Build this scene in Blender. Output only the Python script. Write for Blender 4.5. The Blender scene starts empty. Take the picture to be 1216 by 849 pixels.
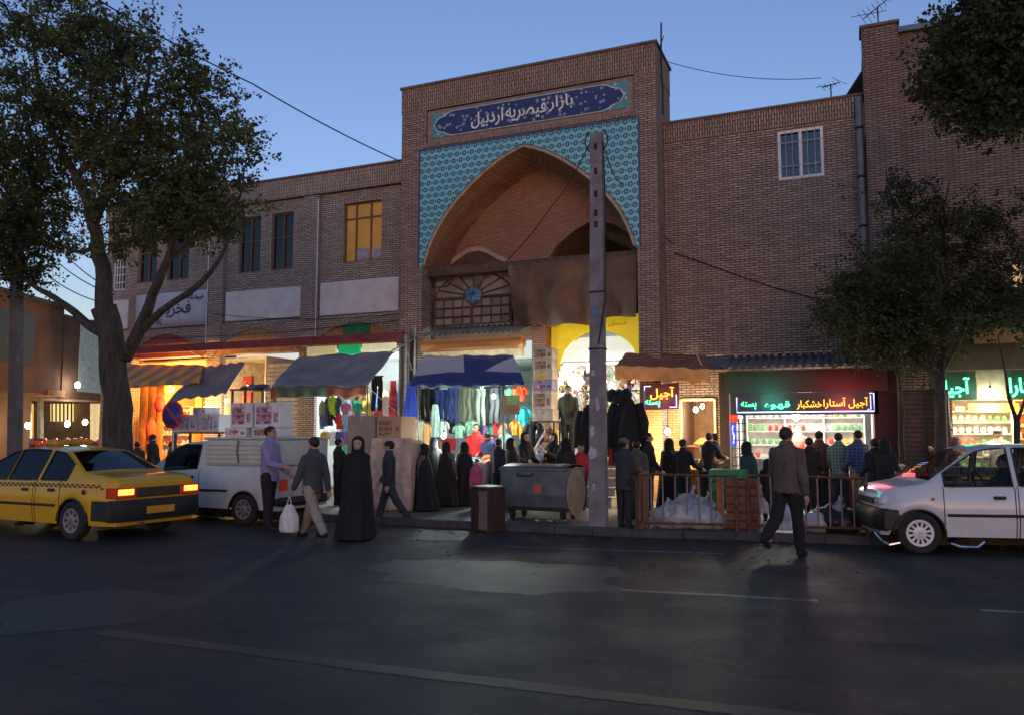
import bpy, bmesh, math, random
from mathutils import Vector, Matrix, noise
R = math.radians
random.seed(7)
SC = bpy.context.scene
COL = SC.collection
# ---------------------------------------------------------------- camera (world X runs along the facade, Y into the bazaar)
F = 957.0; A = R(22.8); T = math.atan(91.5 / F)
CAM = Vector((7.94, -18.9, 1.6))
FW = Vector((-math.sin(A) * math.cos(T), math.cos(A) * math.cos(T), math.sin(T)))
RT = Vector((math.cos(A), math.sin(A), 0)); UP = RT.cross(FW)
cam = bpy.data.cameras.new("camera"); cam.lens = 36 * F / 1216; cam.sensor_width = 36; cam.clip_end = 2000; cam.clip_start = .1
camo = bpy.data.objects.new("camera", cam); COL.objects.link(camo)
m = Matrix((RT, UP, -FW)).transposed().to_4x4(); m.translation = CAM; camo.matrix_world = m
SC.camera = camo

def ray(x, y): return FW + (x - 608) / F * RT - (y - 424.5) / F * UP
def P(x, y, Y=0.0):            # where a sight line meets the vertical plane at depth Y
    r = ray(x, y); return CAM + r * ((Y - CAM.y) / r.y)
def G(x, y, z=0.0):            # where a sight line meets the level z
    r = ray(x, y); return CAM + r * ((z - CAM.z) / r.z)

# ---------------------------------------------------------------- node helpers
class S:
    nt = None
    def __init__(s, o): s.o = o
    @staticmethod
    def m(op, a, b=None, c=None):
        n = S.nt.nodes.new('ShaderNodeMath'); n.operation = op
        for i, v in enumerate((a, b, c)):
            if v is None: continue
            if isinstance(v, S): S.nt.links.new(v.o, n.inputs[i])
            else: n.inputs[i].default_value = v
        return S(n.outputs[0])
    def __add__(s, b): return S.m('ADD', s, b)
    __radd__ = __add__
    def __sub__(s, b): return S.m('SUBTRACT', s, b)
    def __rsub__(s, b): return S.m('SUBTRACT', b, s)
    def __mul__(s, b): return S.m('MULTIPLY', s, b)
    __rmul__ = __mul__
    def __truediv__(s, b): return S.m('DIVIDE', s, b)
    def __gt__(s, b): return S.m('GREATER_THAN', s, b)
    def __lt__(s, b): return S.m('LESS_THAN', s, b)
    def frac(s): return S.m('FRACT', s)
    def abs(s): return S.m('ABSOLUTE', s)
    def sqrt(s): return S.m('SQRT', s)
    def sin(s): return S.m('SINE', s)
def mix(f, a, b):
    n = S.nt.nodes.new('ShaderNodeMix'); n.data_type = 'RGBA'
    for i, v in ((0, f), (6, a), (7, b)):
        if isinstance(v, S): S.nt.links.new(v.o, n.inputs[i])
        elif i == 0: n.inputs[i].default_value = v
        else: n.inputs[i].default_value = (*v[:3], 1)
    return S(n.outputs[2])
def coords(kind='Object'):
    t = S.nt.nodes.new('ShaderNodeTexCoord'); s = S.nt.nodes.new('ShaderNodeSeparateXYZ'); S.nt.links.new(t.outputs[kind], s.inputs[0])
    return S(s.outputs[0]), S(s.outputs[1]), S(s.outputs[2]), t
def comb(a, b, c=0.0):
    n = S.nt.nodes.new('ShaderNodeCombineXYZ')
    for i, v in enumerate((a, b, c)):
        if isinstance(v, S): S.nt.links.new(v.o, n.inputs[i])
        else: n.inputs[i].default_value = v
    return S(n.outputs[0])
def nz(scale, detail=3, vec=None, rough=.55):
    n = S.nt.nodes.new('ShaderNodeTexNoise'); n.inputs['Scale'].default_value = scale; n.inputs['Detail'].default_value = detail
    n.inputs['Roughness'].default_value = rough
    if vec is None:
        t = S.nt.nodes.new('ShaderNodeTexCoord'); S.nt.links.new(t.outputs['Object'], n.inputs['Vector'])
    else: S.nt.links.new(vec.o, n.inputs['Vector'])
    return S(n.outputs[0])
def ramp(s, a, b):
    n = S.nt.nodes.new('ShaderNodeMapRange'); n.inputs[1].default_value = a; n.inputs[2].default_value = b; n.clamp = True
    S.nt.links.new(s.o, n.inputs[0]); return S(n.outputs[0])
MATS = {}
def newmat(name):
    m = bpy.data.materials.new(name); m.use_nodes = True; S.nt = m.node_tree; MATS[name] = m
    return m, m.node_tree.nodes['Principled BSDF']
def setin(b, key, v):
    if isinstance(v, S): S.nt.links.new(v.o, b.inputs[key])
    else: b.inputs[key].default_value = v
def bump(b, h, strength=.3, dist=.01):
    n = S.nt.nodes.new('ShaderNodeBump'); n.inputs['Strength'].default_value = strength; n.inputs['Distance'].default_value = dist
    S.nt.links.new(h.o, n.inputs['Height']); S.nt.links.new(n.outputs[0], b.inputs['Normal'])
def M(name, col=(.5, .5, .5), rough=.7, metal=0, var=.25, sc=6, bmp=0, emit=None, es=0, spec=.4, coat=0):
    if name in MATS: return MATS[name]
    m, b = newmat(name)
    n = nz(sc, 4)
    f = ramp(n, .3, .7)
    c0 = tuple(c * (1 - var) for c in col); c1 = tuple(min(1, c * (1 + var)) for c in col)
    setin(b, 'Base Color', mix(f, c0, c1)); b.inputs['Metallic'].default_value = metal
    setin(b, 'Roughness', ramp(nz(sc * 3, 2), 0, 1) * .2 + max(.02, rough - .1))
    b.inputs['Specular IOR Level'].default_value = spec; b.inputs['Coat Weight'].default_value = coat
    if bmp: bump(b, nz(sc * 6, 4), bmp, .01)
    if emit: b.inputs['Emission Color'].default_value = (*emit, 1); b.inputs['Emission Strength'].default_value = es
    return m
def brick(name, c1, c2, mort, vertical=False, bw=.215, rh=.0585, ms=.0075, lay=None):
    if name in MATS: return MATS[name]
    m, b = newmat(name)
    x, y, z, t = coords()
    s = S.nt.nodes.new('ShaderNodeSeparateXYZ'); S.nt.links.new(t.outputs['Normal'], s.inputs[0])
    k = S(s.outputs[0]).abs() > .6
    u = x * (1 - k) + y * k
    jit = (nz(1.3, 2) - .5) * .012
    v = comb(z, u + jit) if vertical else comb(u, z + jit)
    br = S.nt.nodes.new('ShaderNodeTexBrick'); S.nt.links.new(v.o, br.inputs['Vector'])
    br.inputs['Scale'].default_value = 1; br.inputs['Brick Width'].default_value = bw; br.inputs['Row Height'].default_value = rh
    br.inputs['Mortar Size'].default_value = ms; br.inputs['Mortar Smooth'].default_value = .25; br.inputs['Bias'].default_value = 0
    br.offset = .5
    for i, c in (('Color1', c1), ('Color2', c2), ('Mortar', mort)): br.inputs[i].default_value = (*c, 1)
    col = S(br.outputs[0])
    st = ramp(nz(.55, 5, rough=.65), .35, .72)
    col = mix(st * .45, col, tuple(c * .5 for c in c1))
    gr = ramp(nz(2.2, 5), .55, .8)
    col = mix(gr * .3, col, (.34, .30, .28))
    strk = ramp(nz(1.0, 4, comb(u * 3.5, z * .35)), .5, .75)
    col = mix(strk * .3, col, tuple(c * .45 for c in c2))
    setin(b, 'Base Color', col); b.inputs['Roughness'].default_value = .9; b.inputs['Specular IOR Level'].default_value = .2
    bump(b, (1 - S(br.outputs[1])) + nz(40, 2) * .3, .9, .012)
    return m
def emis(name, col, st):
    if name in MATS: return MATS[name]
    m, b = newmat(name); b.inputs['Base Color'].default_value = (*col, 1)
    b.inputs['Emission Color'].default_value = (*col, 1); b.inputs['Emission Strength'].default_value = st
    return m
def glassy(name, tint=(.55, .62, .66), gl=.35, rough=.03, transp=True):
    if name in MATS: return MATS[name]
    m, b = newmat(name); nt = m.node_tree
    out = nt.nodes['Material Output']
    tr = nt.nodes.new('ShaderNodeBsdfTransparent'); tr.inputs[0].default_value = (*tint, 1)
    g = nt.nodes.new('ShaderNodeBsdfGlossy'); g.inputs['Roughness'].default_value = rough; g.inputs[0].default_value = (.9, .95, 1, 1)
    fr = nt.nodes.new('ShaderNodeLayerWeight'); fr.inputs[0].default_value = gl
    mx = nt.nodes.new('ShaderNodeMixShader'); nt.links.new(fr.outputs['Fresnel'], mx.inputs[0])
    nt.links.new(tr.outputs[0], mx.inputs[1]); nt.links.new(g.outputs[0], mx.inputs[2]); nt.links.new(mx.outputs[0], out.inputs[0])
    return m

# ---------------------------------------------------------------- mesh builder
class MB:
    def __init__(s): s.v = []; s.f = []; s.mi = []; s.sm = []
    def add(s, vs, fs, mi=0, sm=False):
        o = len(s.v); s.v += [tuple(v) for v in vs]
        for f in fs: s.f.append([i + o for i in f]); s.mi.append(mi); s.sm.append(sm)
        return s
    def box(s, x0, x1, y0, y1, z0, z1, mi=0, rot=0, c=None, bev=0):
        if x0 > x1: x0, x1 = x1, x0
        if y0 > y1: y0, y1 = y1, y0
        if z0 > z1: z0, z1 = z1, z0
        if bev:
            b = min(bev, (x1 - x0) * .3, (y1 - y0) * .3, (z1 - z0) * .3)
            vs = []
            for (zz, ins) in ((z0, b), (z0 + b, 0), (z1 - b, 0), (z1, b)):
                X0, X1, Y0, Y1 = x0 + ins, x1 - ins, y0 + ins, y1 - ins
                k = b
                vs += [(X0 + k, Y0, zz), (X1 - k, Y0, zz), (X1, Y0 + k, zz), (X1, Y1 - k, zz), (X1 - k, Y1, zz), (X0 + k, Y1, zz), (X0, Y1 - k, zz), (X0, Y0 + k, zz)]
            fs = [list(range(7, -1, -1)), list(range(24, 32))]
            for r in range(3):
                for i in range(8): j = (i + 1) % 8; fs.append([r * 8 + i, r * 8 + j, r * 8 + 8 + j, r * 8 + 8 + i])
        else:
            vs = [(x0, y0, z0), (x1, y0, z0), (x1, y1, z0), (x0, y1, z0), (x0, y0, z1), (x1, y0, z1), (x1, y1, z1), (x0, y1, z1)]
            fs = [(3, 2, 1, 0), (4, 5, 6, 7), (0, 1, 5, 4), (1, 2, 6, 5), (2, 3, 7, 6), (3, 0, 4, 7)]
        if rot:
            c = Vector(c) if c else Vector(((x0 + x1) / 2, (y0 + y1) / 2, (z0 + z1) / 2)); rm = Matrix.Rotation(rot, 3, 'Z')
            vs = [rm @ (Vector(v) - c) + c for v in vs]
        return s.add(vs, fs, mi)
    def prism(s, pts, y0, y1, mi=0, axis='Y'):        # outline in (x, z) extruded along Y; axis Z: outline (x, y) extruded in z; axis X: outline (y, z)
        n = len(pts)
        if axis == 'Y': a = [(p[0], y0, p[1]) for p in pts]; b = [(p[0], y1, p[1]) for p in pts]
        elif axis == 'Z': a = [(p[0], p[1], y0) for p in pts]; b = [(p[0], p[1], y1) for p in pts]
        else: a = [(y0, p[0], p[1]) for p in pts]; b = [(y1, p[0], p[1]) for p in pts]
        fs = [list(range(n)), list(range(2 * n - 1, n - 1, -1))] + [(j, i, n + i, n + j) for i, j in ((i, (i + 1) % n) for i in range(n))]
        return s.add(a + b, fs, mi)
    def tube(s, path, r, n=8, mi=0, cap=True, sq=1.0):
        path = [Vector(p) for p in path]; k = len(path)
        rs = r if isinstance(r, (list, tuple)) else [r] * k
        vs = []; ref = None
        for i, p in enumerate(path):
            d = (path[min(i + 1, k - 1)] - path[max(i - 1, 0)]).normalized()
            if ref is None: ref = Vector((0, 0, 1)) if abs(d.z) < .9 else Vector((0, 1, 0))
            a = d.cross(ref)
            if a.length < 1e-4: a = d.cross(Vector((1, .1, 0)))
            a.normalize(); b = a.cross(d).normalized(); ref = b
            for j in range(n):
                t = 2 * math.pi * j / n; vs.append(p + (a * math.cos(t) + b * math.sin(t) * sq) * rs[i])
        fs = [(i * n + j, i * n + (j + 1) % n, (i + 1) * n + (j + 1) % n, (i + 1) * n + j) for i in range(k - 1) for j in range(n)]
        if cap: fs += [list(range(n - 1, -1, -1)), list(range((k - 1) * n, k * n))]
        return s.add(vs, fs, mi, n > 6)
    def ball(s, c, r, n=10, mi=0, sq=(1, 1, 1), rot=None):
        c = Vector(c); vs = []; m_ = n // 2 + 1
        for i in range(1, m_):
            t = math.pi * i / m_
            for j in range(n):
                p = 2 * math.pi * j / n; v = Vector((math.sin(t) * math.cos(p) * r * sq[0], math.sin(t) * math.sin(p) * r * sq[1], math.cos(t) * r * sq[2]))
                if rot: v = rot @ v
                vs.append(c + v)
        tp = Vector((0, 0, r * sq[2])); tp = rot @ tp if rot else tp
        vs += [c + tp, c - tp]; k = m_ - 1; a = len(vs) - 2
        fs = [(i * n + j, (i + 1) * n + j, (i + 1) * n + (j + 1) % n, i * n + (j + 1) % n) for i in range(k - 1) for j in range(n)]
        fs += [(a, j, (j + 1) % n) for j in range(n)] + [(a + 1, (k - 1) * n + (j + 1) % n, (k - 1) * n + j) for j in range(n)]
        return s.add(vs, fs, mi, True)
    def sheet(s, fn, nu, nv, mi=0, th=0.0, sm=True):
        g = [[Vector(fn(i / nu, j / nv)) for j in range(nv + 1)] for i in range(nu + 1)]
        vs = [v for r in g for v in r]; w = nv + 1
        fs = [(i * w + j, (i + 1) * w + j, (i + 1) * w + j + 1, i * w + j + 1) for i in range(nu) for j in range(nv)]
        if th:
            nn = (g[min(1, nu)][0] - g[0][0]).cross(g[0][min(1, nv)] - g[0][0]); mid = (g[nu // 2 + 1 if nu > 1 else 1][nv // 2] - g[nu // 2][nv // 2]).cross(g[nu // 2][nv // 2 + 1 if nv > 1 else 1] - g[nu // 2][nv // 2])
            nn = (mid if mid.length > 1e-9 else nn).normalized() * th
            k = len(vs); vs += [v - nn for v in vs]; fs += [tuple(k + q for q in reversed(f)) for f in fs]
            def e(a, b): fs.append((a, b, b + k, a + k))
            for i in range(nu): e((i + 1) * w, i * w); e(i * w + nv, (i + 1) * w + nv)
            for j in range(nv): e(j, j + 1); e(nu * w + j + 1, nu * w + j)
        return s.add(vs, fs, mi, sm)
    def lathe(s, prof, c=(0, 0, 0), n=16, mi=0, axis='Z', sm=True):
        vs = []
        for r, h in prof:
            for j in range(n):
                t = 2 * math.pi * j / n; a, b = r * math.cos(t), r * math.sin(t)
                v = (a, b, h) if axis == 'Z' else (a, h, b) if axis == 'Y' else (h, a, b)
                vs.append((v[0] + c[0], v[1] + c[1], v[2] + c[2]))
        k = len(prof)
        fs = [(i * n + j, i * n + (j + 1) % n, (i + 1) * n + (j + 1) % n, (i + 1) * n + j) for i in range(k - 1) for j in range(n)]
        fs += [list(range(n - 1, -1, -1)), list(range((k - 1) * n, k * n))]
        if axis == 'Y': fs = [tuple(reversed(f)) for f in fs]
        return s.add(vs, fs, mi, sm)
    def xf(s, mat): s.v = [tuple(mat @ Vector(v)) for v in s.v]; return s
    def build(s, name, mats, parent=None, loc=None):
        me = bpy.data.meshes.new(name); me.from_pydata(s.v, [], s.f)
        for mt in (mats if isinstance(mats, (list, tuple)) else [mats]): me.materials.append(mt)
        me.polygons.foreach_set('material_index', s.mi); me.polygons.foreach_set('use_smooth', s.sm); me.update()
        o = bpy.data.objects.new(name, me); COL.objects.link(o)
        if loc is not None: o.location = loc
        if parent: o.parent = parent
        return o
def tag(o, label=None, cat=None, group=None, kind=None):
    if label: o['label'] = label
    if cat: o['category'] = cat
    if group: o['group'] = group
    if kind: o['kind'] = kind
    return o
def thing(name, label, cat, loc=(0, 0, 0), rz=0, group=None):
    o = bpy.data.objects.new(name, None); COL.objects.link(o); o.location = loc; o.rotation_euler = (0, 0, rz); o.empty_display_size = .1
    return tag(o, label, cat, group)
def dup(root, loc=None, rz=None, label=None):
    r = root.copy(); COL.objects.link(r)
    if loc is not None: r.location = loc
    if rz is not None: r.rotation_euler = (0, 0, rz)
    if label: r['label'] = label
    def rec(a, b):
        for ch in a.children:
            c = ch.copy(); COL.objects.link(c); c.parent = b; rec(ch, c)
    rec(root, r)
    return r
def holes(mb, x0, x1, z0, z1, y0, y1, hs, mi=0):      # a wall of boxes round rectangular openings (front/back/reveals are real faces)
    xs = sorted({x0, x1, *[h[0] for h in hs], *[h[1] for h in hs]}); zs = sorted({z0, z1, *[h[2] for h in hs], *[h[3] for h in hs]})
    xs = [x for x in xs if x0 <= x <= x1]; zs = [z for z in zs if z0 <= z <= z1]
    def solid(i, j):
        if not (0 <= i < len(xs) - 1 and 0 <= j < len(zs) - 1): return False
        cx, cz = (xs[i] + xs[i + 1]) / 2, (zs[j] + zs[j + 1]) / 2
        return not any(h[0] < cx < h[1] and h[2] < cz < h[3] for h in hs)
    for i in range(len(xs) - 1):
        for j in range(len(zs) - 1):
            if not solid(i, j): continue
            a, b, c, d = xs[i], xs[i + 1], zs[j], zs[j + 1]
            mb.add([(a, y0, c), (b, y0, c), (b, y0, d), (a, y0, d)], [(0, 1, 2, 3)], mi)
            mb.add([(a, y1, c), (b, y1, c), (b, y1, d), (a, y1, d)], [(3, 2, 1, 0)], mi)
            if not solid(i - 1, j): mb.add([(a, y0, c), (a, y0, d), (a, y1, d), (a, y1, c)], [(0, 1, 2, 3)], mi)
            if not solid(i + 1, j): mb.add([(b, y0, c), (b, y1, c), (b, y1, d), (b, y0, d)], [(0, 1, 2, 3)], mi)
            if not solid(i, j - 1): mb.add([(a, y0, c), (a, y1, c), (b, y1, c), (b, y0, c)], [(0, 1, 2, 3)], mi)
            if not solid(i, j + 1): mb.add([(a, y0, d), (b, y0, d), (b, y1, d), (a, y1, d)], [(0, 1, 2, 3)], mi)
    return mb
# ---------------------------------------------------------------- Persian lettering (joined forms, laid out right to left)
FORMS = {'ا': (0xFE8D, 0xFE8E), 'آ': (0xFE81, 0xFE82), 'ب': (0xFE8F,), 'ت': (0xFE95,), 'ج': (0xFE9D,), 'چ': (0xFB7A,), 'ح': (0xFEA1,), 'خ': (0xFEA5,),
         'د': (0xFEA9, 0xFEAA), 'ر': (0xFEAD, 0xFEAE), 'ز': (0xFEAF, 0xFEB0), 'س': (0xFEB1,), 'ش': (0xFEB5,), 'ص': (0xFEB9,), 'ع': (0xFEC9,), 'غ': (0xFECD,),
         'ف': (0xFED1,), 'ق': (0xFED5,), 'ک': (0xFB8E,), 'گ': (0xFB92,), 'ل': (0xFEDD,), 'م': (0xFEE1,), 'ن': (0xFEE5,), 'و': (0xFEED, 0xFEEE), 'ه': (0xFEE9,),
         'ی': (0xFBFC,), 'پ': (0xFB56,)}
def shape(t):
    out = []
    for i, ch in enumerate(t):
        f = FORMS.get(ch)
        if not f: out.append(ch); continue
        prev = i > 0 and t[i - 1] in FORMS and len(FORMS[t[i - 1]]) == 1
        nxt = len(f) == 1 and i + 1 < len(t) and t[i + 1] in FORMS
        if len(f) == 2: out.append(chr(f[1] if prev else f[0]))
        else: out.append(chr(f[0] + (3 if prev and nxt else 2 if nxt else 1 if prev else 0)))
    return ''.join(reversed(out))
def text(name, t, x0, x1, z0, z1, y, mat, parent=None, th=.01, bold=.0, ry=0, stretch=True):
    c = bpy.data.curves.new(name, 'FONT'); c.body = shape(t); c.extrude = th; c.offset = bold; c.resolution_u = 4
    o = bpy.data.objects.new(name, c); COL.objects.link(o); bpy.context.view_layer.update()
    me = bpy.data.meshes.new_from_object(o.evaluated_get(bpy.context.evaluated_depsgraph_get())); bpy.data.objects.remove(o)
    xs = [v.co.x for v in me.vertices]; ys = [v.co.y for v in me.vertices]
    a, b, c_, d = min(xs), max(xs), min(ys), max(ys)
    sx = (x1 - x0) / (b - a); sy = (z1 - z0) / (d - c_)
    if not stretch: sx = sy = min(sx, sy)
    for v in me.vertices: v.co = Vector((x0 + (v.co.x - a) * sx, y - v.co.z * 1.0, z0 + (v.co.y - c_) * sy))
    me.materials.clear(); me.materials.append(mat)
    o = bpy.data.objects.new(name, me); COL.objects.link(o)
    if parent: o.parent = parent
    return o
# ================================================================ MATERIALS
BR = brick("brick_red", (.50, .385, .325), (.31, .225, .19), (.04, .027, .025), ms=.010)
BRV = brick("brick_red_soldier", (.50, .385, .32), (.32, .235, .195), (.04, .027, .025), vertical=True, ms=.011)
BL = brick("brick_brown", (.60, .51, .45), (.38, .32, .275), (.055, .043, .04), ms=.011)
BLV = brick("brick_brown_soldier", (.58, .49, .43), (.38, .32, .275), (.055, .043, .04), vertical=True, ms=.011)
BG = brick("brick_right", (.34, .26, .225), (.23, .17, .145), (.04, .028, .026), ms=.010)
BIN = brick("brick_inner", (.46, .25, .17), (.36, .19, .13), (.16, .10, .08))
PLAST = M("plaster_panel", (.70, .70, .70), .9, var=.12, sc=2.5, bmp=.2)
CONC = M("concrete", (.30, .30, .31), .85, var=.2, sc=5, bmp=.3)
WOODD = M("dark_wood", (.10, .055, .035), .6, var=.35, sc=9)
WOODR = M("rust_wood", (.30, .12, .05), .65, var=.35, sc=12, bmp=.2)
IRON = M("black_iron", (.03, .03, .032), .5, .6)
RUST = M("rusty_iron", (.16, .075, .045), .75, .3, var=.45, sc=14, bmp=.2)
GALV = M("galvanised", (.32, .34, .36), .45, .7, var=.25, sc=7)
WHITEP = M("white_paint", (.72, .73, .74), .5, var=.08)
DARKIN = M("dark_interior", (.035, .028, .024), .9)
REDC = M("red_canopy_paint", (.20, .045, .05), .7, var=.2, sc=3)
PIPEG = M("grey_pipe", (.16, .18, .20), .6, var=.2)
WINGL = glassy("window_glass", (.10, .12, .15), .45)
WARMW = M("warm_wall", (.62, .48, .32), .9, var=.1)
WHW = M("white_wall", (.75, .76, .74), .8, var=.06)

# ================================================================ GROUND
def asphalt():
    m, b = newmat("asphalt")
    x, y, z, t = coords()
    agg = ramp(nz(70, 3, rough=.8), .3, .7); big = ramp(nz(.35, 5, rough=.6), .3, .7); mid = ramp(nz(2.6, 5, rough=.7), .35, .7)
    col = mix(agg, (.010, .011, .013), (.056, .057, .059)); col = mix(big * .55, col, (.024, .025, .029)); col = mix(mid * .25, col, (.06, .058, .056))
    v = S.nt.nodes.new('ShaderNodeTexVoronoi'); v.feature = 'DISTANCE_TO_EDGE'; v.inputs['Scale'].default_value = .55
    wv = comb(x + (nz(1.5, 4) - .5) * 1.4, y * 1.6 + (nz(1.9, 4) - .5) * 1.2, 0.0); S.nt.links.new(wv.o, v.inputs['Vector'])
    ck = ramp(S(v.outputs[0]), .004, .018); ckm = ramp(nz(.3, 2), .45, .52)
    col = mix((1 - ck) * ckm * .8, col, (.008, .008, .009))
    oil = ramp(nz(.8, 4, rough=.7), .60, .68); col = mix(oil * .55, col, (.012, .012, .013)); grit = nz(34, 2) > .70; col = mix(grit * .5, col, (.11, .11, .11))
    setin(b, 'Base Color', col); setin(b, 'Roughness', ramp(nz(1.1, 4), .25, .75) * .22 + .44); b.inputs['Specular IOR Level'].default_value = .35
    bump(b, agg * .6 + mid * .4 + nz(45, 3) * .8 + nz(6, 4) * 1.2, .9, .012); return m
def paved():
    m, b = newmat("paving"); x, y, z, t = coords()
    br = S.nt.nodes.new('ShaderNodeTexBrick'); S.nt.links.new(comb(x, y).o, br.inputs['Vector'])
    for k, v in (('Scale', 1), ('Brick Width', .4), ('Row Height', .2), ('Mortar Size', .012)): br.inputs[k].default_value = v
    for k, v in (('Color1', (.17, .155, .145)), ('Color2', (.12, .11, .105)), ('Mortar', (.05, .05, .05))): br.inputs[k].default_value = (*v, 1)
    setin(b, 'Base Color', mix(ramp(nz(1.2, 5), .4, .75) * .5, S(br.outputs[0]), (.07, .065, .06))); b.inputs['Roughness'].default_value = .55
    bump(b, 1 - S(br.outputs[1]), .5, .01); return m
ASPH = asphalt(); PAV = paved()
KERB = [(-60, -5.4), (-14, -5.4), (-7, -5.75), (-2, -6.15), (.8, -6.3), (4.7, -6.33), (6.25, -6.05), (8.15, -5.85), (9.7, -5.2), (13, -3.9), (20, -2.4), (60, 4)]
def kerb_y(x):
    for a, b in zip(KERB, KERB[1:]):
        if a[0] <= x <= b[0]: return a[1] + (b[1] - a[1]) * (x - a[0]) / (b[0] - a[0])
mb = MB(); mb.add([(-400, -300, 0), (400, -300, 0), (400, 400, 0), (-400, 400, 0)], [(0, 1, 2, 3)]); tag(mb.build('road', ASPH), kind='structure')
mb = MB(); n = len(KERB)
top = [(x, y + .14, .12) for x, y in KERB]; bk = [(x, 60, .12) for x, y in KERB]
mb.add(top + bk, [(i, i + 1, n + i + 1, n + i) for i in range(n - 1)]); tag(mb.build('sidewalk', PAV), kind='structure')
mb = MB()
for (x0, y0), (x1, y1) in zip(KERB, KERB[1:]):
    L = math.hypot(x1 - x0, y1 - y0); k = max(1, int(L / .6)) if L < 20 else 8
    for i in range(k):
        a = (x0 + (x1 - x0) * i / k, y0 + (y1 - y0) * i / k); b = (x0 + (x1 - x0) * (i + .985) / k, y0 + (y1 - y0) * (i + .985) / k)
        h = .125 + random.uniform(-.006, .006)
        mb.add([(a[0], a[1], .0), (b[0], b[1], .0), (b[0], b[1] + .02, h), (a[0], a[1] + .02, h), (a[0], a[1] + .14, h), (b[0], b[1] + .14, h), (b[0], b[1] + .14, 0), (a[0], a[1] + .14, 0)],
               [(0, 1, 2, 3), (3, 2, 5, 4), (4, 5, 6, 7), (0, 3, 4, 7), (1, 6, 5, 2)])
tag(mb.build('kerb', M('kerb_stone', (.06, .06, .063), .85, var=.3, sc=5, bmp=.3)), kind='structure')
def decal(name, pts, z, mat):
    mb = MB(); n = len(pts)
    mb.add([(p[0], p[1], z) for p in pts], [list(range(n))]); return tag(mb.build(name, mat), kind='structure')
def worn(name, col, keep=.45, sc=3, und=(.032, .033, .036)):
    m, b = newmat(name); k = ramp(nz(sc, 6, rough=.75), keep, keep + .18); agg = ramp(nz(60, 3, rough=.8), .3, .7)
    setin(b, 'Base Color', mix(k, mix(agg, tuple(c * .8 for c in col), col), mix(agg, tuple(c * .75 for c in und), tuple(c * 1.3 for c in und)))); setin(b, 'Roughness', nz(2, 3) * .2 + .4)
    bump(b, agg, .4, .006); return m
WL = worn("worn_white_line", (.22, .22, .22), .42, 3.5); YL = worn("worn_yellow_line", (.085, .055, .032), .54, 2.0)
def strip(name, pix, w, mat, z=.0022, sub=18, jag=.012):
    pts = [G(*p) for p in pix]; out = []
    path = []
    for a, b in zip(pts, pts[1:]):
        for i in range(sub): path.append(a.lerp(b, i / sub))
    path.append(pts[-1]); lo = []; hi = []
    for i, p in enumerate(path):
        d = (path[min(i + 1, len(path) - 1)] - path[max(0, i - 1)]); nrm = Vector((-d.y, d.x, 0)).normalized() * w / 2
        lo.append(p - nrm * (1 + random.uniform(-jag, jag) * 9)); hi.append(p + nrm * (1 + random.uniform(-jag, jag) * 9))
    mb = MB(); k = len(path); mb.add([(p.x, p.y, z) for p in lo + hi], [(i, i + 1, k + i + 1, k + i) for i in range(k - 1)])
    return tag(mb.build(name, mat), kind='structure')
strip('road_marking', [(735, 700), (850, 706), (971, 713)], .11, WL)
strip('road_marking', [(600, 648.5), (700, 652), (860, 657)], .07, worn("thin_white_line", (.17, .17, .17), .5, 3))
strip('road_marking', [(120, 750), (300, 773), (420, 790), (608, 812), (760, 830), (940, 850), (1150, 880)], .17, YL, sub=14)
strip('road_marking', [(1165, 724), (1240, 728)], .1, WL)
PATCH = worn("pale_asphalt_patch", (.050, .049, .048), .5, 1.1, und=(.030, .030, .031)); PATCH2 = worn("dark_asphalt_patch", (.034, .034, .036), .5, 2, und=(.030, .031, .033))
def blob(name, pix, z, mat, rough=.1):
    pts = [G(*p) for p in pix]; out = []
    for a, b in zip(pts, pts[1:] + pts[:1]):
        for i in range(22):
            p = a.lerp(b, i / 22); q = noise.noise_vector(p * 2.3) * rough + noise.noise_vector(p * 9) * rough * .35; out.append((p.x + q.x, p.y + q.y))
    return decal(name, out, z, mat)
blob('road_patch', [(440, 672), (470, 664), (600, 666), (735, 672), (742, 682), (715, 690), (735, 700), (610, 706), (520, 694), (455, 688)], .002, PATCH, .16)
blob('road_patch', [(0, 716), (130, 698), (258, 713), (150, 742), (0, 752)], .002, PATCH2, .1)
blob('road_patch', [(480, 628), (640, 634), (620, 642), (470, 640)], .002, PATCH2, .1)
# ================================================================ GATEWAY
def outline_wall(mb, outer, y0, y1, mi=0): mb.prism(outer, y0, y1, mi)
ARCH = [(-2.2, 6.0), (-2.06, 6.45), (-1.80, 6.97), (-1.38, 7.5), (-.9, 7.95), (-.4, 8.33), (.1, 8.62), (.6, 8.80), (1.1, 8.62), (1.6, 8.33), (2.1, 7.95), (2.58, 7.5), (3.0, 6.97), (3.26, 6.45), (3.4, 6.0)]
def smooth(pts, it=2):
    for _ in range(it):
        o = [pts[0]]
        for i, (a, b) in enumerate(zip(pts, pts[1:])):
            if abs(a[0] - .6) < .001: o.append(a)
            o += [(a[0] * .75 + b[0] * .25, a[1] * .75 + b[1] * .25), (a[0] * .25 + b[0] * .75, a[1] * .25 + b[1] * .75)]
        o.append(pts[-1]); pts = o
    return pts
ARCH = smooth(ARCH, 1)
gw = thing('bazaar_gateway', 'tall brick gateway with turquoise tiled pointed arch and blue name band', 'gateway', (0, 0, 0))
mb = MB()
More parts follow.
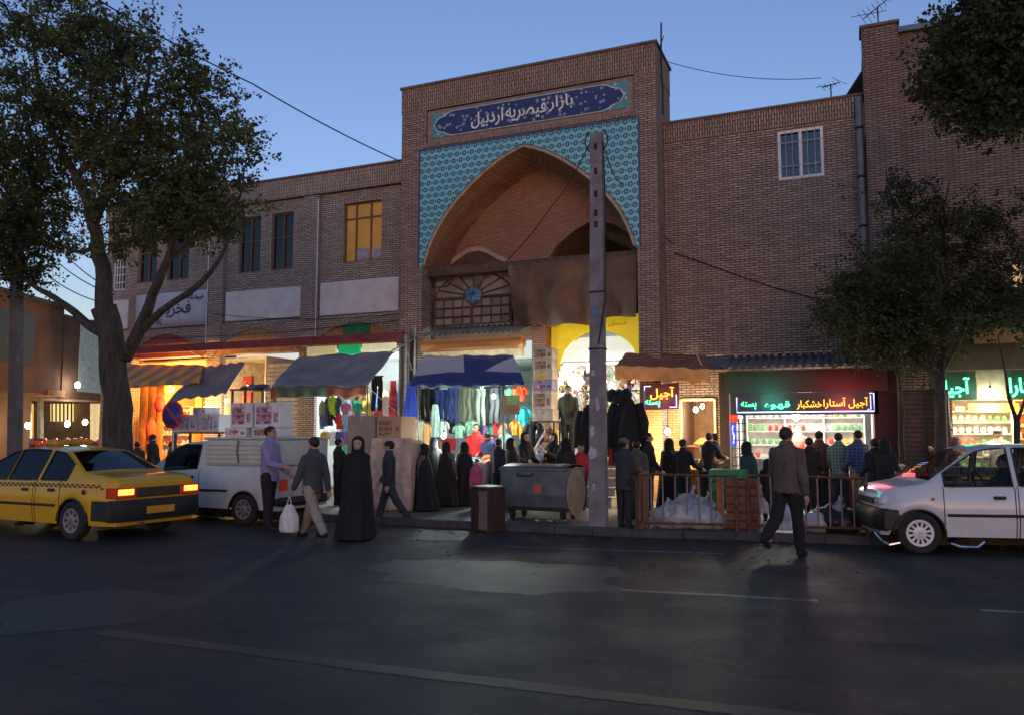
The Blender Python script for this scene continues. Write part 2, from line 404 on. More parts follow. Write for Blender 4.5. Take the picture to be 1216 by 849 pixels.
# two piers, the field above and round the arch
X0, X1, YF, YB = -2.92, 3.97, -.7, 0.9
mb.prism([(X0, 0), (-2.25, 0), (-2.25, 5.9)] + ARCH + [(3.47, 5.9), (3.47, 0), (X1, 0), (X1, 9.14), (X0, 9.14)], YF, YF + .45)
mb.box(X0, -2.18, YF, YB, 9.14, 10.16); mb.box(3.44, X1, YF, YB, 9.14, 10.16); mb.box(-2.18, 3.44, YF + .1, YB, 9.14, 10.16)
mb.box(X0, -2.4, YF + .45, YB, 0, 9.14); mb.box(3.6, X1, YF + .45, YB, 0, 9.14)
mb.build('wall', BR, gw)
mb = MB(); mb.box(X0 - .012, X1 + .012, YF - .012, YB, 10.16, 10.84); mb.box(-2.2, 3.46, YF - .01, YF + .12, 9.14, 9.24); mb.build('soldier_course', BRV, gw)
mb = MB(); mb.box(X0 - .05, X1 + .05, YF - .05, YB + .05, 10.84, 10.90); mb.build('coping', M('coping', (.16, .13, .12), .9), gw)
# soffit of the arch and the back wall
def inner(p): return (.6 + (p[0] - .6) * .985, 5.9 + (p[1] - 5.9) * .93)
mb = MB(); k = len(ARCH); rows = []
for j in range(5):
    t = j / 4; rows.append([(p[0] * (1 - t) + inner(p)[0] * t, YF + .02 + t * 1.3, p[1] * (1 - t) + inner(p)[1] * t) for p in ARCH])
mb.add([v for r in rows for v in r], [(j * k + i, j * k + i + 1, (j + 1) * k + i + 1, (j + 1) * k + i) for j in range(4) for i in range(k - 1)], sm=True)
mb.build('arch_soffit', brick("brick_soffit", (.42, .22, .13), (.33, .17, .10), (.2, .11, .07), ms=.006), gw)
mb = MB()
for sc_, w in ((1.0, .05),):
    pth = [(p[0], YF - .012, p[1]) for p in ARCH]; mb.tube(pth, .035, 6)
mb.build('arch_edge', M('pale_brick_edge', (.42, .34, .27), .85), gw)
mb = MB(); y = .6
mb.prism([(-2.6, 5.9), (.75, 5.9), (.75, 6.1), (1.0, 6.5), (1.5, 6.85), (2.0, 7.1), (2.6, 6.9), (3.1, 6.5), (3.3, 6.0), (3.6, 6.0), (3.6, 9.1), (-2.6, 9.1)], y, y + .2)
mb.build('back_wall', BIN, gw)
mb = MB()   # cut-brick arch band over the left niche
cx = -1.45
na = [(cx - 1.1, 6.16), (cx - .75, 6.27), (cx - .4, 6.47), (cx - .1, 6.62), (cx + .2, 6.66), (cx + .5, 6.55), (cx + .8, 6.36), (cx + 1.1, 6.22)]
for a, b in zip(na, na[1:]):
    mb.prism([(a[0], a[1] - .1), (b[0], b[1] - .1), (b[0], b[1] + .03), (a[0], a[1] + .03)], y - .05, y - .001)
mb.build('niche_arch', M('pale_brick_edge', (.42, .34, .27), .85), gw)
mb = MB(); mb.prism([(na[0][0], 5.9)] + [(p[0], p[1] - .11) for p in na] + [(na[-1][0], 5.9)], y - .02, y - .004); mb.build('niche_panel', WOODD, gw)
# vault of the passage behind
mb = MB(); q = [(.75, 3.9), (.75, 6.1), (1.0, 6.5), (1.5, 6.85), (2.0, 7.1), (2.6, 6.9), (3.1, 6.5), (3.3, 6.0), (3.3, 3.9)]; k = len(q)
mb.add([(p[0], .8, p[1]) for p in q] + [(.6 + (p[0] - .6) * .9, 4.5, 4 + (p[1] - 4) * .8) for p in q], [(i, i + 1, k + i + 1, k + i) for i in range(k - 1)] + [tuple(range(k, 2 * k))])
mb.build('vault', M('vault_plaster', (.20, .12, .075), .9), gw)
# tiles
def tile_mat():
    m, b = newmat("turquoise_tiles"); x, y, z, t = coords()
    px, pz = .208, .34
    def cell(ox, oz):
        u = ((x / px + ox).frac() - .5) * px; w = ((z / pz + oz).frac() - .5) * pz
        hexd = S.m('MAXIMUM', u.abs() * 1.0, u.abs() * .5 + w.abs() * .88)
        return hexd, (u * u + w * w).sqrt()
    h1, r1 = cell(0, 0); h2, r2 = cell(.5, .5); r = S.m('MINIMUM', r1, r2)
    wob = r + (nz(30, 1) - .5) * .02
    dark = (wob > .030) * (wob < .062); ctr = (r < .018) * .6
    dot1, d1 = cell(.5, 0); dot2, d2 = cell(0, .5); dd = S.m('MINIMUM', d1, d2) < .024
    base = mix(nz(9, 3), (.15, .47, .55), (.32, .68, .73))
    c = mix(r < .066, base, (.05, .34, .42)); c = mix(dark, c, (.01, .11, .19)); c = mix(dd, c, (.01, .11, .22)); c = mix(ctr, c, (.55, .75, .72))
    gx = S.m('MINIMUM', (x / .104).frac(), 1 - (x / .104).frac()) < .03
    gz = S.m('MINIMUM', (z / .17).frac(), 1 - (z / .17).frac()) < .02
    g = S.m('MAXIMUM', gx, gz); c = mix(g * .35, c, (.10, .2, .22)); c = mix(ramp(nz(1.2, 4), .45, .8) * .3, c, (.08, .22, .26))
    setin(b, 'Base Color', c); b.inputs['Roughness'].default_value = .35; bump(b, nz(14, 2), .15, .01); return m
TILE = tile_mat()
mb = MB(); arch_up = [(p[0] + (-.05 if p[0] < .6 else .05 if p[0] > .6 else 0), p[1] + .05) for p in ARCH]
mb.prism([(-2.33, 5.95)] + [(-2.27, 5.95)] + arch_up[1:-1] + [(3.44, 5.95), (3.52, 5.95), (3.52, 9.05), (-2.33, 9.05)], YF - .018, YF + .0)
mb.build('tile_field', TILE, gw)
mb = MB()
for (a, b, c, d) in ((-2.38, -2.332, 5.95, 9.1), (3.522, 3.565, 5.95, 9.1), (-2.332, 3.522, 9.052, 9.1)): mb.box(a, b, YF - .024, YF, c, d)
mb.build('tile_border', M('navy_border', (.05, .08, .16), .4), gw)
# name band
sg = thing('name_band', None, None); sg.parent = gw; del_ = None
mb = MB(); mb.box(-2.16, 3.42, YF + .04, YF + .1, 9.26, 10.14); mb.build('frame', M('sign_frame', (.27, .22, .20), .8), sg)
def floral(name, base, d1, d2, sc=14):
    m, b = newmat(name); x, y, z, t = coords(); v = S.nt.nodes.new('ShaderNodeTexVoronoi'); v.inputs['Scale'].default_value = sc
    S.nt.links.new(comb(x, z).o, v.inputs['Vector']); d = S(v.outputs['Distance'])
    v2 = S.nt.nodes.new('ShaderNodeTexVoronoi'); v2.inputs['Scale'].default_value = sc * .45; S.nt.links.new(comb(x + 3.3, z).o, v2.inputs['Vector']); e = S(v2.outputs['Distance'])
    w = (nz(6, 3) * 40).sin().abs() < .22
    c = mix(w * .6, base, d2); c = mix(d < .30, c, d2); c = mix(e < .29, c, d1); c = mix(e < .10, c, (.35, .15, .2)); c = mix(nz(5, 4) * .25, c, (.02, .03, .08))
    setin(b, 'Base Color', c); b.inputs['Roughness'].default_value = .35; return m
mb = MB(); mb.box(-2.02, 3.28, YF + .02, YF + .041, 9.37, 10.04); mb.build('end_tiles', floral('turquoise_floral', (.10, .36, .40), (.45, .62, .6), (.03, .2, .3), 16), sg)
def cart(e, z):
    zl, zh = 9.335 + z, 10.075 - z; zm = (zl + zh) / 2; L = -1.96 + e; Rr = 3.22 - e
    return [(L + .55, zl), (L + .38, zl + .05), (L + .3, zl + .1), (L + .1, zl + .17), (L, zm), (L + .1, zh - .17), (L + .3, zh - .1), (L + .38, zh - .05), (L + .55, zh),
            (Rr - .55, zh), (Rr - .38, zh - .05), (Rr - .3, zh - .1), (Rr - .1, zh - .17), (Rr, zm), (Rr - .1, zl + .17), (Rr - .3, zl + .1), (Rr - .38, zl + .05), (Rr - .55, zl)][::-1]
mb = MB(); mb.prism(cart(0, .03)[::-1], YF + .005, YF + .02); mb.build('outline', M('pale_tile_line', (.55, .62, .70), .4), sg)
mb = MB(); mb.prism(cart(.035, .055)[::-1], YF - .008, YF + .004); mb.build('cartouche', floral('navy_floral', (.012, .022, .13), (.30, .34, .48), (.025, .06, .24), 15), sg)
LET = M('white_tile_letters', (.80, .82, .82), .4, var=.05)
text('lettering', 'بازار', 1.28, 1.92, 9.56, 9.96, YF - .018, LET, sg, .008, .012)
text('lettering', 'قیصریه', .12, 1.22, 9.46, 9.93, YF - .018, LET, sg, .008, .012)
text('lettering', 'اردبیل', -.85, .05, 9.44, 9.88, YF - .018, LET, sg, .008, .012)
# beam, fanlight, curtain, small roof, roller
mb = MB(); mb.box(-2.24, 3.46, -.42, -.2, 5.78, 5.96); mb.box(-2.24, 3.46, -.45, -.17, 5.74, 5.78); mb.build('beam', WOODD, gw)
fl = thing('fanlight', None, None); fl.parent = gw
mb = MB(); z0, zt, cx = 4.45, 5.17, -1.08
def bar(mb, a, b, w=.035, y=-.06): mb.tube([(a[0], y, a[1]), (b[0], y, b[1])], w * .55, 4)
xa, xb = -2.22, -.02
for z in (4.45, 4.68, 4.92, 5.17): bar(mb, (xa, z), (xb, z), .04 if z not in (4.45, 5.17) else .07)
for i in range(9):
    x = xa + (xb - xa) * i / 8; bar(mb, (x, 4.45), (x, 5.17), .035 if i % 4 else .08)
rx, rz_ = 1.12, .66
for i in range(9):
    t = math.pi * i / 8; bar(mb, (cx + .2 * math.cos(t), 5.17 + .2 * math.sin(t)), (cx + rx * math.cos(t), 5.17 + rz_ * math.sin(t)), .035)
for s_, zz in ((1, 1), (.72, .72)):
    mb.tube([(cx + rx * s_ * math.cos(math.pi * i / 20), -.06, 5.17 + rz_ * zz * math.sin(math.pi * i / 20)) for i in range(21)] if s_ == 1 else [(cx - rx, -.06, 5.5), (cx - .75, -.06, 5.52), (cx - .55, -.06, 5.75)], .02, 4)
mb.tube([(cx + .27 * math.cos(math.pi * i / 14), -.07, 5.17 + .27 * math.sin(math.pi * i / 14)) for i in range(15)], .025, 5)
mb.build('glazing_bars', WOODD, fl)
def panes():
    m, b = newmat('dusty_panes'); x, y, z, t = coords(); v = S.nt.nodes.new('ShaderNodeTexWhiteNoise'); v.noise_dimensions = '2D'
    S.nt.links.new(comb(S.m('FLOOR', (x - xa) / .275), S.m('FLOOR', (z - 4.45) / .24)).o, v.inputs['Vector'])
    c = mix(S(v.outputs[0]), (.16, .12, .12), (.36, .33, .31)); c = mix(nz(3, 4) * .4, c, (.25, .17, .18)); setin(b, 'Base Color', c); b.inputs['Roughness'].default_value = .25; return m
mb = MB(); mb.box(xa, xb, -.03, -.015, 4.45, 5.9); mb.build('panes', panes(), fl)
mb = MB(); mb.lathe([(.0, -.09), (.24, -.09), (.24, -.03)], (cx, 0, 5.22), 20, axis='Y'); mb.build('hub_disc', M('blue_disc', (.10, .22, .36), .4, var=.9, sc=7), fl)
mb = MB(); mb.box(-2.25, -.02, -.01, .15, 5.83, 6.0); mb.box(-2.25, 3.5, .16, .2, 4.0, 5.9); mb.build('dark_boarding', DARKIN, gw)
mb = MB(); mb.box(-2.25, .9, -.02, .1, 4.0, 4.44); mb.box(.68, 1.02, -.35, .1, .12, 4.3); mb.build('inner_pier', BIN, gw)
def corr(mb, x0, x1, y0, z0, y1, z1, pitch=.15, amp=.03, mi=0, th=.006):
    n = int((x1 - x0) / pitch * 6)
    mb.sheet(lambda u, v: (x0 + (x1 - x0) * u, y0 + (y1 - y0) * v, z0 + (z1 - z0) * v + amp * math.sin(2 * math.pi * (x0 + (x1 - x0) * u) / pitch)), n, 2, mi, th)
mb = MB(); corr(mb, -2.15, .64, -.95, 4.12, -.1, 4.40, .16, .035); cr = tag(mb.build('canopy_roof', M('grey_sheet', (.17, .165, .16), .7, .1, var=.3, sc=3)), 'small corrugated sheet roof above the orange shutter box', 'canopy')
mb = MB(); mb.lathe([(.0, -2.12), (.14, -2.12), (.155, -2.1), (.155, .66), (.14, .68), (0, .68)], (0, -.88, 3.84), 24, axis='X')
ro = thing('roller_shutter', 'rolled orange and yellow striped shop shutter above the blue and white tarpaulin', 'shutter')
def stripe(name, cols, pitch, axis='z', w=None, off=0.0):
    m, b = newmat(name); x, y, z, t = coords(); q = {'x': x, 'y': y, 'z': z}[axis]
    f = ((q + off) / pitch).frac(); c = mix(f > (w or .5), cols[0], cols[1])
    if len(cols) > 2: c = mix(f > .75, c, cols[2])
    setin(b, 'Base Color', mix(nz(4, 4) * .4, c, tuple(v * .5 for v in cols[0]))); b.inputs['Roughness'].default_value = .7; return m
mb.build('roll', stripe('orange_stripe', ((.60, .20, .04), (.75, .42, .16), (.62, .42, .10)), .22, 'z', .4, .12), ro)
mb = MB(); mb.box(-2.1, .64, -.86, -.8, 3.5, 3.69); mb.build('valance', M('cream_valance', (.62, .55, .36), .8), ro)
def curt(u, v):
    x = .08 + 3.36 * u; sag = .07 * math.sin(u * math.pi * 3) ** 2 * v; f = math.sin(u * 23 + 2 * math.sin(v * 3)) * .11 + .07 * math.sin(u * 11 + v) + math.sin(u * 57 + v * 4) * .012 + .06 * noise.noise(Vector((u * 5, v * 2, 0)))
    zb = 4.17 + .12 * u + .05 * math.sin(u * 9)
    return (x + .05 * v * math.sin(u * 12) + .1 * v * (1 - u), -.5 + f * (.3 + v), 5.84 - (5.84 - zb) * v + sag - .03 * math.sin(u * 31) ** 2 * (1 - v))
mb = MB(); mb.sheet(curt, 90, 24, 0, .004)
tag(mb.build('curtain', M('brown_canvas', (.15, .092, .062), .9, var=.3, sc=2.2, bmp=.2)), 'big brown canvas curtain hanging from the beam across the gateway arch', 'curtain')

# ================================================================ LEFT WING
lw = thing('arcade_building', 'long two storey brown brick building with recessed bays left of the gateway', 'building')
LX = -14.6
WIN = [(-5.30, -4.02, 6.47, 8.2), (-7.86, -7.06, 6.46, 8.17), (-9.08, -8.26, 6.46, 8.17), (-11.95, -11.05, 6.46, 8.17), (-13.2, -12.4, 6.46, 8.17), (-14.35, -13.75, 6.3, 8.0)]
SH = [(-6.35, -3.12, .12, 4.0), (-9.75, -6.75, .12, 4.0), (-13.3, -10.15, .12, 4.0)]
mb = MB()
holes(mb, LX, -2.92, 0, 8.55, .12, .45, WIN + SH)
for a, b in ((-3.25, -2.92), (-6.62, -6.08), (-10.1, -9.55), (-14.6, -13.35)): # pilasters
    if a > -14: holes(mb, a, b, 0 if a > -14 else 4.1, 8.52, 0, .119, [])
for (a, b) in ((-14.6, -2.92),): holes(mb, a, b, 4.1, 4.9, .02, .118, [])
mb.box(LX, -2.93, .46, 6, 8.6, 8.7); mb.box(LX, LX + .3, .46, 6, 0, 8.6)
mb.build('wall', BL, lw)
mb = MB(); mb.box(LX, -2.93, -.01, .46, 8.56, 9.14); mb.build('soldier_course', BLV, lw)
mb = MB(); mb.box(LX - .04, -2.93, -.05, .5, 9.14, 9.2); mb.build('coping', M('coping', (.16, .13, .12), .9), lw)
for a, b, c, d in ((-6.02, -3.42, 4.98, 5.93), (-9.48, -6.7, 5.0, 5.9), (-14.4, -13.5, 5.0, 5.95)): mb = MB(); mb.box(a, b, .06, .119, c, d, bev=.01); mb.build('plaster_panel', PLAST, lw)
for i, w in enumerate(WIN):
    a, b, c, d = w
    f = MB(); t = .05
    f.box(a, b, .2, .27, c, c + t); f.box(a, b, .2, .27, d - t, d); f.box(a, a + t, .2, .27, c + t, d - t); f.box(b - t, b, .2, .27, c + t, d - t)
    if i == 0:
        f.box(a + .36, a + .41, .2, .26, c + t, d - t); f.box(a + .85, a + .9, .2, .26, c + t, d - t); f.box(a + t, b - t, .205, .255, c + 1.25, c + 1.3)
    elif i < 5: f.box((a + b) / 2 - .03, (a + b) / 2 + .03, .2, .26, c + t, d - t); f.box(a + t, b - t, .205, .255, c + .95, c + .99)
    else:
        for k in range(3): f.box(a + .12 * (k + 1), a + .12 * (k + 1) + .03, .205, .255, c + t, d - t)
        for k in range(6): f.box(a + t, b - t, .2, .25, c + .25 * (k + 1), c + .25 * (k + 1) + .03)
    wf = f.build('window', M('wood_frame', (.16, .085, .055), .6, var=.2) if i < 5 else WHITEP, lw)
    if i == 0: wf['label'] = 'warm amber lit upper window'
    g = MB(); g.box(a + .03, b - .03, .235, .24, c + .03, d - .03)
    if i == 0: g.build('pane', M('amber_lit_pane', (.35, .20, .05), .5, emit=(.95, .42, .06), es=.11, var=.3, sc=1.4), wf)
    else: g.build('pane', glassy('old_glass', (.06, .06, .065), .35), wf)
    h = MB(); h.box(a, b, .75, .78, c, d); h.build('room_dark', DARKIN, wf)
mb = MB(); mb.box(-4.95, -4.5, .21, .23, 6.55, 6.85); mb.box(-4.45, -4.1, .21, .23, 6.55, 6.8); mb.build('ledge_item', M('lilac_card', (.35, .33, .45), .7), lw)
mb = MB()   # shallow brick arches over the shop openings and a band
for (a, b, _, _) in SH:
    mb = MB(); n = 14; pts = [(a + (b - a) * i / n, 4.1 + .62 * math.sin(math.pi * i / n)) for i in range(n + 1)]
    mb.prism(pts + [(p[0], p[1] + .12) for p in pts[::-1]], -.05, .015); mb.build('arch_band', BLV, lw)
cols = [M('lunette_wood', (.30, .17, .08), .7), M('lunette_wood2', (.34, .19, .10), .7), M('lunette_red', (.22, .06, .06), .7)]
for (a, b, _, _), cm in zip(SH, cols):
    n = 14; mb = MB(); mb.prism([(a, 4.0)] + [(a + (b - a) * i / n, 4.1 + .61 * math.sin(math.pi * i / n)) for i in range(n + 1)] + [(b, 4.0)], -.01, .018); mb.build('lunette', cm, lw)
mb = MB(); mb.box(-5.15, -4.25, -.045, -.012, 4.25, 4.72); mb.build('green_board', M('green_board', (.02, .16, .06), .6), lw)
mb = MB()
mb.build('conduit', WHITEP, lw) if 0 else None
for x_ in (-6.08, -10.12): mb = MB(); mb.tube([(x_, -.03, 8.4), (x_, -.03, 4.3)], .018, 5); mb.build('conduit', WHITEP, lw)
can = thing('shop_canopy', 'long dark red sheet canopy over the shops left of the gateway', 'canopy')
mb = MB(); mb.add([(-12.75, -.95, 4.02), (-2.68, -.95, 4.02), (-2.68, -.95, 4.24), (-12.75, -.95, 4.24), (-12.75, -.05, 4.36), (-2.95, -.05, 4.36), (-12.75, -.05, 4.3), (-2.95, -.05, 4.3), (-12.75, -.91, 4.02), (-2.68, -.91, 4.02), (-12.75, -.91, 4.18), (-2.68, -.91, 4.18)],
                  [(0, 1, 2, 3), (3, 2, 5, 4), (6, 7, 11, 10), (8, 9, 1, 0), (10, 11, 9, 8), (0, 3, 10, 8), (3, 4, 6, 10), (1, 9, 11, 2), (2, 11, 7, 5), (4, 5, 7, 6)])
mb.build('sheet', REDC, can)
for x in (-12.5, -9.9, -6.35, -3.0):
    mb = MB(); mb.tube([(x, -.9, 4.05), (x, -.03, 3.85)], .02, 6); mb.build('bracket', RUST, can)
# lit sign under the canopy
ls = thing('fascia_sign', 'lit pale yellow and green three panel sign under the red canopy', 'sign')
for a, b, c, e, s_ in ((-5.75, -4.82, (.75, .72, .35), (.8, .75, .35), .22), (-4.72, -4.05, (.02, .5, .2), (.01, .5, .16), .32), (-3.98, -2.95, (.75, .75, .5), (.85, .85, .5), .35)):
    mb = MB(); mb.box(a, b, -.84, -.76, 3.72, 3.99, bev=.01); mb.build('panel', M('sign_%d' % int(a * -10), c, .5, emit=e, es=s_, var=.1), ls)
# banner
bn = thing('shop_banner', 'pale blue banner with dark Persian lettering on the brick wall behind the tree', 'banner')
mb = MB(); mb.sheet(lambda u, v: (-13.05 + 2.9 * u, -.03 + .01 * math.sin(u * 9), 4.93 + 1.1 * v), 12, 4, 0, .01); mb.build('cloth', M('pale_banner', (.50, .52, .60), .7, var=.1), bn)
DKT = M('dark_blue_ink', (.04, .05, .12), .7)
text('lettering', 'فروشگاه', -10.9, -10.25, 5.72, 5.93, -.05, DKT, bn, .003, .01)
text('lettering', 'فخریه', -12.0, -10.75, 5.22, 5.72, -.05, DKT, bn, .003, .01)
text('lettering', 'پوشاک', -12.8, -11.9, 5.0, 5.3, -.05, M('blue_ink', (.05, .15, .40), .7), bn, .003, .01)

# ================================================================ RIGHT WING
rw = thing('brick_building', 'plain red brick building with one white window between gateway and taller block', 'building')
mb = MB(); W1 = (6.61, 7.58, 7.36, 8.5)
RS = [(4.28, 5.05, .12, 2.45), (5.5, 8.35, .12, 2.9)]
holes(mb, 3.98, 8.42, 0, 8.62, 0, .35, [W1] + RS); mb.box(3.98, 8.42, .36, 6, 8.4, 8.5); mb.build('wall', BR, rw)
mb = MB(); mb.box(3.985, 8.42, -.015, .36, 8.62, 9.08); mb.build('soldier_course', BRV, rw)
mb = MB(); mb.box(3.985, 8.46, -.05, .4, 9.08, 9.13); mb.build('coping', M('coping', (.16, .13, .12), .9), rw)
a, b, c, d = W1; f = MB(); t = .06
f.box(a, b, -.02, .1, c, c + t); f.box(a, b, -.02, .1, d - t, d); f.box(a, a + t, -.02, .1, c + t, d - t); f.box(b - t, b, -.02, .1, c + t, d - t); f.box((a + b) / 2 - .035, (a + b) / 2 + .035, -.01, .09, c + t, d - t)
wf = f.build('window', WHITEP, rw)
g = MB(); g.box(a + .04, b - .04, .05, .055, c + .04, d - .04); g.build('pane', WINGL, wf)
g = MB()
for k in (.17, .31, .63, .79): g.box(a + k, a + k + .012, -.03, -.018, c, d)
for k in (.3, .85): g.box(a, b, -.035, -.031, c + k, c + k + .012)
g.build('security_bars', GALV, wf)
g = MB(); g.box(a, b, .6, .62, c, d); g.build('blind', M('blind', (.20, .23, .27), .8), wf)
mb = MB()      # lozenge of proud bricks
cx, cz = 6.28, 5.75
for i in range(9):
    for sx in (-1, 1):
        for sz in (-1, 1):
            if sz == 1 and i > 5: continue
            x = cx + sx * (.06 + i * .095); z = cz + sz * (.95 - i * .117) * .62 - .1
            mb = MB(); mb.box(x - .05, x + .05, -.02, -.001, z - .024, z + .024); mb.build('raised_brick', BR, rw)
for i in range(4):
    for sx in (-1, 1):
        for sz in (-1, 1): x = cx + sx * (.05 + i * .09); z = cz + sz * (.36 - i * .1) - .08; mb = MB(); mb.box(x - .045, x + .045, -.02, -.001, z - .022, z + .022); mb.build('raised_brick', BR, rw)
mb = MB(); mb.box(5.33, 5.44, -.03, -.001, 3.25, 5.1); mb.build('cable_duct', M('duct', (.27, .22, .21), .8), rw)
mb = MB(); mb.tube([(4.2, -.03, 5.9), (6.3, -.03, 4.95), (8.0, -.03, 4.35)], .012, 4); mb.build('wall_cable', IRON, rw)
# ================================================================ RIGHT TALL BUILDING
rb = thing('corner_building', 'tall brick building with brick pilaster at the right edge behind the trees', 'building')
YR = -.12
W2 = [(10.45, 11.35, 8.05, 8.95), (11.0, 11.5, 4.5, 5.1), (12.8, 13.7, 8.0, 9.0)]
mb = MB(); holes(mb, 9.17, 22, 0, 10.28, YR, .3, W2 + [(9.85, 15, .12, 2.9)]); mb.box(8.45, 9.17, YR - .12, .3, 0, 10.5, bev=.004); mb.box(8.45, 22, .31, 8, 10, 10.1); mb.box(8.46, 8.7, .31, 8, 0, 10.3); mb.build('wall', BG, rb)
mb = MB(); mb.box(9.18, 22, YR - .12, .34, 10.28, 10.40); mb.build('parapet_cap', M('blue_grey_sheet', (.13, .17, .22), .5, .3), rb)
mb = MB(); mb.box(8.41, 9.21, YR - .16, .34, 10.5, 10.56); mb.build('coping', M('coping', (.16, .13, .12), .9), rb)
for i, (a, b, c, d) in enumerate(W2):
    f = MB(); t = .06
    f.box(a, b, YR - .03, YR + .1, c, c + t); f.box(a, b, YR - .03, YR + .1, d - t, d); f.box(a, a + t, YR - .03, YR + .1, c + t, d - t); f.box(b - t, b, YR - .03, YR + .1, c + t, d - t); f.box((a + b) / 2 - .03, (a + b) / 2 + .03, YR - .02, YR + .09, c + t, d - t)
    wf = f.build('window', WHITEP if i != 1 else PIPEG, rb)
    g = MB(); g.box(a + .03, b - .03, YR + .06, YR + .065, c + .03, d - .03)
    g.build('pane', WINGL if i != 1 else M('small_lit_pane', (.4, .3, .2), .5, emit=(1, .6, .25), es=.5, var=.9, sc=5), wf)
    g = MB(); g.box(a, b, .25, .27, c, d); g.build('blind', M('blind', (.20, .23, .27), .8), wf)
dp = thing('downpipe', 'grey metal downpipe in the corner between the two right brick buildings', 'downpipe')
mb = MB(); mb.tube([(8.33, -.12, 9.0), (8.33, -.12, 2.9)], .07, 10); mb.build('pipe', PIPEG, dp)
mb = MB()
for z in (8.3, 7.2, 6.1, 5.0, 3.9): mb.tube([(8.33, -.12, z - .025), (8.33, -.12, z + .025)], .085, 10)
mb.build('pipe_collar', IRON, dp)
mb = MB(); mb.add([tuple(P(1004, 114, .5)), tuple(P(1036, 64, -.05)), tuple(P(1036, 70, -.05)), tuple(P(1024, 112, .5)), tuple(P(1004, 114, 1.1)), tuple(P(1036, 64, .6)), tuple(P(1036, 78, .6)), tuple(P(1024, 118, 1.1))],
       [(0, 1, 2, 3), (7, 6, 5, 4), (0, 4, 5, 1), (1, 5, 6, 2), (2, 6, 7, 3), (3, 7, 4, 0)]); mb.build('eave', M('eave_dark', (.05, .045, .05), .8), rb)
# ================================================================ FAR LEFT BUILDING + things behind
fb = thing('side_street_building', 'low ochre rendered building with a tall lit window at the far left', 'building')
c0 = G(66, 566, .12); ang = R(0)
OCH = M('ochre_render', (.19, .11, .07), .9, var=.2, sc=1.5, bmp=.1)
a1 = (G(66, 566, .12) - G(0, 572, .12)); d1 = Vector((a1.x, a1.y, 0)).normalized()
d1 = (Vector((math.sin(R(-22)), math.cos(R(-22)), 0)))        # its front runs away from the camera
n1 = Vector((d1.y, -d1.x, 0))
H1 = 6.1
def blk(mb, o, d, n, s0, s1, q0, q1, z0, z1):
    vs = [o + d * s + n * q + Vector((0, 0, z)) for z in (z0, z1) for s, q in ((s0, q0), (s1, q0), (s1, q1), (s0, q1))]
    mb.add(vs, [(0, 1, 2, 3), (7, 6, 5, 4), (0, 4, 5, 1), (1, 5, 6, 2), (2, 6, 7, 3), (3, 7, 4, 0)])
o1 = Vector((c0.x, c0.y, 0))
mb = MB(); blk(mb, o1, d1, n1, -9, 0, -6, 0, 3.0, H1); blk(mb, o1, d1, n1, -9, 0, -6, -1.0, 0, 3.0); blk(mb, o1, d1, n1, 0, 5, -6, 0.05, 2.9, H1 - .2); mb.build('wall', OCH, fb)
mb = MB(); blk(mb, o1, d1, n1, -9.1, .1, -6, .12, H1, H1 + .12); mb.build('roof', M('grey_roof', (.10, .10, .12), .8), fb)
for a_, b_ in ((-3.6, -1.7), (-6.8, -5.2)):
    mb = MB(); blk(mb, o1, d1, n1, a_, b_, -.01, .02, 3.9, 5.6); mb.build('window', M('dark_glass', (.03, .028, .03), .2), fb)
mb = MB(); blk(mb, o1, d1, n1, 1.0, 3.2, .05, .08, 3.2, 5.7); mb.build('bright_window', M('pale_lit_glass', (.4, .48, .46), .4, emit=(.55, .72, .68), es=.05), fb)
# ================================================================ SHOP ROOMS
def room(par, x0, x1, y0, y1, z0, z1, wall, ceil=None, floor=None):
    mb = MB(); t = .05
    mb.box(x0 - t, x0, y0, y1, z0, z1); mb.box(x1, x1 + t, y0, y1, z0, z1); mb.box(x0 - t, x1 + t, y1, y1 + t, z0, z1); mb.build('shop_wall', wall, par)
    mb = MB(); mb.box(x0 - t, x1 + t, y0, y1 + t, z1, z1 + t); mb.build('shop_ceiling', ceil or wall, par)
    mb = MB(); mb.box(x0 - t, x1 + t, y0, y1 + t, z0 - .03, z0 + .004); mb.build('shop_floor', floor or CONC, par)
def lamp(x, y, z, col, w, r=.045, es=60, label=None, light=True, cord=.4, group=None, sr=.16, name='bulb'):
    o = thing('hanging_' + name, label, 'lamp', (x, y, z), 0, group)
    mb = MB(); mb.ball((0, 0, 0), r, 12, sq=(1, 1, 1.25)); mb.build('bulb', emis('bulb_%02x%02x%02x_%d' % (*[int(c * 255) for c in col], int(es)), col, es), o)
    mb = MB(); mb.tube([(0, 0, r * 1.2), (0, 0, r * 1.2 + .06)], .02, 8); mb.build('socket', IRON, o)
    mb = MB(); mb.tube([(0, 0, r * 1.2 + .06), (.01, 0, cord)], .005, 4); mb.build('cord', IRON, o)
    if light:
        L = bpy.data.lights.new('bulb_light', 'POINT'); L.energy = w; L.color = col; L.shadow_soft_size = sr
        lo = bpy.data.objects.new('bulb_light', L); COL.objects.link(lo); lo.location = (0, -.0, -r * 1.6 - sr); lo.parent = o
    return o
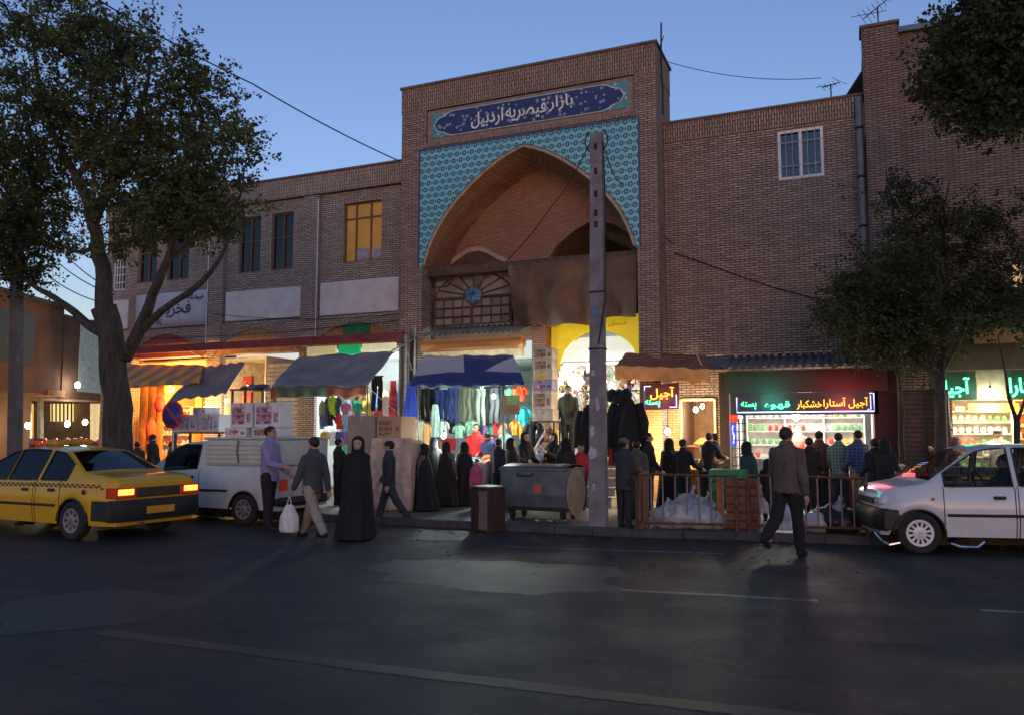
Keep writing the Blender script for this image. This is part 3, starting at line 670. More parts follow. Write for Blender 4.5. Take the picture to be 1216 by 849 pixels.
def tubelamp(x0, x1, y, z, col, w, es=12, label=None, light=True, group=None):
    o = thing('tube_lamp', label, 'lamp', ((x0 + x1) / 2, y, z), 0, group); h = (x1 - x0) / 2
    mb = MB(); mb.tube([(-h, 0, 0), (h, 0, 0)], .02, 8); mb.build('tube', emis('tube_%d_%d' % (int(es), int(col[2] * 100)), col, es), o)
    mb = MB(); mb.box(-h - .03, h + .03, -.03, .03, .025, .07); mb.build('batten', WHITEP, o)
    if light:
        L = bpy.data.lights.new('tube_light', 'AREA'); L.shape = 'RECTANGLE'; L.size = 2 * h; L.size_y = .08; L.energy = w; L.color = col
        lo = bpy.data.objects.new('tube_light', L); COL.objects.link(lo); lo.location = (0, 0, -.05); lo.parent = o
    return o
OR = (1, .50, .14); WM = (1, .72, .38); CW = (.86, .97, 1.0); NW = (1, .93, .82); GR = (.3, 1, .5)
AMB = M('amber_wall', (.60, .36, .16), .9, var=.15)
room(lw, -13.3, -10.15, .46, 3.2, .12, 3.9, AMB)
room(lw, -9.75, -8.25, .46, 2.6, .12, 3.9, M('cream_brick_wall', (.66, .58, .46), .9))
room(lw, -6.35, -3.12, .46, 3.0, .12, 3.9, WHW)
room(gw, -2.2, .66, .3, 3.4, .12, 3.5, M('grey_green_wall', (.42, .46, .44), .9))
room(gw, 1.05, 3.42, .3, 4.0, 1.03, 3.9, WHW)
room(rw, 4.28, 5.05, .36, 1.6, .12, 2.45, M('brown_kitchen_wall', (.36, .22, .12), .9))
room(rw, 5.5, 8.35, .36, 3.0, .12, 2.9, WHW)
room(rb, 9.85, 15, .32, 3.2, .12, 2.9, M('cream_shop_wall', (.7, .62, .48), .9))
# ---------------------------------------------------------------- goods
PAL = {}
def C_(r, g, b, rough=.85): 
    k = 'cloth_%02x%02x%02x' % (int(r * 255), int(g * 255), int(b * 255))
    return M(k, (r, g, b), rough, var=.18, sc=9)
def garment(kind, x, y, z, w, h, col, label, group, rz=0, name=None):     # hangs from z downward
    s_ = random.random() * 9; name = name or ('hanging_' + kind)
    mb = MB()
    if kind == 'trousers':
        def half(s0):
            def fn(u, v):
                a = 2 * math.pi * u; t = v; wr = w * (.5 - .0 * t) * (.52 - .16 * t); cx = s0 * w * (.235 + .05 * t) * min(1, .75 + t)
                if t < .25: wr = w * .27
                return (cx + wr * math.cos(a) + .012 * math.sin(7 * t + s_), .045 * (1 - .3 * t) * math.sin(a) + .01 * math.sin(11 * t + a + s_), -h * t)
            return fn
        mb.sheet(half(-1), 12, 12); mb.sheet(half(1), 12, 12); mb.box(-w * .47, w * .47, -.05, .05, -.035, .0, bev=.01)
    elif kind == 'shirt':
        def fn(u, v):
            a = 2 * math.pi * u; t = v; hw = w * .5 * min(1, .35 + t * 4) * (.75 + .06 * math.sin(t * 5 + s_))
            return (hw * math.cos(a), (.05 + .02 * math.sin(a * 5 + s_)) * math.sin(a) + .012 * math.sin(9 * t), -h * t)
        mb.sheet(fn, 22, 10)
        for sx in (-1, 1): mb.tube([(sx * w * .3, 0, -h * .07), (sx * w * .46, .0, -h * .2), (sx * w * .52, .01, -h * .55)], [w * .1, w * .11, w * .08], 8)
        mb.tube([(-w * .3, 0, .0), (0, 0, .05), (w * .3, 0, .0)], .006, 4)
    elif kind == 'coat':
        def fn(u, v):
            a = 2 * math.pi * u; t = v; hw = w * .5 * math.sin(min(1, .12 + t * 1.3) * math.pi / 2) * (1 - .12 * max(0, t - .6)); d = .2 * (1 + .25 * math.sin(a * 4 + s_))
            return (hw * math.cos(a) + .02 * math.sin(t * 6 + a * 3), d * math.sin(min(1, t * 2.5 + .1) * 1.57) * math.sin(a), -h * t)
        mb.sheet(fn, 28, 14)
        for sx in (-1, 1): mb.tube([(sx * w * .34, 0, -h * .12), (sx * w * .5, -.05, -h * .4), (sx * w * .48, -.1, -h * .78)], [.09, .11, .08], 9)
    elif kind == 'dress':
        def fn(u, v):
            a = 2 * math.pi * u; t = v; hw = w * .5 * (.45 + .55 * t ** .8); 
            return (hw * math.cos(a) * (1 + .06 * math.sin(a * 7 + s_)), .09 * (.5 + t) * math.sin(a) * (1 + .25 * math.sin(a * 9)), -h * t)
        mb.sheet(fn, 36, 10)
    elif kind == 'bag':
        mb.ball((0, 0, -h / 2), h / 2, 12, sq=(w / h, .4, 1)); mb.tube([(-w * .2, 0, -h * .1), (0, 0, .08), (w * .2, 0, -h * .1)], .01, 4)
    for i, v in enumerate(mb.v):
        q = noise.noise(Vector((v[0] * 6 + s_, v[1] * 6, v[2] * 4))); mb.v[i] = (v[0], v[1] + q * .03, v[2])
    o = mb.build(name, col, None, (x, y, z)); o.rotation_euler.z = rz
    return tag(o, label, 'clothing' if kind != 'bag' else 'bag', group)
def carton(x, y, z, w, d, h, mat, label, rz=0, group=None, print_=None, name='carton', text_=None):
    o = thing(name, label, 'box', (x, y, z), rz, group)
    mb = MB(); mb.box(-w / 2, w / 2, -d / 2, d / 2, 0, h, bev=.006); mb.build('box_body', mat, o)
    mb = MB(); mb.box(-.03, .03, -d / 2 - .002, d / 2 + .002, h - .1, h + .003); mb.build('tape', M('packing_tape', (.45, .33, .18), .3), o)
    if print_:
        mb = MB(); a = random.uniform(.28, .38)
        mb.box(-w * .42, w * a * .5, -d / 2 - .004, -d / 2 - .001, h * .14, h * .84); mb.box(w * .26, w * .44, -d / 2 - .004, -d / 2 - .001, h * .22, h * .6)
        mb.build('printed_panel', print_, o)
    return o
CARD = M('cardboard', (.42, .28, .16), .85, var=.15, sc=3); CARDG = M('grey_cardboard', (.30, .25, .22), .85, var=.15, sc=3); WBOX = M('white_box', (.62, .64, .68), .6, var=.12, sc=3)
def printed(name, c1, c2, c3, sc=9):
    m, b = newmat(name); x, y, z, t = coords(); v = S.nt.nodes.new('ShaderNodeTexVoronoi'); v.inputs['Scale'].default_value = sc; S.nt.links.new(comb(x + (nz(7, 2) - .5) * .1, z).o, v.inputs['Vector'])
    d = S(v.outputs['Distance']); c = mix(d < .33, c1, c2); c = mix((z * 55).sin() > .55, c, c3); c = mix(nz(9, 3) > .56, c, c3); setin(b, 'Base Color', c); b.inputs['Roughness'].default_value = .55; return m
BROWNP = printed('brown_print', (.20, .10, .06), (.42, .28, .16), (.35, .22, .13)); REDP = printed('red_print', (.42, .10, .06), (.6, .5, .35), (.62, .62, .64)); BLUEP = M('blue_print', (.12, .18, .36), .6); PINKP = printed('plum_print', (.24, .07, .12), (.55, .5, .5), (.40, .25, .3), 7); YELP = M('yellow_print', (.6, .4, .08), .6)
def px(x, y, Y): return P(x, y, Y)
# ---- shop M (under the blue and white tarpaulin): rows of hanging trousers and tops
TB = [('black', (.012, .012, .014)), ('navy', (.015, .03, .13)), ('blue denim', (.03, .06, .22)), ('grey green', (.20, .24, .20)), ('dark grey', (.05, .055, .06)), ('olive', (.12, .13, .08))]
seq = [0, 0, 1, 2, 1, 3, 5, 3, 3, 0, 4, 0]
for i, k in enumerate(seq):
    p = px(505 + i * 8.2, 459, -1.1); nm, c = TB[k]
    garment('trousers', p.x, p.y + .12 * (i % 2), 2.75 + random.uniform(-.03, .03), .26, .82 + random.uniform(-.05, .1), C_(*c), '%s trousers hanging in the row under the blue and white tarpaulin' % nm, 'trousers hanging under the blue tarpaulin')
mb = MB(); a = px(500, 456, -1.05); b = px(640, 458, -1.05); mb.tube([(a.x, -1.04, 2.79), (b.x, -1.04, 2.79)], .015, 6); tag(mb.build('hanging_rail', GALV), 'steel rail carrying the row of trousers under the blue tarpaulin', 'rail')
extra = [('shirt', 617, 459, .38, .34, (.75, .06, .015), 'bright orange red top hanging right of the trousers'), ('shirt', 622, 485, .36, .42, (.02, .42, .50), 'turquoise top hanging below the orange red one'),
         ('shirt', 612, 500, .26, .32, (.75, .25, .03), 'orange top hanging beside the turquoise one'), ('shirt', 621, 505, .26, .3, (.8, .5, .05), 'yellow top hanging below the turquoise one'),
         ('shirt', 606, 461, .3, .3, (.08, .3, .14), 'green patterned top behind the cardboard price board'), ('coat', 634, 500, .34, .6, (.02, .02, .025), 'black jacket hanging at the right end of the clothes stall'),
         ('shirt', 545, 505, .3, .3, (.30, .55, .40), 'pale green top lying over the back of the stall'), ('shirt', 525, 500, .34, .34, (.62, .78, .70), 'mint white top under the blue trousers'),
         ('shirt', 560, 500, .3, .32, (.22, .45, .28), 'striped green top behind the red shirted seller'), ('dress', 517, 480, .3, .8, (.45, .68, .58), 'long pale mint dress hanging left of the stall'),
         ('shirt', 600, 515, .3, .4, (.30, .50, .45), 'grey green top beside the stall pole'), ('shirt', 602, 540, .26, .3, (.6, .6, .62), 'white top on the stall beside the pole')]
for kind, x, y, w, h, c, lb in extra:
    p = px(x, y, -1.25 if kind != 'shirt' or y > 470 else -1.15); garment(kind, p.x, p.y, p.z, w, h, C_(*c), lb, 'tops hanging at the clothes stall')
# left of stall: blue garment, red/pink small clothes
p = px(488, 455, -1.6); garment('dress', p.x, p.y, p.z, .42, .95, C_(.02, .05, .32), 'royal blue dress hanging beside the cable bundle', 'clothes hung on the pier')
for i, (x, y, c, nm) in enumerate(((483, 500, (.5, .05, .1), 'crimson'), (489, 504, (.7, .4, .45), 'pale pink'), (494, 498, (.55, .3, .1), 'ochre'), (501, 500, (.45, .5, .3), 'lime patterned'), (507, 503, (.7, .35, .12), 'orange printed'))):
    p = px(x, y, -1.7); garment('shirt', p.x, p.y, p.z, .2, .5, C_(*c), '%s child top hanging below the blue dress' % nm, 'child tops hung by the pier')
# white shop A goods
p = px(448, 446, -.35); garment('trousers', p.x, p.y, p.z, .36, .95, C_(.01, .01, .012), 'black leggings hanging against the bright white shop', 'clothes in the white shop')
p = px(467, 452, -.5); garment('dress', p.x, p.y, p.z, .34, 1.9, M('red_white_print', (.62, .05, .07), .8, var=.9, sc=3.5), 'long red and white printed dress hanging at the shop corner', 'clothes in the white shop')
for i, (x, y, w, h, c, nm) in enumerate(((411, 478, .3, .42, (.5, .16, .32), 'mauve'), (425, 478, .3, .42, (.05, .35, .2), 'green'), (437, 480, .26, .36, (.6, .5, .1), 'yellow'), (395, 470, .26, .55, (.45, .6, .05), 'lime'), (424, 462, .2, .3, (.6, .06, .06), 'red'), (432, 462, .2, .3, (.7, .65, .2), 'pale yellow'),
        (449, 488, .26, .3, (.6, .08, .08), 'red and black'), (441, 503, .3, .42, (.45, .35, .2), 'tan'), (452, 505, .28, .42, (.55, .5, .4), 'beige'), (402, 470, .2, .75, (.04, .09, .1), 'dark teal'), (390, 470, .22, .8, (.05, .07, .06), 'black green'), (413, 507, .3, .3, (.3, .5, .55), 'pale blue'), (383, 475, .2, .8, (.25, .3, .22), 'sage'), (458, 470, .24, .5, (.6, .6, .55), 'off white'))):
    p = px(x, y, -.2); garment('shirt', p.x, p.y, p.z, w, h, C_(*c), '%s top on display in the bright white shop' % nm, 'tops displayed in the white shop')
random.seed(31)
CN = [('white', (.7, .7, .7)), ('black', (.02, .02, .02)), ('rose', (.55, .2, .28)), ('mustard', (.5, .35, .06)), ('emerald', (.03, .3, .15)), ('sky blue', (.25, .42, .6)), ('scarlet', (.55, .03, .04)), ('violet', (.25, .1, .4)), ('camel', (.4, .27, .15)), ('denim blue', (.06, .1, .25)), ('lime', (.4, .55, .08)), ('grey', (.25, .25, .27))]
for r_, (Y_, n_) in enumerate(((2.6, 9), (1.7, 9))):
    for row in range(3):
        for i in range(n_):
            nm, c = random.choice(CN); garment(random.choice(('shirt', 'shirt', 'dress', 'trousers')), -6.15 + i * .33 + random.uniform(-.04, .04), Y_, 1.25 + row * .82 + random.uniform(-.05, .05), .28, random.uniform(.45, .7), C_(*c), '%s garment in the rows deep inside the bright white shop' % nm, 'garments deep inside the white shop', rz=random.uniform(-.3, .3))
for i in range(26):
    nm, c = random.choice(CN); p = px(508 + (i % 13) * 7.4 + random.uniform(-2, 2), 498 + 22 * (i // 13) + random.uniform(-4, 4), -.9); garment('shirt', p.x, p.y, p.z, .25, random.uniform(.28, .4), C_(*c), '%s top in the back rows under the blue and white tarpaulin' % nm, 'tops in the back rows of the stall')
for i in range(12):
    nm, c = random.choice(CN); p = px(386 + (i % 6) * 8 + random.uniform(-2, 2), 492 + 20 * (i // 6), -.3); garment('shirt', p.x, p.y, p.z, .26, random.uniform(.3, .4), C_(*c), '%s top low on the display of the bright white shop' % nm, 'tops low on the white shop display')
# tables heaped with clothes
def table(name, label, x0, x1, y0, y1, h, mat, z0=.12, skirt=None):
    o = thing(name, label, 'table', ((x0 + x1) / 2, (y0 + y1) / 2, z0)); w, d = (x1 - x0) / 2, (y1 - y0) / 2
    mb = MB(); mb.box(-w, w, -d, d, h - .04, h, bev=.008); mb.build('tabletop', mat, o)
    for sx in (-1, 1):
        for sy in (-1, 1): mb = MB(); mb.box(sx * (w - .06) - .025, sx * (w - .06) + .025, sy * (d - .06) - .025, sy * (d - .06) + .025, 0, h - .042); mb.build('leg', WOODD, o)
    if skirt:
        mb = MB()
        def fn(u, v):
            per = [(-w, d), (-w, -d), (w, -d), (w, d)]; t = u * 3; i = min(2, int(t)); f = t - i; a, b = per[i], per[i + 1]
            k = .012 + .03 * v; s_ = math.sin(u * 120) * k; nx, ny = [(-1, 0), (0, -1), (1, 0)][i]
            return (a[0] + (b[0] - a[0]) * f + nx * (.02 + s_), a[1] + (b[1] - a[1]) * f + ny * (.02 + s_), h - .0 - (h - .06) * v)
        mb.sheet(fn, 150, 4); mb.build('table_skirt', skirt, o)
    return o
def heap(x0, x1, y0, y1, z, cols, n, label, cat='clothing', name='folded_garment', group=None, s=(.14, .1, .04), pile=.12):
    protos = []
    for i in range(n):
        c = cols[i % len(cols)]; key = c[0]
        mb = MB(); mb.ball((0, 0, 0), 1, 10, sq=s); sd = random.random() * 50
        for k, v in enumerate(mb.v):
            q = noise.noise_vector(Vector(v) * 14 + Vector((sd, 0, 0))); mb.v[k] = (v[0] + q.x * .04, v[1] + q.y * .03, v[2] + q.z * .025)
        u, w = random.random(), random.random()
        o = mb.build(name, C_(*c[1]), None, (x0 + (x1 - x0) * u, y0 + (y1 - y0) * w, z + s[2] * .7 + pile * random.random() * (1 - abs(2 * w - 1)))); o.rotation_euler = (random.uniform(-.3, .3), random.uniform(-.3, .3), random.uniform(0, 3))
        tag(o, '%s %s' % (c[0], label), cat, group)
CL = [('white', (.65, .65, .68)), ('orange', (.7, .2, .04)), ('red', (.5, .04, .05)), ('pink', (.6, .15, .25)), ('teal', (.05, .3, .32)), ('lilac', (.4, .3, .5)), ('cream', (.6, .52, .35)), ('green', (.12, .35, .15)), ('black', (.02, .02, .02)), ('yellow', (.65, .5, .1))]
table('market_table', 'long table heaped with clothes under the blue and white tarpaulin', -1.5, 1.1, -2.6, -1.7, .85, WOODD, skirt=C_(.05, .05, .06))
heap(-1.4, .2, -2.5, -1.75, .97, [CL[i] for i in (0, 6, 7, 4, 8, 0)], 34, 'garment heaped on the left of the long stall table', group='clothes heaped on the stall table')
heap(.2, 1.0, -2.5, -1.75, .97, [CL[i] for i in (0, 1, 2, 1, 3, 6)], 34, 'garment heaped on the right of the long stall table', group='clothes heaped on the stall table')
table('market_table', 'small table with a white and lilac cloth left of the clothes stall', -2.3, -1.75, -3.1, -2.2, .85, WOODD, skirt=M('lilac_print', (.5, .45, .6), .8, var=.5, sc=8))
heap(-2.25, -1.8, -3.0, -2.3, .97, [CL[i] for i in (0, 5, 0, 3)], 9, 'garment lying on the small cloth covered table', group='clothes on the small table')
p = px(607, 492, -2.75)
pb = thing('price_board', 'cardboard price board fixed to the stall pole', 'sign', (p.x, p.y, p.z)); mb = MB(); mb.box(-.2, .2, -.01, .01, 0, .42); mb.build('board', CARD, pb); mb = MB(); mb.box(-.08, .19, -.014, -.011, .22, .4); mb.build('green_panel', M('lime_panel', (.3, .6, .2), .6), pb)
for k in range(4): mb = MB(); mb.box(-.17, .16 - .05 * (k % 2), -.014, -.011, .02 + k * .045, .035 + k * .045); mb.build('written_line', BROWNP, pb)
# ---- blue and white tarpaulin
def q4(a, b, c, d, u, v): return (a * (1 - u) + b * u) * (1 - v) + (d * (1 - u) + c * u) * v
def tarp(name, label, pts, mat, folds=.03, nu=36, nv=14, sag=.1, drop=0, dropmat=None, parent=None):
    a, b, c, d = [Vector(p) for p in pts]        # back-left, back-right, front-right, front-left
    mb = MB(); sd = random.random() * 9
    def fn(u, v):
        p = q4(a, b, c, d, u, v); s_ = sag * math.sin(math.pi * u) * math.sin(math.pi * v)
        return p + Vector((0, 0, -s_ + folds * noise.noise(Vector((u * 5 + sd, v * 3, 0))) * 1.5 + folds * .3 * math.sin(u * 30 + v * 5)))
    mb.sheet(fn, nu, nv, 0, .004)
    if drop:
        mb.sheet(lambda u, v: Vector(fn(u, 1)) + Vector((0, -.015 - .03 * v * math.sin(u * 40), -drop * v * (1 + .08 * math.sin(u * 25)))), nu * 2, 4, 1 if dropmat else 0, .003)
    o = mb.build(name, [mat] + ([dropmat] if dropmat else [])); return tag(o, label, 'awning')
def bwmat():
    m, b = newmat('blue_white_tarp'); x, y, z, t = coords()
    # blue bow tie on white: seams meet near the middle
    u = (x + .15) / 1.5; v = (y + 1.0) / -1.75
    k = (u.abs() < .50 - v * .62) * (v < .6)
    k2 = (v > .50 + u.abs() * .22) * (u > -1.05 + (1 - v) * .3)
    f = S.m('MAXIMUM', k, k2)
    setin(b, 'Base Color', mix(f, mix(nz(3, 4), (.42, .43, .47), (.56, .57, .6)), mix(nz(3, 4), (.02, .045, .16), (.03, .07, .24)))); b.inputs['Roughness'].default_value = .6; return m
BLUET = M('blue_tarp', (.025, .055, .20), .6, var=.2, sc=2)
tarp('blue_white_tarpaulin', 'blue and white tarpaulin awning stretched over the clothes stall', [(-2.05, -1.0, 3.58), (.45, -1.0, 3.52), (1.45, -2.75, 2.72), (-1.4, -2.75, 2.74)], bwmat(), .03, sag=.02, drop=.05, dropmat=BLUET)
for x, y, z1, lb in ((.93, -2.72, 2.72, 'pale steel pole holding the right front of the blue tarpaulin'), (-1.2, -2.72, 2.74, 'thin pole holding the left front of the blue tarpaulin')):
    mb = MB(); mb.tube([(0, 0, 0), (0.01, 0, z1 - .12)], .028 if x > 0 else .015, 8); tag(mb.build('awning_pole', GALV, None, (x, y, .12)), lb, 'pole')
# ---- grey tarpaulins left
GT = M('grey_blue_tarp', (.22, .23, .26), .8, var=.25, sc=1.6); GTG = stripe('orange_green_valance', ((.28, .10, .05), (.07, .15, .10)), 2.6, 'x', .45, .9)
g = lambda x, y, Y: tuple(P(x, y, Y))
tarp('grey_tarpaulin', 'sagging blue grey tarpaulin over the cardboard boxes right of the red post', [g(352, 424, -.9), g(470, 417, -.9), g(436, 458, -3.0), g(322, 459, -3.0)], GT, .05, sag=.16, drop=.26, dropmat=GTG)
tarp('grey_tarpaulin', 'steep grey tarpaulin hanging over the lit brick shop left of the red post', [g(237, 436, -.9), g(291, 430, -.9), g(268, 468, -3.0), g(200, 476, -3.2)], M('grey_tarp2', (.22, .215, .22), .8, var=.25, sc=1.6), .06, sag=.2)
STR = stripe('yellow_grey_stripe', ((.70, .38, .06), (.22, .21, .22)), .62, 'x', .5)
tarp('striped_awning', 'yellow and grey striped canvas awning glowing over the orange lit shop', [g(152, 433, -.9), g(243, 433, -.9), g(238, 450, -2.0), g(150, 456, -2.0)], STR, .03, sag=.05, drop=.12)
for x, Y, lb in ((323, -3.0, 'thin pole under the left corner of the grey tarpaulin'), (436, -3.0, 'thin pole under the right corner of the grey tarpaulin')):
    p = P(x, 459, Y); mb = MB(); mb.tube([(0, 0, 0), (0, 0, p.z - .1)], .015, 6); tag(mb.build('awning_pole', IRON, None, (p.x, Y + .02, .12)), lb, 'pole')
# red post, shutter, dark stall shelf
p = P(294, 440, -.1); rp = thing('red_post', 'red painted door post beside the closed shutter', 'post', (p.x, -.05, .12)); mb = MB(); mb.box(-.16, .16, -.06, .05, 0, 3.2); mb.build('post_body', M('red_post_paint', (.42, .05, .03), .5), rp)
mb = MB()
for i in range(28): mb.box(-7.95, -6.78, .20, .235 + .0, .2 + i * .125, .2 + i * .125 + .11, bev=.012)
sh = tag(mb.build('closed_shutter', M('dull_shutter', (.40, .38, .34), .6, .2)), 'closed grey roller shutter behind the grey tarpaulin', 'shutter')
# ---- boxes
p = P(353, 528, -4.6); base = .12
mb = MB()
def boxstack(): 
    carton(-1.55, -4.2, 1.02, .66, .6, .98, CARDG, 'large plain grey brown carton with closed side on the stacked pallets', print_=None)
    carton(-.88, -4.15, 1.02, .55, .6, .5, CARD, 'brown printed carton, lower right of the tall carton stack', print_=BROWNP)
    carton(-.90, -4.15, 1.525, .58, .6, .46, CARD, 'brown printed carton, upper right of the tall carton stack', print_=BROWNP)
    ct = table('display_trolley', 'dark wooden trolley under the large cartons behind the walking man', -1.9, -.55, -4.6, -3.8, .9, WOODD)
boxstack()
bl = thing('wrapped_bale', 'tall bale wrapped in pale beige sheet standing behind the walking man', 'bale', (-.38, -4.9, .12))
mb = MB(); mb.box(-.42, .42, -.3, .3, 0, 1.38, bev=.05)
mb2 = MB(); mb2.sheet(lambda u, v: ((-.45 + .9 * u) * (1 + .02 * math.sin(v * 9)), -.31 - .025 * math.sin(u * 22 + v * 3) - .03 * noise.noise(Vector((u * 6, v * 8, 0))), 1.42 - 1.4 * v), 40, 24, 0, .004)
mb.build('bale_body', M('beige_sheet', (.50, .38, .30), .8, var=.15), bl); mb2.build('sheet_front', M('beige_print_sheet', (.55, .40, .33), .8, var=.28, sc=7), bl)
# white printed boxes on a stand behind the van
st = table('box_stand', 'small wooden stand carrying the white printed boxes behind the white van', *(lambda a: (a.x - .75, a.x + .75, a.y - .3, a.y + .3))(P(243, 510, -3.4)), 1.55, WOODR)
q = P(243, 510, -3.4)
for i, (dx, w, h, dz, lb) in enumerate(((-.42, .78, .42, 0, 'left white printed box on the stand behind the van'), (.34, .66, .42, 0, 'right white printed box on the stand behind the van'), (.04, .4, .18, .422, 'small white box lying on the two printed boxes'))):
    carton(q.x + dx, q.y, .12 + 1.552 + dz, w, .5, h, WBOX, lb, print_=M('pale_blue_print', (.35, .42, .55), .6, var=.8, sc=12))
# no-parking sign
q = P(205, 492, -4.3); ns = thing('traffic_sign', 'round blue no parking sign with red border and bar on a thin post', 'sign', (q.x, q.y, .12))
mb = MB(); mb.tube([(0, 0.04, 0), (0, .04, q.z + .2)], .025, 8); mb.build('post', GALV, ns)
c = (0, 0, q.z - .12)
mb = MB(); mb.lathe([(0, -.012), (.33, -.012), (.33, .012), (0, .012)], c, 32, axis='Y'); mb.build('rim', M('sign_red', (.45, .03, .03), .4), ns)
mb = MB(); mb.lathe([(0, -.016), (.26, -.016), (.26, -.0125), (0, -.0125)], c, 32, axis='Y'); mb.build('disc', M('sign_blue', (.02, .06, .30), .4), ns)
mb = MB(); mb.box(-.035, .035, -.021, -.0165, -.28, .28); mb.xf(Matrix.Translation(c) @ Matrix.Rotation(R(-45), 4, 'Y')); mb.build('diagonal_bar', M('sign_red', (.45, .03, .03), .4), ns)
# ---- tall stack of cartons right of the clothes stall
q = P(648, 500, -1.5); rk = thing('shelf_rack', 'black metal rack with dark goods under the stack of pale cartons', 'rack', (q.x, -1.5, .12))
H = q.z - .12
for sx in (-1, 1):
    for sy in (-1, 1): mb = MB(); mb.box(sx * .27 - .015, sx * .27 + .015, sy * .2 - .015, sy * .2 + .015, 0, H); mb.build('upright', IRON, rk)
for k in range(5): mb = MB(); mb.box(-.28, .28, -.22, .22, H * k / 4 + (.05 if k == 0 else -.02), H * k / 4 + (.07 if k == 0 else 0)); mb.build('shelf', IRON, rk)
for k, (a, z_) in enumerate(((-.13, 3), (.13, 3), (-.12, 2), (.14, 2), (0, 1))):
    mb = MB(); mb.lathe([(.0, 0), (.1, 0), (.11, .08), (.09, .25), (.05, .27), (0, .27)], (0, 0, 0), 14); tag(mb.build('storage_jar', M('jar_%d' % (k % 3), [(.05, .04, .04), (.30, .12, .08), (.35, .34, .32)][k % 3], .3), None, (q.x + a, -1.55, .12 + H * z_ / 4 + .001)), '%s jar on the black rack under the pale cartons' % ['dark', 'brown', 'pale'][k % 3], 'jar', 'jars on the black rack')
z = q.z + .001
for i, (h, mt, pr_, lb) in enumerate(((.27, CARD, None, 'bottom carton'), (.42, WBOX, BROWNP, 'second carton from the bottom'), (.24, WBOX, PINKP, 'carton with plum print'), (.20, WBOX, YELP, 'narrow carton below the two top ones'), (.26, CARDG, BROWNP, 'upper carton'), (.26, CARDG, BROWNP, 'topmost carton'))):
    carton(q.x + random.uniform(-.02, .02), -1.5, z, .46, .4, h, M('pale_card', (.52, .46, .38), .8) if i != 2 else M('blue_card', (.25, .27, .40), .7), lb + ' of the tall stack beside the bright shop', print_=pr_); z += h + .004
# ---- bright yellow shop (N)
ys = thing('yellow_shop_front', 'bright yellow shop front with white arched tympanum under the gateway curtain', 'shop front', (0, 0, 0))
YEL = M('yellow_panel', (.78, .55, .02), .5, var=.08, emit=(1, .75, .03), es=.25)
x0, x1, zb, zt = 1.06, 3.4, 3.42, 4.5
n = 20; arc = [(1.3 + 1.95 * i / n, zb + .72 * math.sin(math.pi * i / n) ** .55) for i in range(n + 1)]
mb = MB(); mb.prism([(x0, zb - .25), (1.3, zb - .25)] + arc + [(3.25, zb - .25), (x1, zb - .25), (x1, zt), (x0, zt)], .02, .1); mb.build('yellow_fascia', YEL, ys)
mb = MB(); mb.box(1.3, 3.25, .03, .06, zb - .12, zb - .04); mb.build('transom', WHITEP, ys)
mb = MB(); mb.prism([(1.3, zb)] + arc[1:-1] + [(3.25, zb)], .16, .2); mb.build('tympanum', M('lit_tympanum', (.75, .8, .75), .5, emit=(.85, 1, .93), es=.35, var=.1, sc=2), ys)
text('lettering', 'آسمان', 2.55, 3.0, 4.22, 4.36, .012, BROWNP, ys, .004); text('lettering', 'فروشگاه', 2.1, 2.5, 4.3, 4.42, .012, BROWNP, ys, .004)
mb = MB(); mb.box(1.06, 1.2, -.0, .12, 1.05, 3.15); mb.box(3.3, 3.4, -.0, .12, 1.05, 3.15); mb.build('door_frame', YEL, ys)
stp = thing('stone_steps', 'pale stone steps climbing to the bright shop beside the pole', 'steps', (0, 0, 0))
for k in range(5):
    mb = MB(); mb.box(1.35, 3.35, -2.75 + k * .3, .3, .122 + k * .18, .12 + (k + 1) * .18 - .03 * 0 , bev=.0); mb.box(1.33, 3.37, -2.78 + k * .3, -2.5 + k * .3 + .02, .12 + (k + 1) * .18 + .002, .12 + (k + 1) * .18 + .032, bev=.006)
    mb.build('step', M('pale_step', (.46, .44, .40), .7), stp)
mb = MB(); mb.box(1.15, 1.34, -2.8, .3, .12, 1.2); tag(mb.build('side_wall', M('tan_render', (.36, .27, .19), .85), stp), None)
hr = thing('handrail', 'white painted tube handrail on the steps of the bright shop', 'railing', (0, 0, 0)); mb = MB(); mb.tube([(1.5, -2.5, .3), (1.5, -2.5, 1.15), (1.5, -1.2, 1.95), (1.5, -1.2, 1.05)], .025, 8); mb.tube([(1.5, -2.5, .75), (1.5, -1.2, 1.5)], .02, 8); mb.build('tube_rail', WHITEP, hr)
# trinkets and housewares hanging in the bright shop
TR = [('white', (.8, .8, .78)), ('cream', (.7, .62, .45)), ('brown', (.22, .13, .08)), ('green', (.15, .32, .18)), ('black', (.03, .03, .03)), ('pink', (.6, .3, .35)), ('pale blue', (.4, .5, .62)), ('gold', (.6, .42, .12))]
def trink(kind):
    mb = MB()
    if kind == 0: mb.lathe([(0, -.02), (.09, -.015), (.085, .0), (.05, .02), (0, .02)], n=14, axis='Y')
    elif kind == 1: mb.ball((0, 0, 0), .06, 10, sq=(1, .8, 1.3)); mb.tube([(0, 0, .07), (0, 0, .14)], .008, 4)
    elif kind == 2: mb.lathe([(.03, -.09), (.05, -.06), (.04, 0), (.025, .05), (.03, .08), (.0, .09)], n=12)
    elif kind == 3: mb.box(-.06, .06, -.03, .03, -.08, .08, bev=.012); mb.tube([(-.03, 0, .08), (0, 0, .12), (.03, 0, .08)], .006, 4)
    else: mb.tube([(.07 * math.cos(t * .63), 0, .07 * math.sin(t * .63)) for t in range(11)], .013, 6); mb.ball((0, 0, -.1), .03, 8)
    me = mb.build('trinket', TR and MATS.get('x') or WHITEP).data
    bpy.data.objects.remove(bpy.data.objects['trinket']); return mb
protos = {}
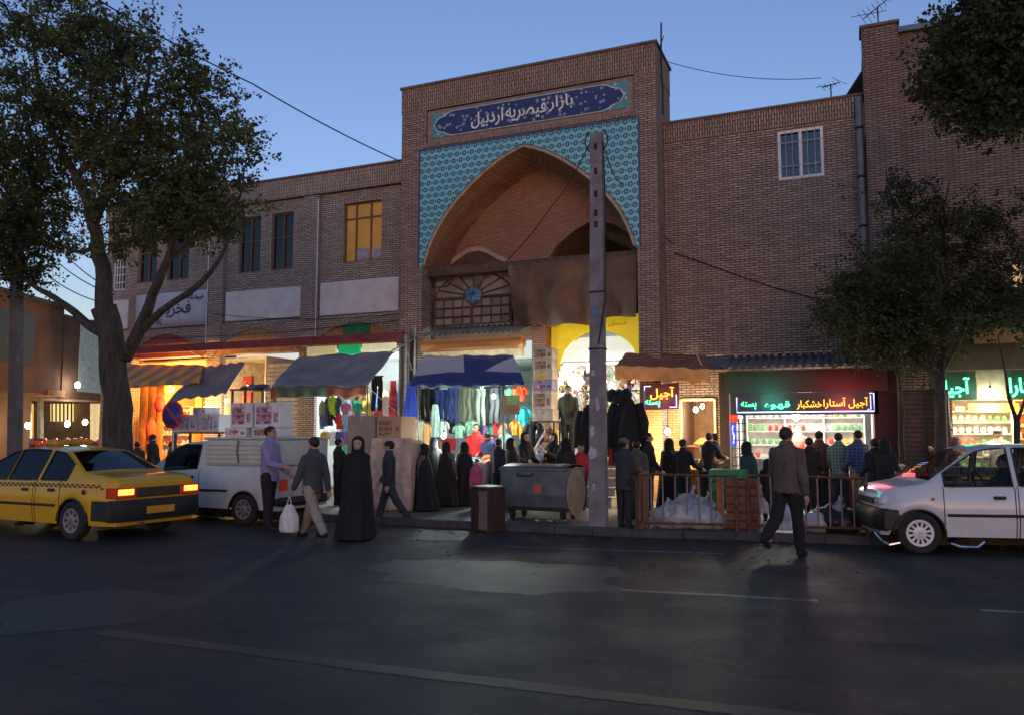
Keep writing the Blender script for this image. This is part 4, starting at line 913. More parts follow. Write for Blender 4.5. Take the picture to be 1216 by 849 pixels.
for i in range(235):
    k = random.randrange(5); nm, c = random.choice(TR); key = (k, nm)
    if key not in protos:
        mb = trink(k); o = mb.build('hanging_trinket', C_(*c, .5)); protos[key] = o.data; bpy.data.objects.remove(o)
    o = bpy.data.objects.new('hanging_trinket', protos[key]); COL.objects.link(o)
    r_ = i % 3; yy = [-.12, .6, 1.5][r_]
    o.location = (random.uniform(1.25, 3.3), yy + random.uniform(-.05, .05), random.uniform(1.75 if r_ else 1.5, 3.3)); s_ = random.uniform(.7, 1.4); o.scale = (s_, s_, s_)
    tag(o, '%s trinket hanging among the housewares of the bright yellow shop' % nm, 'houseware', 'trinkets hanging in the bright shop')
q = P(683, 453, -.25); mb = MB(); mb.ball((0, 0, 0), .2, 20, sq=(1, .8, 1)); mb.tube([(0, 0, .19), (0, 0, .4)], .008, 4); tag(mb.build('paper_globe', M('white_globe', (.85, .84, .8), .5, emit=(1, 1, .95), es=.5), None, tuple(q)), 'round white globe hanging in front of the bright shop', 'globe')
# black coats hung beside the pole
for x, y, w, h, c, lb in ((744, 470, .72, 1.35, (.010, .010, .011), 'big black padded coat hanging right of the concrete pole'), (697, 480, .36, 1.15, (.01, .01, .011), 'black coat hanging left of the concrete pole'), (731, 500, .3, .9, (.32, .02, .02), 'red quilted jacket hanging between pole and black coat'), (736, 462, .34, .3, (.012, .012, .014), 'black hood hanging above the big coat')):
    q = P(x, y, -2.9 + .1 * (w < .4)); garment('coat', q.x, q.y, q.z, w, h, C_(*c), lb, 'coats hung beside the pole')
q0 = P(695, 466, -2.85); q1 = P(765, 466, -2.85); rl = thing('coat_rail', 'steel clothes rail carrying the black coats behind the pole', 'rail', (q0.x, -2.85, .12)); L = q1.x - q0.x; zt_ = q0.z - .1
mb = MB(); mb.tube([(0, 0, zt_), (L, 0, zt_)], .018, 6); mb.build('rail_bar', GALV, rl)
for xx in (0, L): mb = MB(); mb.tube([(xx, 0, 0), (xx, 0, zt_)], .018, 6); mb.build('upright', GALV, rl)
# ---- orange canvas awning of the fried snack stall
g = lambda x, y, Y: tuple(P(x, y, Y))
AW = M('orange_canvas', (.80, .40, .13), .8, var=.2, sc=3)
o = tarp('orange_awning', 'scalloped orange canvas awning over the fried snack stall', [g(745, 419, -.75), g(838, 422, -.05), g(842, 438, -1.9), g(730, 434, -1.9)], M('maroon_trim', (.26, .10, .06), .8), .03, sag=.1, drop=.30, dropmat=AW)
for a, b, lb in ((g(741, 440, -1.7), g(757, 517, -2.0), 'thin slanting strut under the left of the orange awning'), (g(826, 418, -1.6), g(850, 470, -1.5), 'pale slanting strut right of the orange awning')):
    mb = MB(); mb.tube([a, b], .016, 6); tag(mb.build('awning_strut', M('pale_metal', (.45, .42, .38), .5, .3)), lb, 'strut')
# ---- fried snack stall
mb = MB(); mb.box(3.5, 3.972, -.712, -.7015, .12, 2.3); mb.box(3.985, 4.24, -.06, -.001, .12, 2.4); tag(mb.build('pier_lamp_tint', brick("brick_lamp_tint", (.55, .40, .22), (.45, .30, .16), (.22, .14, .08))), None); bpy.data.objects['pier_lamp_tint'].parent = rw  # thin brick skin over the pier, the bulb's yellow light put into its colour
sg1 = thing('neon_sign', 'small neon sign with violet frame, orange and green Persian writing', 'sign', (0, 0, 0))
yS = -.85; za = P(765, 486, yS).z; zb_ = P(805, 455, yS).z; xa_, xb_ = P(763, 470, yS).x, P(806, 470, yS).x
mb = MB(); mb.box(xa_, xb_, yS, yS + .08, za, zb_); mb.build('board', M('neon_board', (.05, .02, .06), .5), sg1)
NV = emis('neon_violet', (.45, .5, 1), 2.2); NY = emis('neon_amber', (1, .42, .03), 2.6); NG = emis('neon_green', (.12, 1, .45), 2.4); NR = emis('neon_red', (1, .05, .02), 1.6); NWH = emis('neon_white', (.6, 1, .85), 3.0); NP = emis('neon_pink', (1, .7, .8), 3)
mb = MB(); m_ = .05
mb.tube([(xa_ + m_, yS - .02, zb_ - .22), (xa_ + m_, yS - .02, zb_ - m_), (xa_ + .2, yS - .02, zb_ - m_)], .011, 6); mb.tube([(xb_ - m_, yS - .02, zb_ - .25), (xb_ - m_, yS - .02, za + m_), (xb_ - .2, yS - .02, za + m_)], .011, 6); mb.build('neon_frame', NV, sg1)
text('lettering', 'آجیل', xa_ + .18, xb_ - .1, za + .22, zb_ - .07, yS - .01, NY, sg1, .012, .008)
text('lettering', 'پسته', xa_ + .06, xa_ + .4, za + .05, za + .22, yS - .01, NG, sg1, .012, .008)
def plight(name, loc, col, e, r=.15, par=None):
    L = bpy.data.lights.new(name, 'POINT'); L.energy = e; L.color = col; L.shadow_soft_size = r; lo = bpy.data.objects.new(name, L); COL.objects.link(lo); lo.location = loc
    if par: lo.parent = par
    return lo
plight('neon_glow', ((xa_ + xb_) / 2 + .1, yS - .12, (za + zb_) / 2), (1, .2, .08), 3, .12, sg1)
TRAY = M('steel_tray', (.5, .5, .5), .3, .9)
ft = table('snack_counter', 'low wooden counter with trays of fried snacks before the stall', 4.5, 5.4, -1.9, -1.2, .92, WOODR)
for i, (xx, yy, lb) in enumerate(((4.72, -1.6, 'round steel tray heaped with golden fried snacks at the left of the counter'), (5.15, -1.55, 'round steel tray heaped with golden fried snacks at the right of the counter'))):
    t_ = thing('snack_tray', lb, 'tray', (xx, yy, 1.041), 0, 'trays of fried snacks'); mb = MB(); mb.lathe([(0, 0), (.2, 0), (.23, .05), (.22, .05), (.19, .012), (0, .012)], n=20); mb.build('tray_dish', TRAY, t_)
    mb = MB(); mb.sheet(lambda u, v: (.19 * v * math.cos(6.283 * u), .19 * v * math.sin(6.283 * u), .02 + .13 * (1 - v * v) + .02 * noise.noise(Vector((u * 20, v * 9, i)))), 24, 8); mb.build('snack_heap', M('golden_snack', (.62, .36, .10), .8, var=.35, sc=40, bmp=.5), t_)
fs = thing('food_shelf', 'wooden shelf with a heap of golden snacks behind the stall window', 'shelf', (4.66, .6, .12)); mb = MB(); mb.box(-.36, .36, -.2, .25, 1.2, 1.24); mb.box(-.36, .36, -.2, .25, .85, .88); mb.build('shelf_board', WOODR, fs)
mb = MB(); mb.sheet(lambda u, v: (.24 * v * math.cos(6.283 * u), .18 * v * math.sin(6.283 * u), 1.25 + .16 * (1 - v * v)), 20, 6); tag(mb.build('snack_heap', M('golden_snack', (.62, .36, .10), .8), None, (4.66, .62, .13)), 'golden mound of snacks on the shelf behind the stall window', 'food')
wfm = thing('stall_window', 'wooden framed stall window lit by bare bulbs', 'window', (0, 0, 0)); mb = MB()
mb.box(4.25, 4.3, -.05, .05, .9, 2.42); mb.box(5.03, 5.08, -.05, .05, .9, 2.42); mb.box(4.301, 5.029, -.05, .05, 2.38, 2.44); mb.box(4.2, 5.12, -.12, .05, .82, .899); mb.build('frame', M('pale_wood', (.5, .34, .18), .6), wfm)
for xx in (4.45, 4.7, 4.9): mb = MB(); mb.tube([(xx, -.02, 2.38), (xx, -.02, 2.1)], .01, 5); mb.build('hook', IRON, wfm)
# ---- corrugated roof over the right shops
mb = MB(); corr(mb, 5.35, 9.0, -1.75, 2.98, -.02, 3.38, .17, .035)
tag(mb.build('corrugated_roof', M('blue_grey_corrugated', (.12, .12, .125), .7, .1, var=.3, sc=2)), 'corrugated sheet roof over the neon lit nut shop', 'roof')
mb = MB(); mb.add([(4.75, -1.5, 3.02), (5.5, -1.6, 3.0), (5.5, -.03, 3.42), (4.7, -.03, 3.38)], [(0, 1, 2, 3)]); mb.add([(4.75, -1.5, 3.0), (5.5, -1.6, 2.98), (5.5, -.03, 3.4), (4.7, -.03, 3.36)], [(3, 2, 1, 0)]); tag(mb.build('flat_sheet', M('blue_sheet', (.14, .15, .18), .5, .3)), 'flat blue grey sheet beside the corrugated roof', 'roof')
# nut shop sign
yS = -1.0; xa_, xb_ = P(870, 480, yS).x, P(1049, 480, yS).x; za, zb_ = P(960, 492, yS).z, 2.56
tx = lambda p: P(p, 480, yS - .02).x
ns2 = thing('neon_sign', 'long neon sign, green writing left, amber writing right, over the nut shop', 'sign', (0, 0, 0))
mb = MB(); mb.box(xa_ - .05, tx(1043), yS, yS + .1, za, zb_ - .08); mb.build('board', M('neon_board_dark', (.04, .04, .05), .35), ns2)
def fasc():
    m, b = newmat('fascia_panel'); x, y, z, t = coords(); setin(b, 'Base Color', mix(ramp(x, 6.4, 7.4), (.02, .05, .05), (.08, .015, .02))); b.inputs['Roughness'].default_value = .5; return m  # dark green to maroon base colour also carries the faint neon glow
mb = MB(); mb.box(xa_ - .15, xb_ + .1, yS - .04, yS + .1, zb_ - .075, 2.95); mb.build('fascia', fasc(), ns2)
tx = lambda p: P(p, 480, yS - .02).x; tz = lambda y: P(960, y, yS).z
mb = MB(); a = (tx(876), yS - .03); mb.tube([(tx(875), yS - .03, za + .38), (tx(875), yS - .03, za + .06), (tx(1038), yS - .03, za + .06), (tx(1038), yS - .03, zb_ - .12), (tx(1033), yS - .03, zb_ - .12)], .012, 6); mb.tube([(tx(1030), yS - .03, za + .1), (tx(1034), yS - .03, za + .1), (tx(1034), yS - .03, zb_ - .16)], .009, 6); mb.build('neon_frame', NV, ns2)
text('lettering', 'آجیل آستارا', tx(978), tx(1031), za + .12, zb_ - .2, yS - .02, NY, ns2, .010, .002)
text('lettering', 'خشکبار', tx(946), tx(976), za + .11, zb_ - .24, yS - .02, NY, ns2, .01, .002)
text('lettering', 'قهوه', tx(908), tx(938), za + .12, zb_ - .25, yS - .02, NG, ns2, .01, .004)
text('lettering', 'پسته', tx(880), tx(898), za + .12, zb_ - .25, yS - .02, NG, ns2, .01, .002)
plight('neon_glow', (tx(1000), yS - .3, 2.2), (1, .10, .16), 15, .3, ns2); plight('neon_glow', (tx(915), yS - .3, 2.3), (.1, 1, .7), 9, .3, ns2)
mb = MB(); mb.box(5.3, 5.5, -1.0, -.001, .12, 2.95); tag(mb.build('partition', M('dark_partition', (.06, .045, .035), .8), rw))
mb = MB(); mb.box(8.36, 8.8, -1.0, -.25, .12, 2.9); tag(mb.build('partition', M('maroon_partition', (.05, .022, .025), .8), rw))
sb = thing('side_sign', 'small vertical blue lit sign with red top left of the nut shop', 'sign', (0, 0, 0)); yy = -1.03; xq = P(871, 520, yy).x
mb = MB(); mb.box(xq - .06, xq + .06, yy, yy + .05, 1.35, 1.85); mb.build('blue_panel', emis('blue_panel', (.03, .06, .6), 1.2), sb); mb = MB(); mb.box(xq - .07, xq + .1, yy, yy + .05, 1.87, 2.03); mb.build('red_panel', emis('red_panel', (.7, .05, .02), .9), sb)
mb = MB(); mb.tube([(xq, yy - .02, 1.42), (xq + .02, yy - .02, 1.58), (xq - .02, yy - .02, 1.7), (xq, yy - .02, 1.8)], .011, 5); mb.build('neon_squiggle', NV, sb)
# shelves with packets
PK = [('red', (.55, .05, .04)), ('yellow', (.75, .5, .06)), ('white', (.75, .75, .72)), ('orange', (.75, .28, .04)), ('green', (.12, .35, .12)), ('brown', (.28, .14, .07)), ('pink', (.65, .3, .35)), ('blue', (.1, .18, .45)), ('cream', (.7, .6, .42))]
pmesh = {}
def packet(kind, nm, c):
    k = (kind, nm)
    if k not in pmesh:
        mb = MB()
        if kind == 0: mb.box(-.045, .045, -.025, .025, 0, .16, bev=.012)
        elif kind == 1: mb.lathe([(0, 0), (.04, 0), (.043, .1), (.035, .13), (.036, .15), (0, .15)], n=10)
        else: mb.ball((0, 0, .08), .08, 10, sq=(.75, .38, 1.0))
        o = mb.build('snack_packet', C_(*c, .35)); pmesh[k] = o.data; bpy.data.objects.remove(o)
    return pmesh[k]
CNT = [0]
def shelves(name, label, x0, x1, y, z0, z1, n, mat, where, dens=.115, par=None, fill=PK, prob=.93):
    o = thing(name, label, 'shelves', (0, 0, 0)); dz = (z1 - z0) / n
    for k in range(n + 1): mb = MB(); mb.box(x0, x1, y - .26, y, z0 + k * dz - .02, z0 + k * dz); mb.build('shelf', mat, o)
    nx = max(1, round((x1 - x0) / .9))
    for k in range(nx + 1): mb = MB(); xx = x0 + (x1 - x0) * k / nx; mb.box(xx - .015, xx + .015, y - .27, y, z0 - .02, z1); mb.build('upright', mat, o)
    mb = MB(); mb.box(x0, x1, y + .001, y + .02, z0, z1); mb.build('back_panel', mat, o)
    for k in range(n):
        x = x0 + .08
        while x < x1 - .08:
            run = random.randint(3, 7); nm, c = random.choice(fill); kd = random.randrange(3); s_ = random.uniform(.8, 1.05) * min(1, dz / .2)
            for _ in range(run):
                if x > x1 - .08: break
                if random.random() < prob:
                    q = bpy.data.objects.new('snack_packet', packet(kd, nm, c)); COL.objects.link(q); q.location = (x, y - .17 + random.uniform(-.03, .03), z0 + k * dz + .001); q.scale = (s_, s_, s_); q.rotation_euler.z = random.uniform(-.3, .3); CNT[0] += 1
                    tag(q, '%s %s %s' % (nm, ['box', 'jar', 'bag'][kd], where), 'packet', 'packets ' + where)
                x += dens
    return o
SHW = M('white_shelf', (.72, .7, .66), .6); SHO = M('orange_shelf', (.65, .42, .2), .6)
shelves('wall_shelves', 'white wall shelves full of packets inside the nut shop', 5.6, 8.2, 1.6, 1.05, 2.65, 5, SHW, 'on the white shelves of the nut shop', .15)
shelves('wall_shelves', 'pale shelves of jars behind the shopkeeper in the right hand shop', 9.9, 11.05, 1.1, .9, 2.6, 7, SHW, 'on the pale shelves behind the right hand shopkeeper', .135, fill=[PK[i] for i in (2, 8, 2, 5, 4)])
shelves('wall_shelves', 'orange wooden shelves of red and orange packets at the right edge', 11.1, 13.2, 1.1, 1.25, 2.6, 5, SHO, 'on the orange shelves at the right edge', .13, fill=[PK[i] for i in (0, 3, 1, 6, 8, 0)])
# nut shop counter and glass case
cc = thing('glass_counter', 'glass fronted counter with nuts across the nut shop', 'counter', (0, 0, 0))
mb = MB(); mb.box(6.0, 8.3, -1.35, -.85, .12, .72); mb.build('counter_base', M('maroon_counter', (.22, .05, .04), .5), cc)
mb = MB(); mb.box(6.0, 8.3, -1.35, -1.342, .74, 1.12); mb.box(6.0, 8.3, -1.35, -.9, 1.122, 1.13); mb.build('glass', glassy('case_glass', (.85, .9, .9), .1), cc)
mb = MB(); mb.box(6.0, 8.3, -1.34, -.86, .722, .735)
for xx in (6.0, 7.15, 8.28): mb.box(xx, xx + .02, -1.36, -1.33, .72, 1.14)
mb.build('metal_trim', GALV, cc)
NUT = [('brown', (.3, .16, .07)), ('cream', (.6, .48, .3)), ('golden', (.55, .35, .1)), ('green', (.3, .35, .12)), ('dark', (.12, .06, .04))]
for i in range(8):
    nm, c = NUT[i % 5]; mb = MB(); mb.sheet(lambda u, v: (.13 * v * math.cos(6.283 * u), .16 * v * math.sin(6.283 * u), .002 + .14 * (1 - v * v)), 16, 5); tag(mb.build('nut_heap', M('nuts_' + nm, c, .8, var=.4, sc=50, bmp=.5), None, (6.2 + i * .28, -1.1, .738)), '%s nuts heaped in the glass counter' % nm, 'nuts', 'heaps of nuts in the glass counter')
sc = thing('postcard_rack', 'wire rack of small goods at the left of the nut shop', 'rack', (0, 0, 0)); xr = P(878, 530, -1.1).x
mb = MB()
for k in range(6): mb.tube([(xr - .15, -1.1, .95 + k * .18), (xr + .15, -1.1, .95 + k * .18)], .008, 4)
for k in range(5): mb.tube([(xr - .15 + k * .075, -1.1, .9), (xr - .15 + k * .075, -1.1, 1.95)], .008, 4)
mb.tube([(xr, -1.08, .12), (xr, -1.08, 1.95)], .02, 6); mb.build('wire_grid', IRON, sc)
# right hand shop sign
yS = -1.0
ns3 = thing('neon_sign', 'green neon Persian sign over the right hand shop', 'sign', (0, 0, 0))
tx = lambda p: P(p, 465, yS - .02).x
zq0, zq1 = P(1130, 475, yS).z, P(1130, 447, yS).z
mb = MB(); mb.box(tx(1104), tx(1160), yS, yS + .06, zq0, zq1 + .1); mb.build('board', M('green_board2', (.008, .04, .02), .5), ns3)
text('lettering', 'آجیل', tx(1112), tx(1152), zq0 + .04, zq1 - .02, yS - .02, emis('neon_green2', (.1, 1, .5), 3.2), ns3, .015, .02)
ns4 = thing('neon_sign', 'green neon sign cut by the right edge of the picture', 'sign', (0, 0, 0))
mb = MB(); mb.box(tx(1196), tx(1250), yS, yS + .06, zq0, zq1 + .1); mb.build('board', M('green_board2', (.008, .04, .02), .5), ns4)
text('lettering', 'آستارا', tx(1199), tx(1245), zq0 + .04, zq1 - .0, yS - .02, emis('neon_green2', (.1, 1, .5), 3.2), ns4, .015, .02)
mb = MB(); mb.box(tx(1160.5), tx(1195.5), yS + .01, yS + .05, zq0 + .02, zq1 + .12); tag(mb.build('sign_board', M('cream_sign', (.22, .2, .12), .6)), 'cream sign board between the two green neon signs', 'sign')
yb = thing('price_strip', 'yellow strip sign with red lettering over the orange shelves', 'sign', (0, 0, 0)); yq = -.9
xa_, xb_ = P(1150, 480, yq).x, P(1210, 480, yq).x; za_ = P(1180, 489, yq).z
mb = MB(); mb.box(xa_, xb_, yq, yq + .03, za_, za_ + .17); mb.build('strip', M('yellow_strip', (.8, .6, .06), .5, emit=(1, .75, .1), es=.4), yb); text('lettering', 'آجیل و خشکبار', xa_ + .06, xb_ - .06, za_ + .03, za_ + .15, yq - .004, M('red_ink', (.5, .04, .02), .6), yb, .002)
plight('neon_glow', (tx(1130), yS - .25, 2.45), (.1, 1, .4), 3.5, .2, ns3); plight('neon_glow', (tx(1215), yS - .25, 2.45), (.1, 1, .4), 3, .2, ns4)
mb = MB(); mb.box(9.6, 15, -1.05, -.14, 2.92, 3.0); mb.box(9.6, 15, -1.08, -1.05, 2.85, 3.35); tag(mb.build('shop_canopy', M('brown_canopy', (.07, .055, .035), .7)), 'dull brown board canopy over the right hand shop', 'canopy')
ub = thing('upper_sign', 'brownish lettered sign strip above the right hand shop canopy', 'sign', (0, 0, 0)); mb = MB(); mb.box(10.3, 13, -.2, -.15, 3.35, 3.75); mb.build('board', M('ochre_board', (.30, .2, .07), .7, emit=(.8, .5, .12), es=.03), ub); text('lettering', 'فروشگاه آجیل', 11.0, 12.8, 3.42, 3.68, -.215, M('cream_ink', (.6, .5, .3), .6), ub, .004, .004)
# dark kiosk between the two shops
kk = thing('metal_cabinet', 'dark ribbed metal cabinet between the nut shop and the right hand shop', 'cabinet', (9.25, -1.2, .12))
mb = MB(); mb.box(-.42, .42, -.3, .3, 0, 2.35, bev=.02); mb.build('cabinet_body', M('dark_cabinet', (.05, .035, .03), .5, .3), kk)
for s_ in (-1, 1):
    mb = MB()
    for i in range(24): mb.box(s_ * .21 - .18, s_ * .21 + .18, -.318, -.302, .1 + i * .09, .16 + i * .09)
    mb.build('louvre_door', M('dark_cabinet2', (.07, .045, .04), .45, .3), kk)
# fruit/dried goods bins before the right shops
table('goods_table', 'long low table of dried goods in front of the right hand shop', 8.6, 12.5, -2.4, -1.7, .78, WOODR)
for i in range(14):
    nm, c = random.choice(NUT); t_ = thing('goods_bin', '%s dried goods in a square bin on the long low table' % nm, 'bin', (8.78 + i * .27, -2.05, .905), 0, 'bins on the long low table'); mb = MB()
    for a in ((-.12, -.105, -.2, .2), (.105, .12, -.2, .2), (-.105, .105, -.2, -.185), (-.105, .105, .185, .2)): mb.box(a[0], a[1], a[2], a[3], 0, .12)
    mb.box(-.105, .105, -.185, .185, 0, .01); mb.build('bin_box', M('dark_bin', (.1, .08, .08), .4), t_); mb = MB(); mb.sheet(lambda u, v: (-.1 + .2 * u, -.18 + .36 * v, .07 + .09 * math.sin(math.pi * u) * math.sin(math.pi * v)), 8, 8); mb.build('contents', M('nuts_' + nm, c, .8), t_)
# shop C display
mb = MB(); q0 = P(187, 530, .6); q1 = P(214, 478, .6); shelves('wall_shelves', 'white lit display shelves inside the orange lit shop', q0.x - .1, q1.x + .3, 1.0, 1.0, 2.5, 5, SHW, 'on the lit shelves of the orange shop', .18, fill=[PK[i] for i in (2, 2, 8, 0)])
for i, x in enumerate((-12.9, -12.55, -12.2, -10.6)):
    mb = MB(); mb.sheet(lambda u, v: (.15 * math.cos(6.283 * u) * (1 + .1 * math.sin(u * 50)), .06 * math.sin(6.283 * u), -2.2 * v), 30, 6); tag(mb.build('hanging_fabric', M('orange_fabric', (.62, .22, .04), .8), None, (x, .3, 3.2)), 'length of orange fabric hanging at the side of the orange lit shop', 'fabric', 'orange fabric lengths in the orange shop')
for i, (x, y, c, nm, w, h) in enumerate(((190, 470, (.6, .04, .03), 'red', .4, .5), (228, 455, (.55, .04, .03), 'dark red', .6, .45), (180, 498, (.6, .08, .03), 'scarlet', .4, .7), (200, 450, (.7, .45, .1), 'golden', .4, .5), (212, 500, (.7, .6, .5), 'cream', .3, .5))):
    q = P(x, y, -.2); garment('bag', q.x, q.y, q.z, w, h, C_(*c), '%s cloth bag hanging in the orange lit shop' % nm, 'bags hanging in the orange shop')
# shop B goods (brick lit wall)
q = P(300, 462, -2.2); ds = table('dark_shelf_stand', 'dark stall shelf with blue bundles left of the grey tarpaulin', q.x - .5, q.x + .6, -2.5, -1.9, q.z - .12, IRON)
heap(q.x - .4, q.x + .5, -2.4, -2.0, q.z + .005, [('navy', (.03, .05, .12)), ('slate blue', (.12, .17, .25))], 7, 'bundle on the dark stall shelf', 'bundle', 'cloth_bundle', 'bundles on the dark shelf', s=(.2, .12, .06), pile=.03)

# ---------------------------------------------------------------- LAMPS
lamp(*P(205, 462, -.6), OR, 300, .05, 60, 'blazing orange bulb in the striped awning shop', cord=.5)
lamp(-11.9, 1.2, 3.2, OR, 240, .05, 40, 'orange bulb deep inside the striped awning shop')
lamp(*P(243, 484, -.2), WM, 25, .04, 40, 'small bulb behind the white printed boxes', cord=.3)
lamp(-9.0, -.3, 2.6, WM, 90, .045, 40, 'warm bulb lighting the cream brick wall')
lamp(*P(294, 459, -1.0), WM, 12, .04, 40, 'small bright bulb beside the red post', cord=.3)
lamp(*P(424, 505, -3.2), CW, 60, .07, 60, 'dazzling white bulb above the chador of the woman in black', cord=.5)
lamp(-4.6, .9, 3.0, CW, 110, .06, 40, 'cool white bulb inside the bright white shop', cord=.5)
lamp(*P(527, 517, -2.9), CW, 55, .055, 60, 'dazzling bluish bulb at the left of the clothes stall', cord=.6)
lamp(*P(572, 462, -.4), (.7, 1, .85), 60, .04, 40, 'small greenish white bulb behind the hanging trousers', cord=.3)
lamp(.2, -1.6, 2.5, (.85, 1, .9), 70, .045, 40, 'white bulb above the long clothes table', cord=.5)
lamp(2.2, 1.0, 3.55, NW, 80, .06, 40, 'white bulb inside the bright yellow shop', cord=.25)
tubelamp(1.5, 3.1, -.3, 3.3, NW, 26, 12, 'white tube lamp under the yellow fascia')
lamp(*P(793, 512, -1.3), (1, .66, .28), 130, .06, 90, 'dazzling warm bulb before the lit brick pier', cord=.5)
lamp(*P(826, 486, -.2), NW, 22, .05, 60, 'left bare bulb in the stall window', cord=.25)
lamp(*P(834, 482, -.2), NW, 14, .045, 60, 'right bare bulb in the stall window', cord=.2)
lamp(*P(945, 494, -.9), NW, 45, .07, 60, 'dazzling white bulb under the long neon sign', cord=.15)
tubelamp(6.1, 7.1, -.3, 2.72, NW, 42, 12, 'left white tube lamp in the nut shop ceiling'); tubelamp(7.2, 8.2, -.3, 2.72, NW, 42, 12, 'right white tube lamp in the nut shop ceiling')
lamp(7.0, 1.0, 2.75, NW, 60, .05, 30, 'white bulb deep inside the nut shop', cord=.15)
lamp(*P(1176, 467, -1.15), NW, 40, .08, 40, 'white bulb cluster glowing between the green neon signs', cord=.2)
lamp(*P(1106, 479, -1.1), (.9, 1, .95), 12, .05, 40, 'small white bulb at the end of the green sign', cord=.15)
tubelamp(10.0, 11.0, -.1, 2.8, WM, 90, 10, 'left warm tube lamp in the right hand shop'); tubelamp(11.3, 12.6, -.1, 2.8, WM, 110, 10, 'right warm tube lamp in the right hand shop')
# ---------------------------------------------------------------- side street beyond the left tree
def G2(x, y, d): r = ray(x, y); return CAM + r * (d / r.dot(FW))
sx_ = thing('lit_stall', 'yellow lit market stall with barred window in the side street', 'stall', (0, 0, 0))
def blk2(mb, x0, x1, y0, y1, d, th=.2):
    a, b, c, e = G2(x0, y1, d), G2(x1, y1, d), G2(x1, y0, d), G2(x0, y0, d); f = FW * 1.0; f = Vector((f.x, f.y, 0)).normalized() * th
    mb.add([a, b, c, e, a + f, b + f, c + f, e + f], [(0, 1, 2, 3), (5, 4, 7, 6), (3, 2, 6, 7), (1, 0, 4, 5), (0, 3, 7, 4), (2, 1, 5, 6)])
mb = MB(); blk2(mb, 40, 128, 395, 560, 36, .3); mb.build('back_wall', M('warm_wall2', (.22, .15, .09), .9), sx_)
mb = MB(); blk2(mb, 60, 86, 474, 500, 35.6, .1); mb.build('lit_window', M('lit_yellow', (.6, .45, .15), .6, emit=(1, .72, .28), es=.9, var=.4, sc=2), sx_)
mb = MB()
for k in range(6): blk2(mb, 61 + k * 4.6, 62.2 + k * 4.6, 474, 500, 35.5, .05)
mb.build('window_bars', IRON, sx_)
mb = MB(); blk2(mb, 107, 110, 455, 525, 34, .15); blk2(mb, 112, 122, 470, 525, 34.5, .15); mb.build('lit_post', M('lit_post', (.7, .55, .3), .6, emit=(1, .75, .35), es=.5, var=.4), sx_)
lb2 = thing('ground_floor_shop', 'warm lit ground floor shop of the ochre building', 'shop front', (0, 0, 0))
mb = MB(); blk2(mb, 27, 36, 490, 520, 29, .1); mb.build('lit_panel', M('lit_panel', (.7, .5, .2), .6, emit=(1, .65, .25), es=.7), lb2); mb = MB(); blk2(mb, 44, 48, 462, 520, 28.5, .2); mb.build('green_post', M('grey_green_post', (.25, .28, .22), .7), lb2)
mb = MB(); blk2(mb, 0, 62, 462, 470, 28, .8); mb.build('awning_edge', M('tan_board', (.4, .22, .1), .8), lb2)
for i, (x, y, d, w, c, lb) in enumerate(((80, 503, 30, 40, NW, 'dazzling bulb at the left of the red fruit stall'), (101, 501, 30, 50, WM, 'dazzling bulb at the right of the red fruit stall'), (75, 447, 29, 4, NW, 'upper left hanging shop lamp in the side street'), (92, 457, 29, 5, NW, 'middle hanging shop lamp in the side street'), (99, 447, 32, 15, NW, 'upper right hanging lamp in the side street'), (79, 472, 31, 15, WM, 'lower hanging lamp in the side street'), (33, 505, 27, 14, WM, 'bulb glowing under the ochre building'))):
    lamp(*G2(x, y, d), c, w, .09, 45, lb, cord=.6, sr=.1)
fsd = table('fruit_stall', 'long fruit stall table in the side street', *(lambda a: (a.x - 1.6, a.x + 1.6, a.y - .6, a.y + .6))(G2(85, 520, 29)), 1.0, WOODR)
q = G2(85, 520, 29)
for i in range(60):
    mb = MB() if i == 0 else mb
    if i == 0: mb.ball((0, 0, 0), .1, 10); fo = mb.build('fruit', M('red_fruit', (.40, .06, .05), .4)); fo.location = (q.x, q.y, 1.3); o = fo
    else: o = fo.copy(); COL.objects.link(o)
    u, v = random.uniform(-1.5, 1.5), random.uniform(-.5, .5); o.location = (q.x + u, q.y + v, 1.12 + .1 + .25 * (1 - abs(v) * 1.8) * random.random()); tag(o, 'red fruit piled on the side street fruit stall', 'fruit', 'red fruit on the side street stall')
for i, (x0, x1, y0, y1, d, c, lb) in enumerate(((70, 100, 425, 440, 31, (.12, .06, .04), 'dark brown awning high in the side street'), (84, 122, 440, 452, 33, (.25, .14, .08), 'tan awning further down the side street'), (100, 126, 415, 436, 36, (.10, .09, .1), 'grey awning at the far end of the side street'))):
    a, b, c_, e = G2(x0, y0, d + 1), G2(x1, y0, d + 1), G2(x1, y1, d), G2(x0, y1, d)
    mb = MB(); mb.sheet(lambda u, v: q4(a, b, c_, e, u, v) + Vector((0, 0, .05 * math.sin(u * 14))), 12, 3, 0, .01); tag(mb.build('street_awning', M('street_awning_%d' % i, c, .8)), lb, 'awning')
mb = MB(); blk2(mb, 78, 130, 380, 470, 42, 1); tag(mb.build('far_building', M('far_render', (.14, .11, .11), .9)), 'dark far building closing the side street behind the tree', 'building')
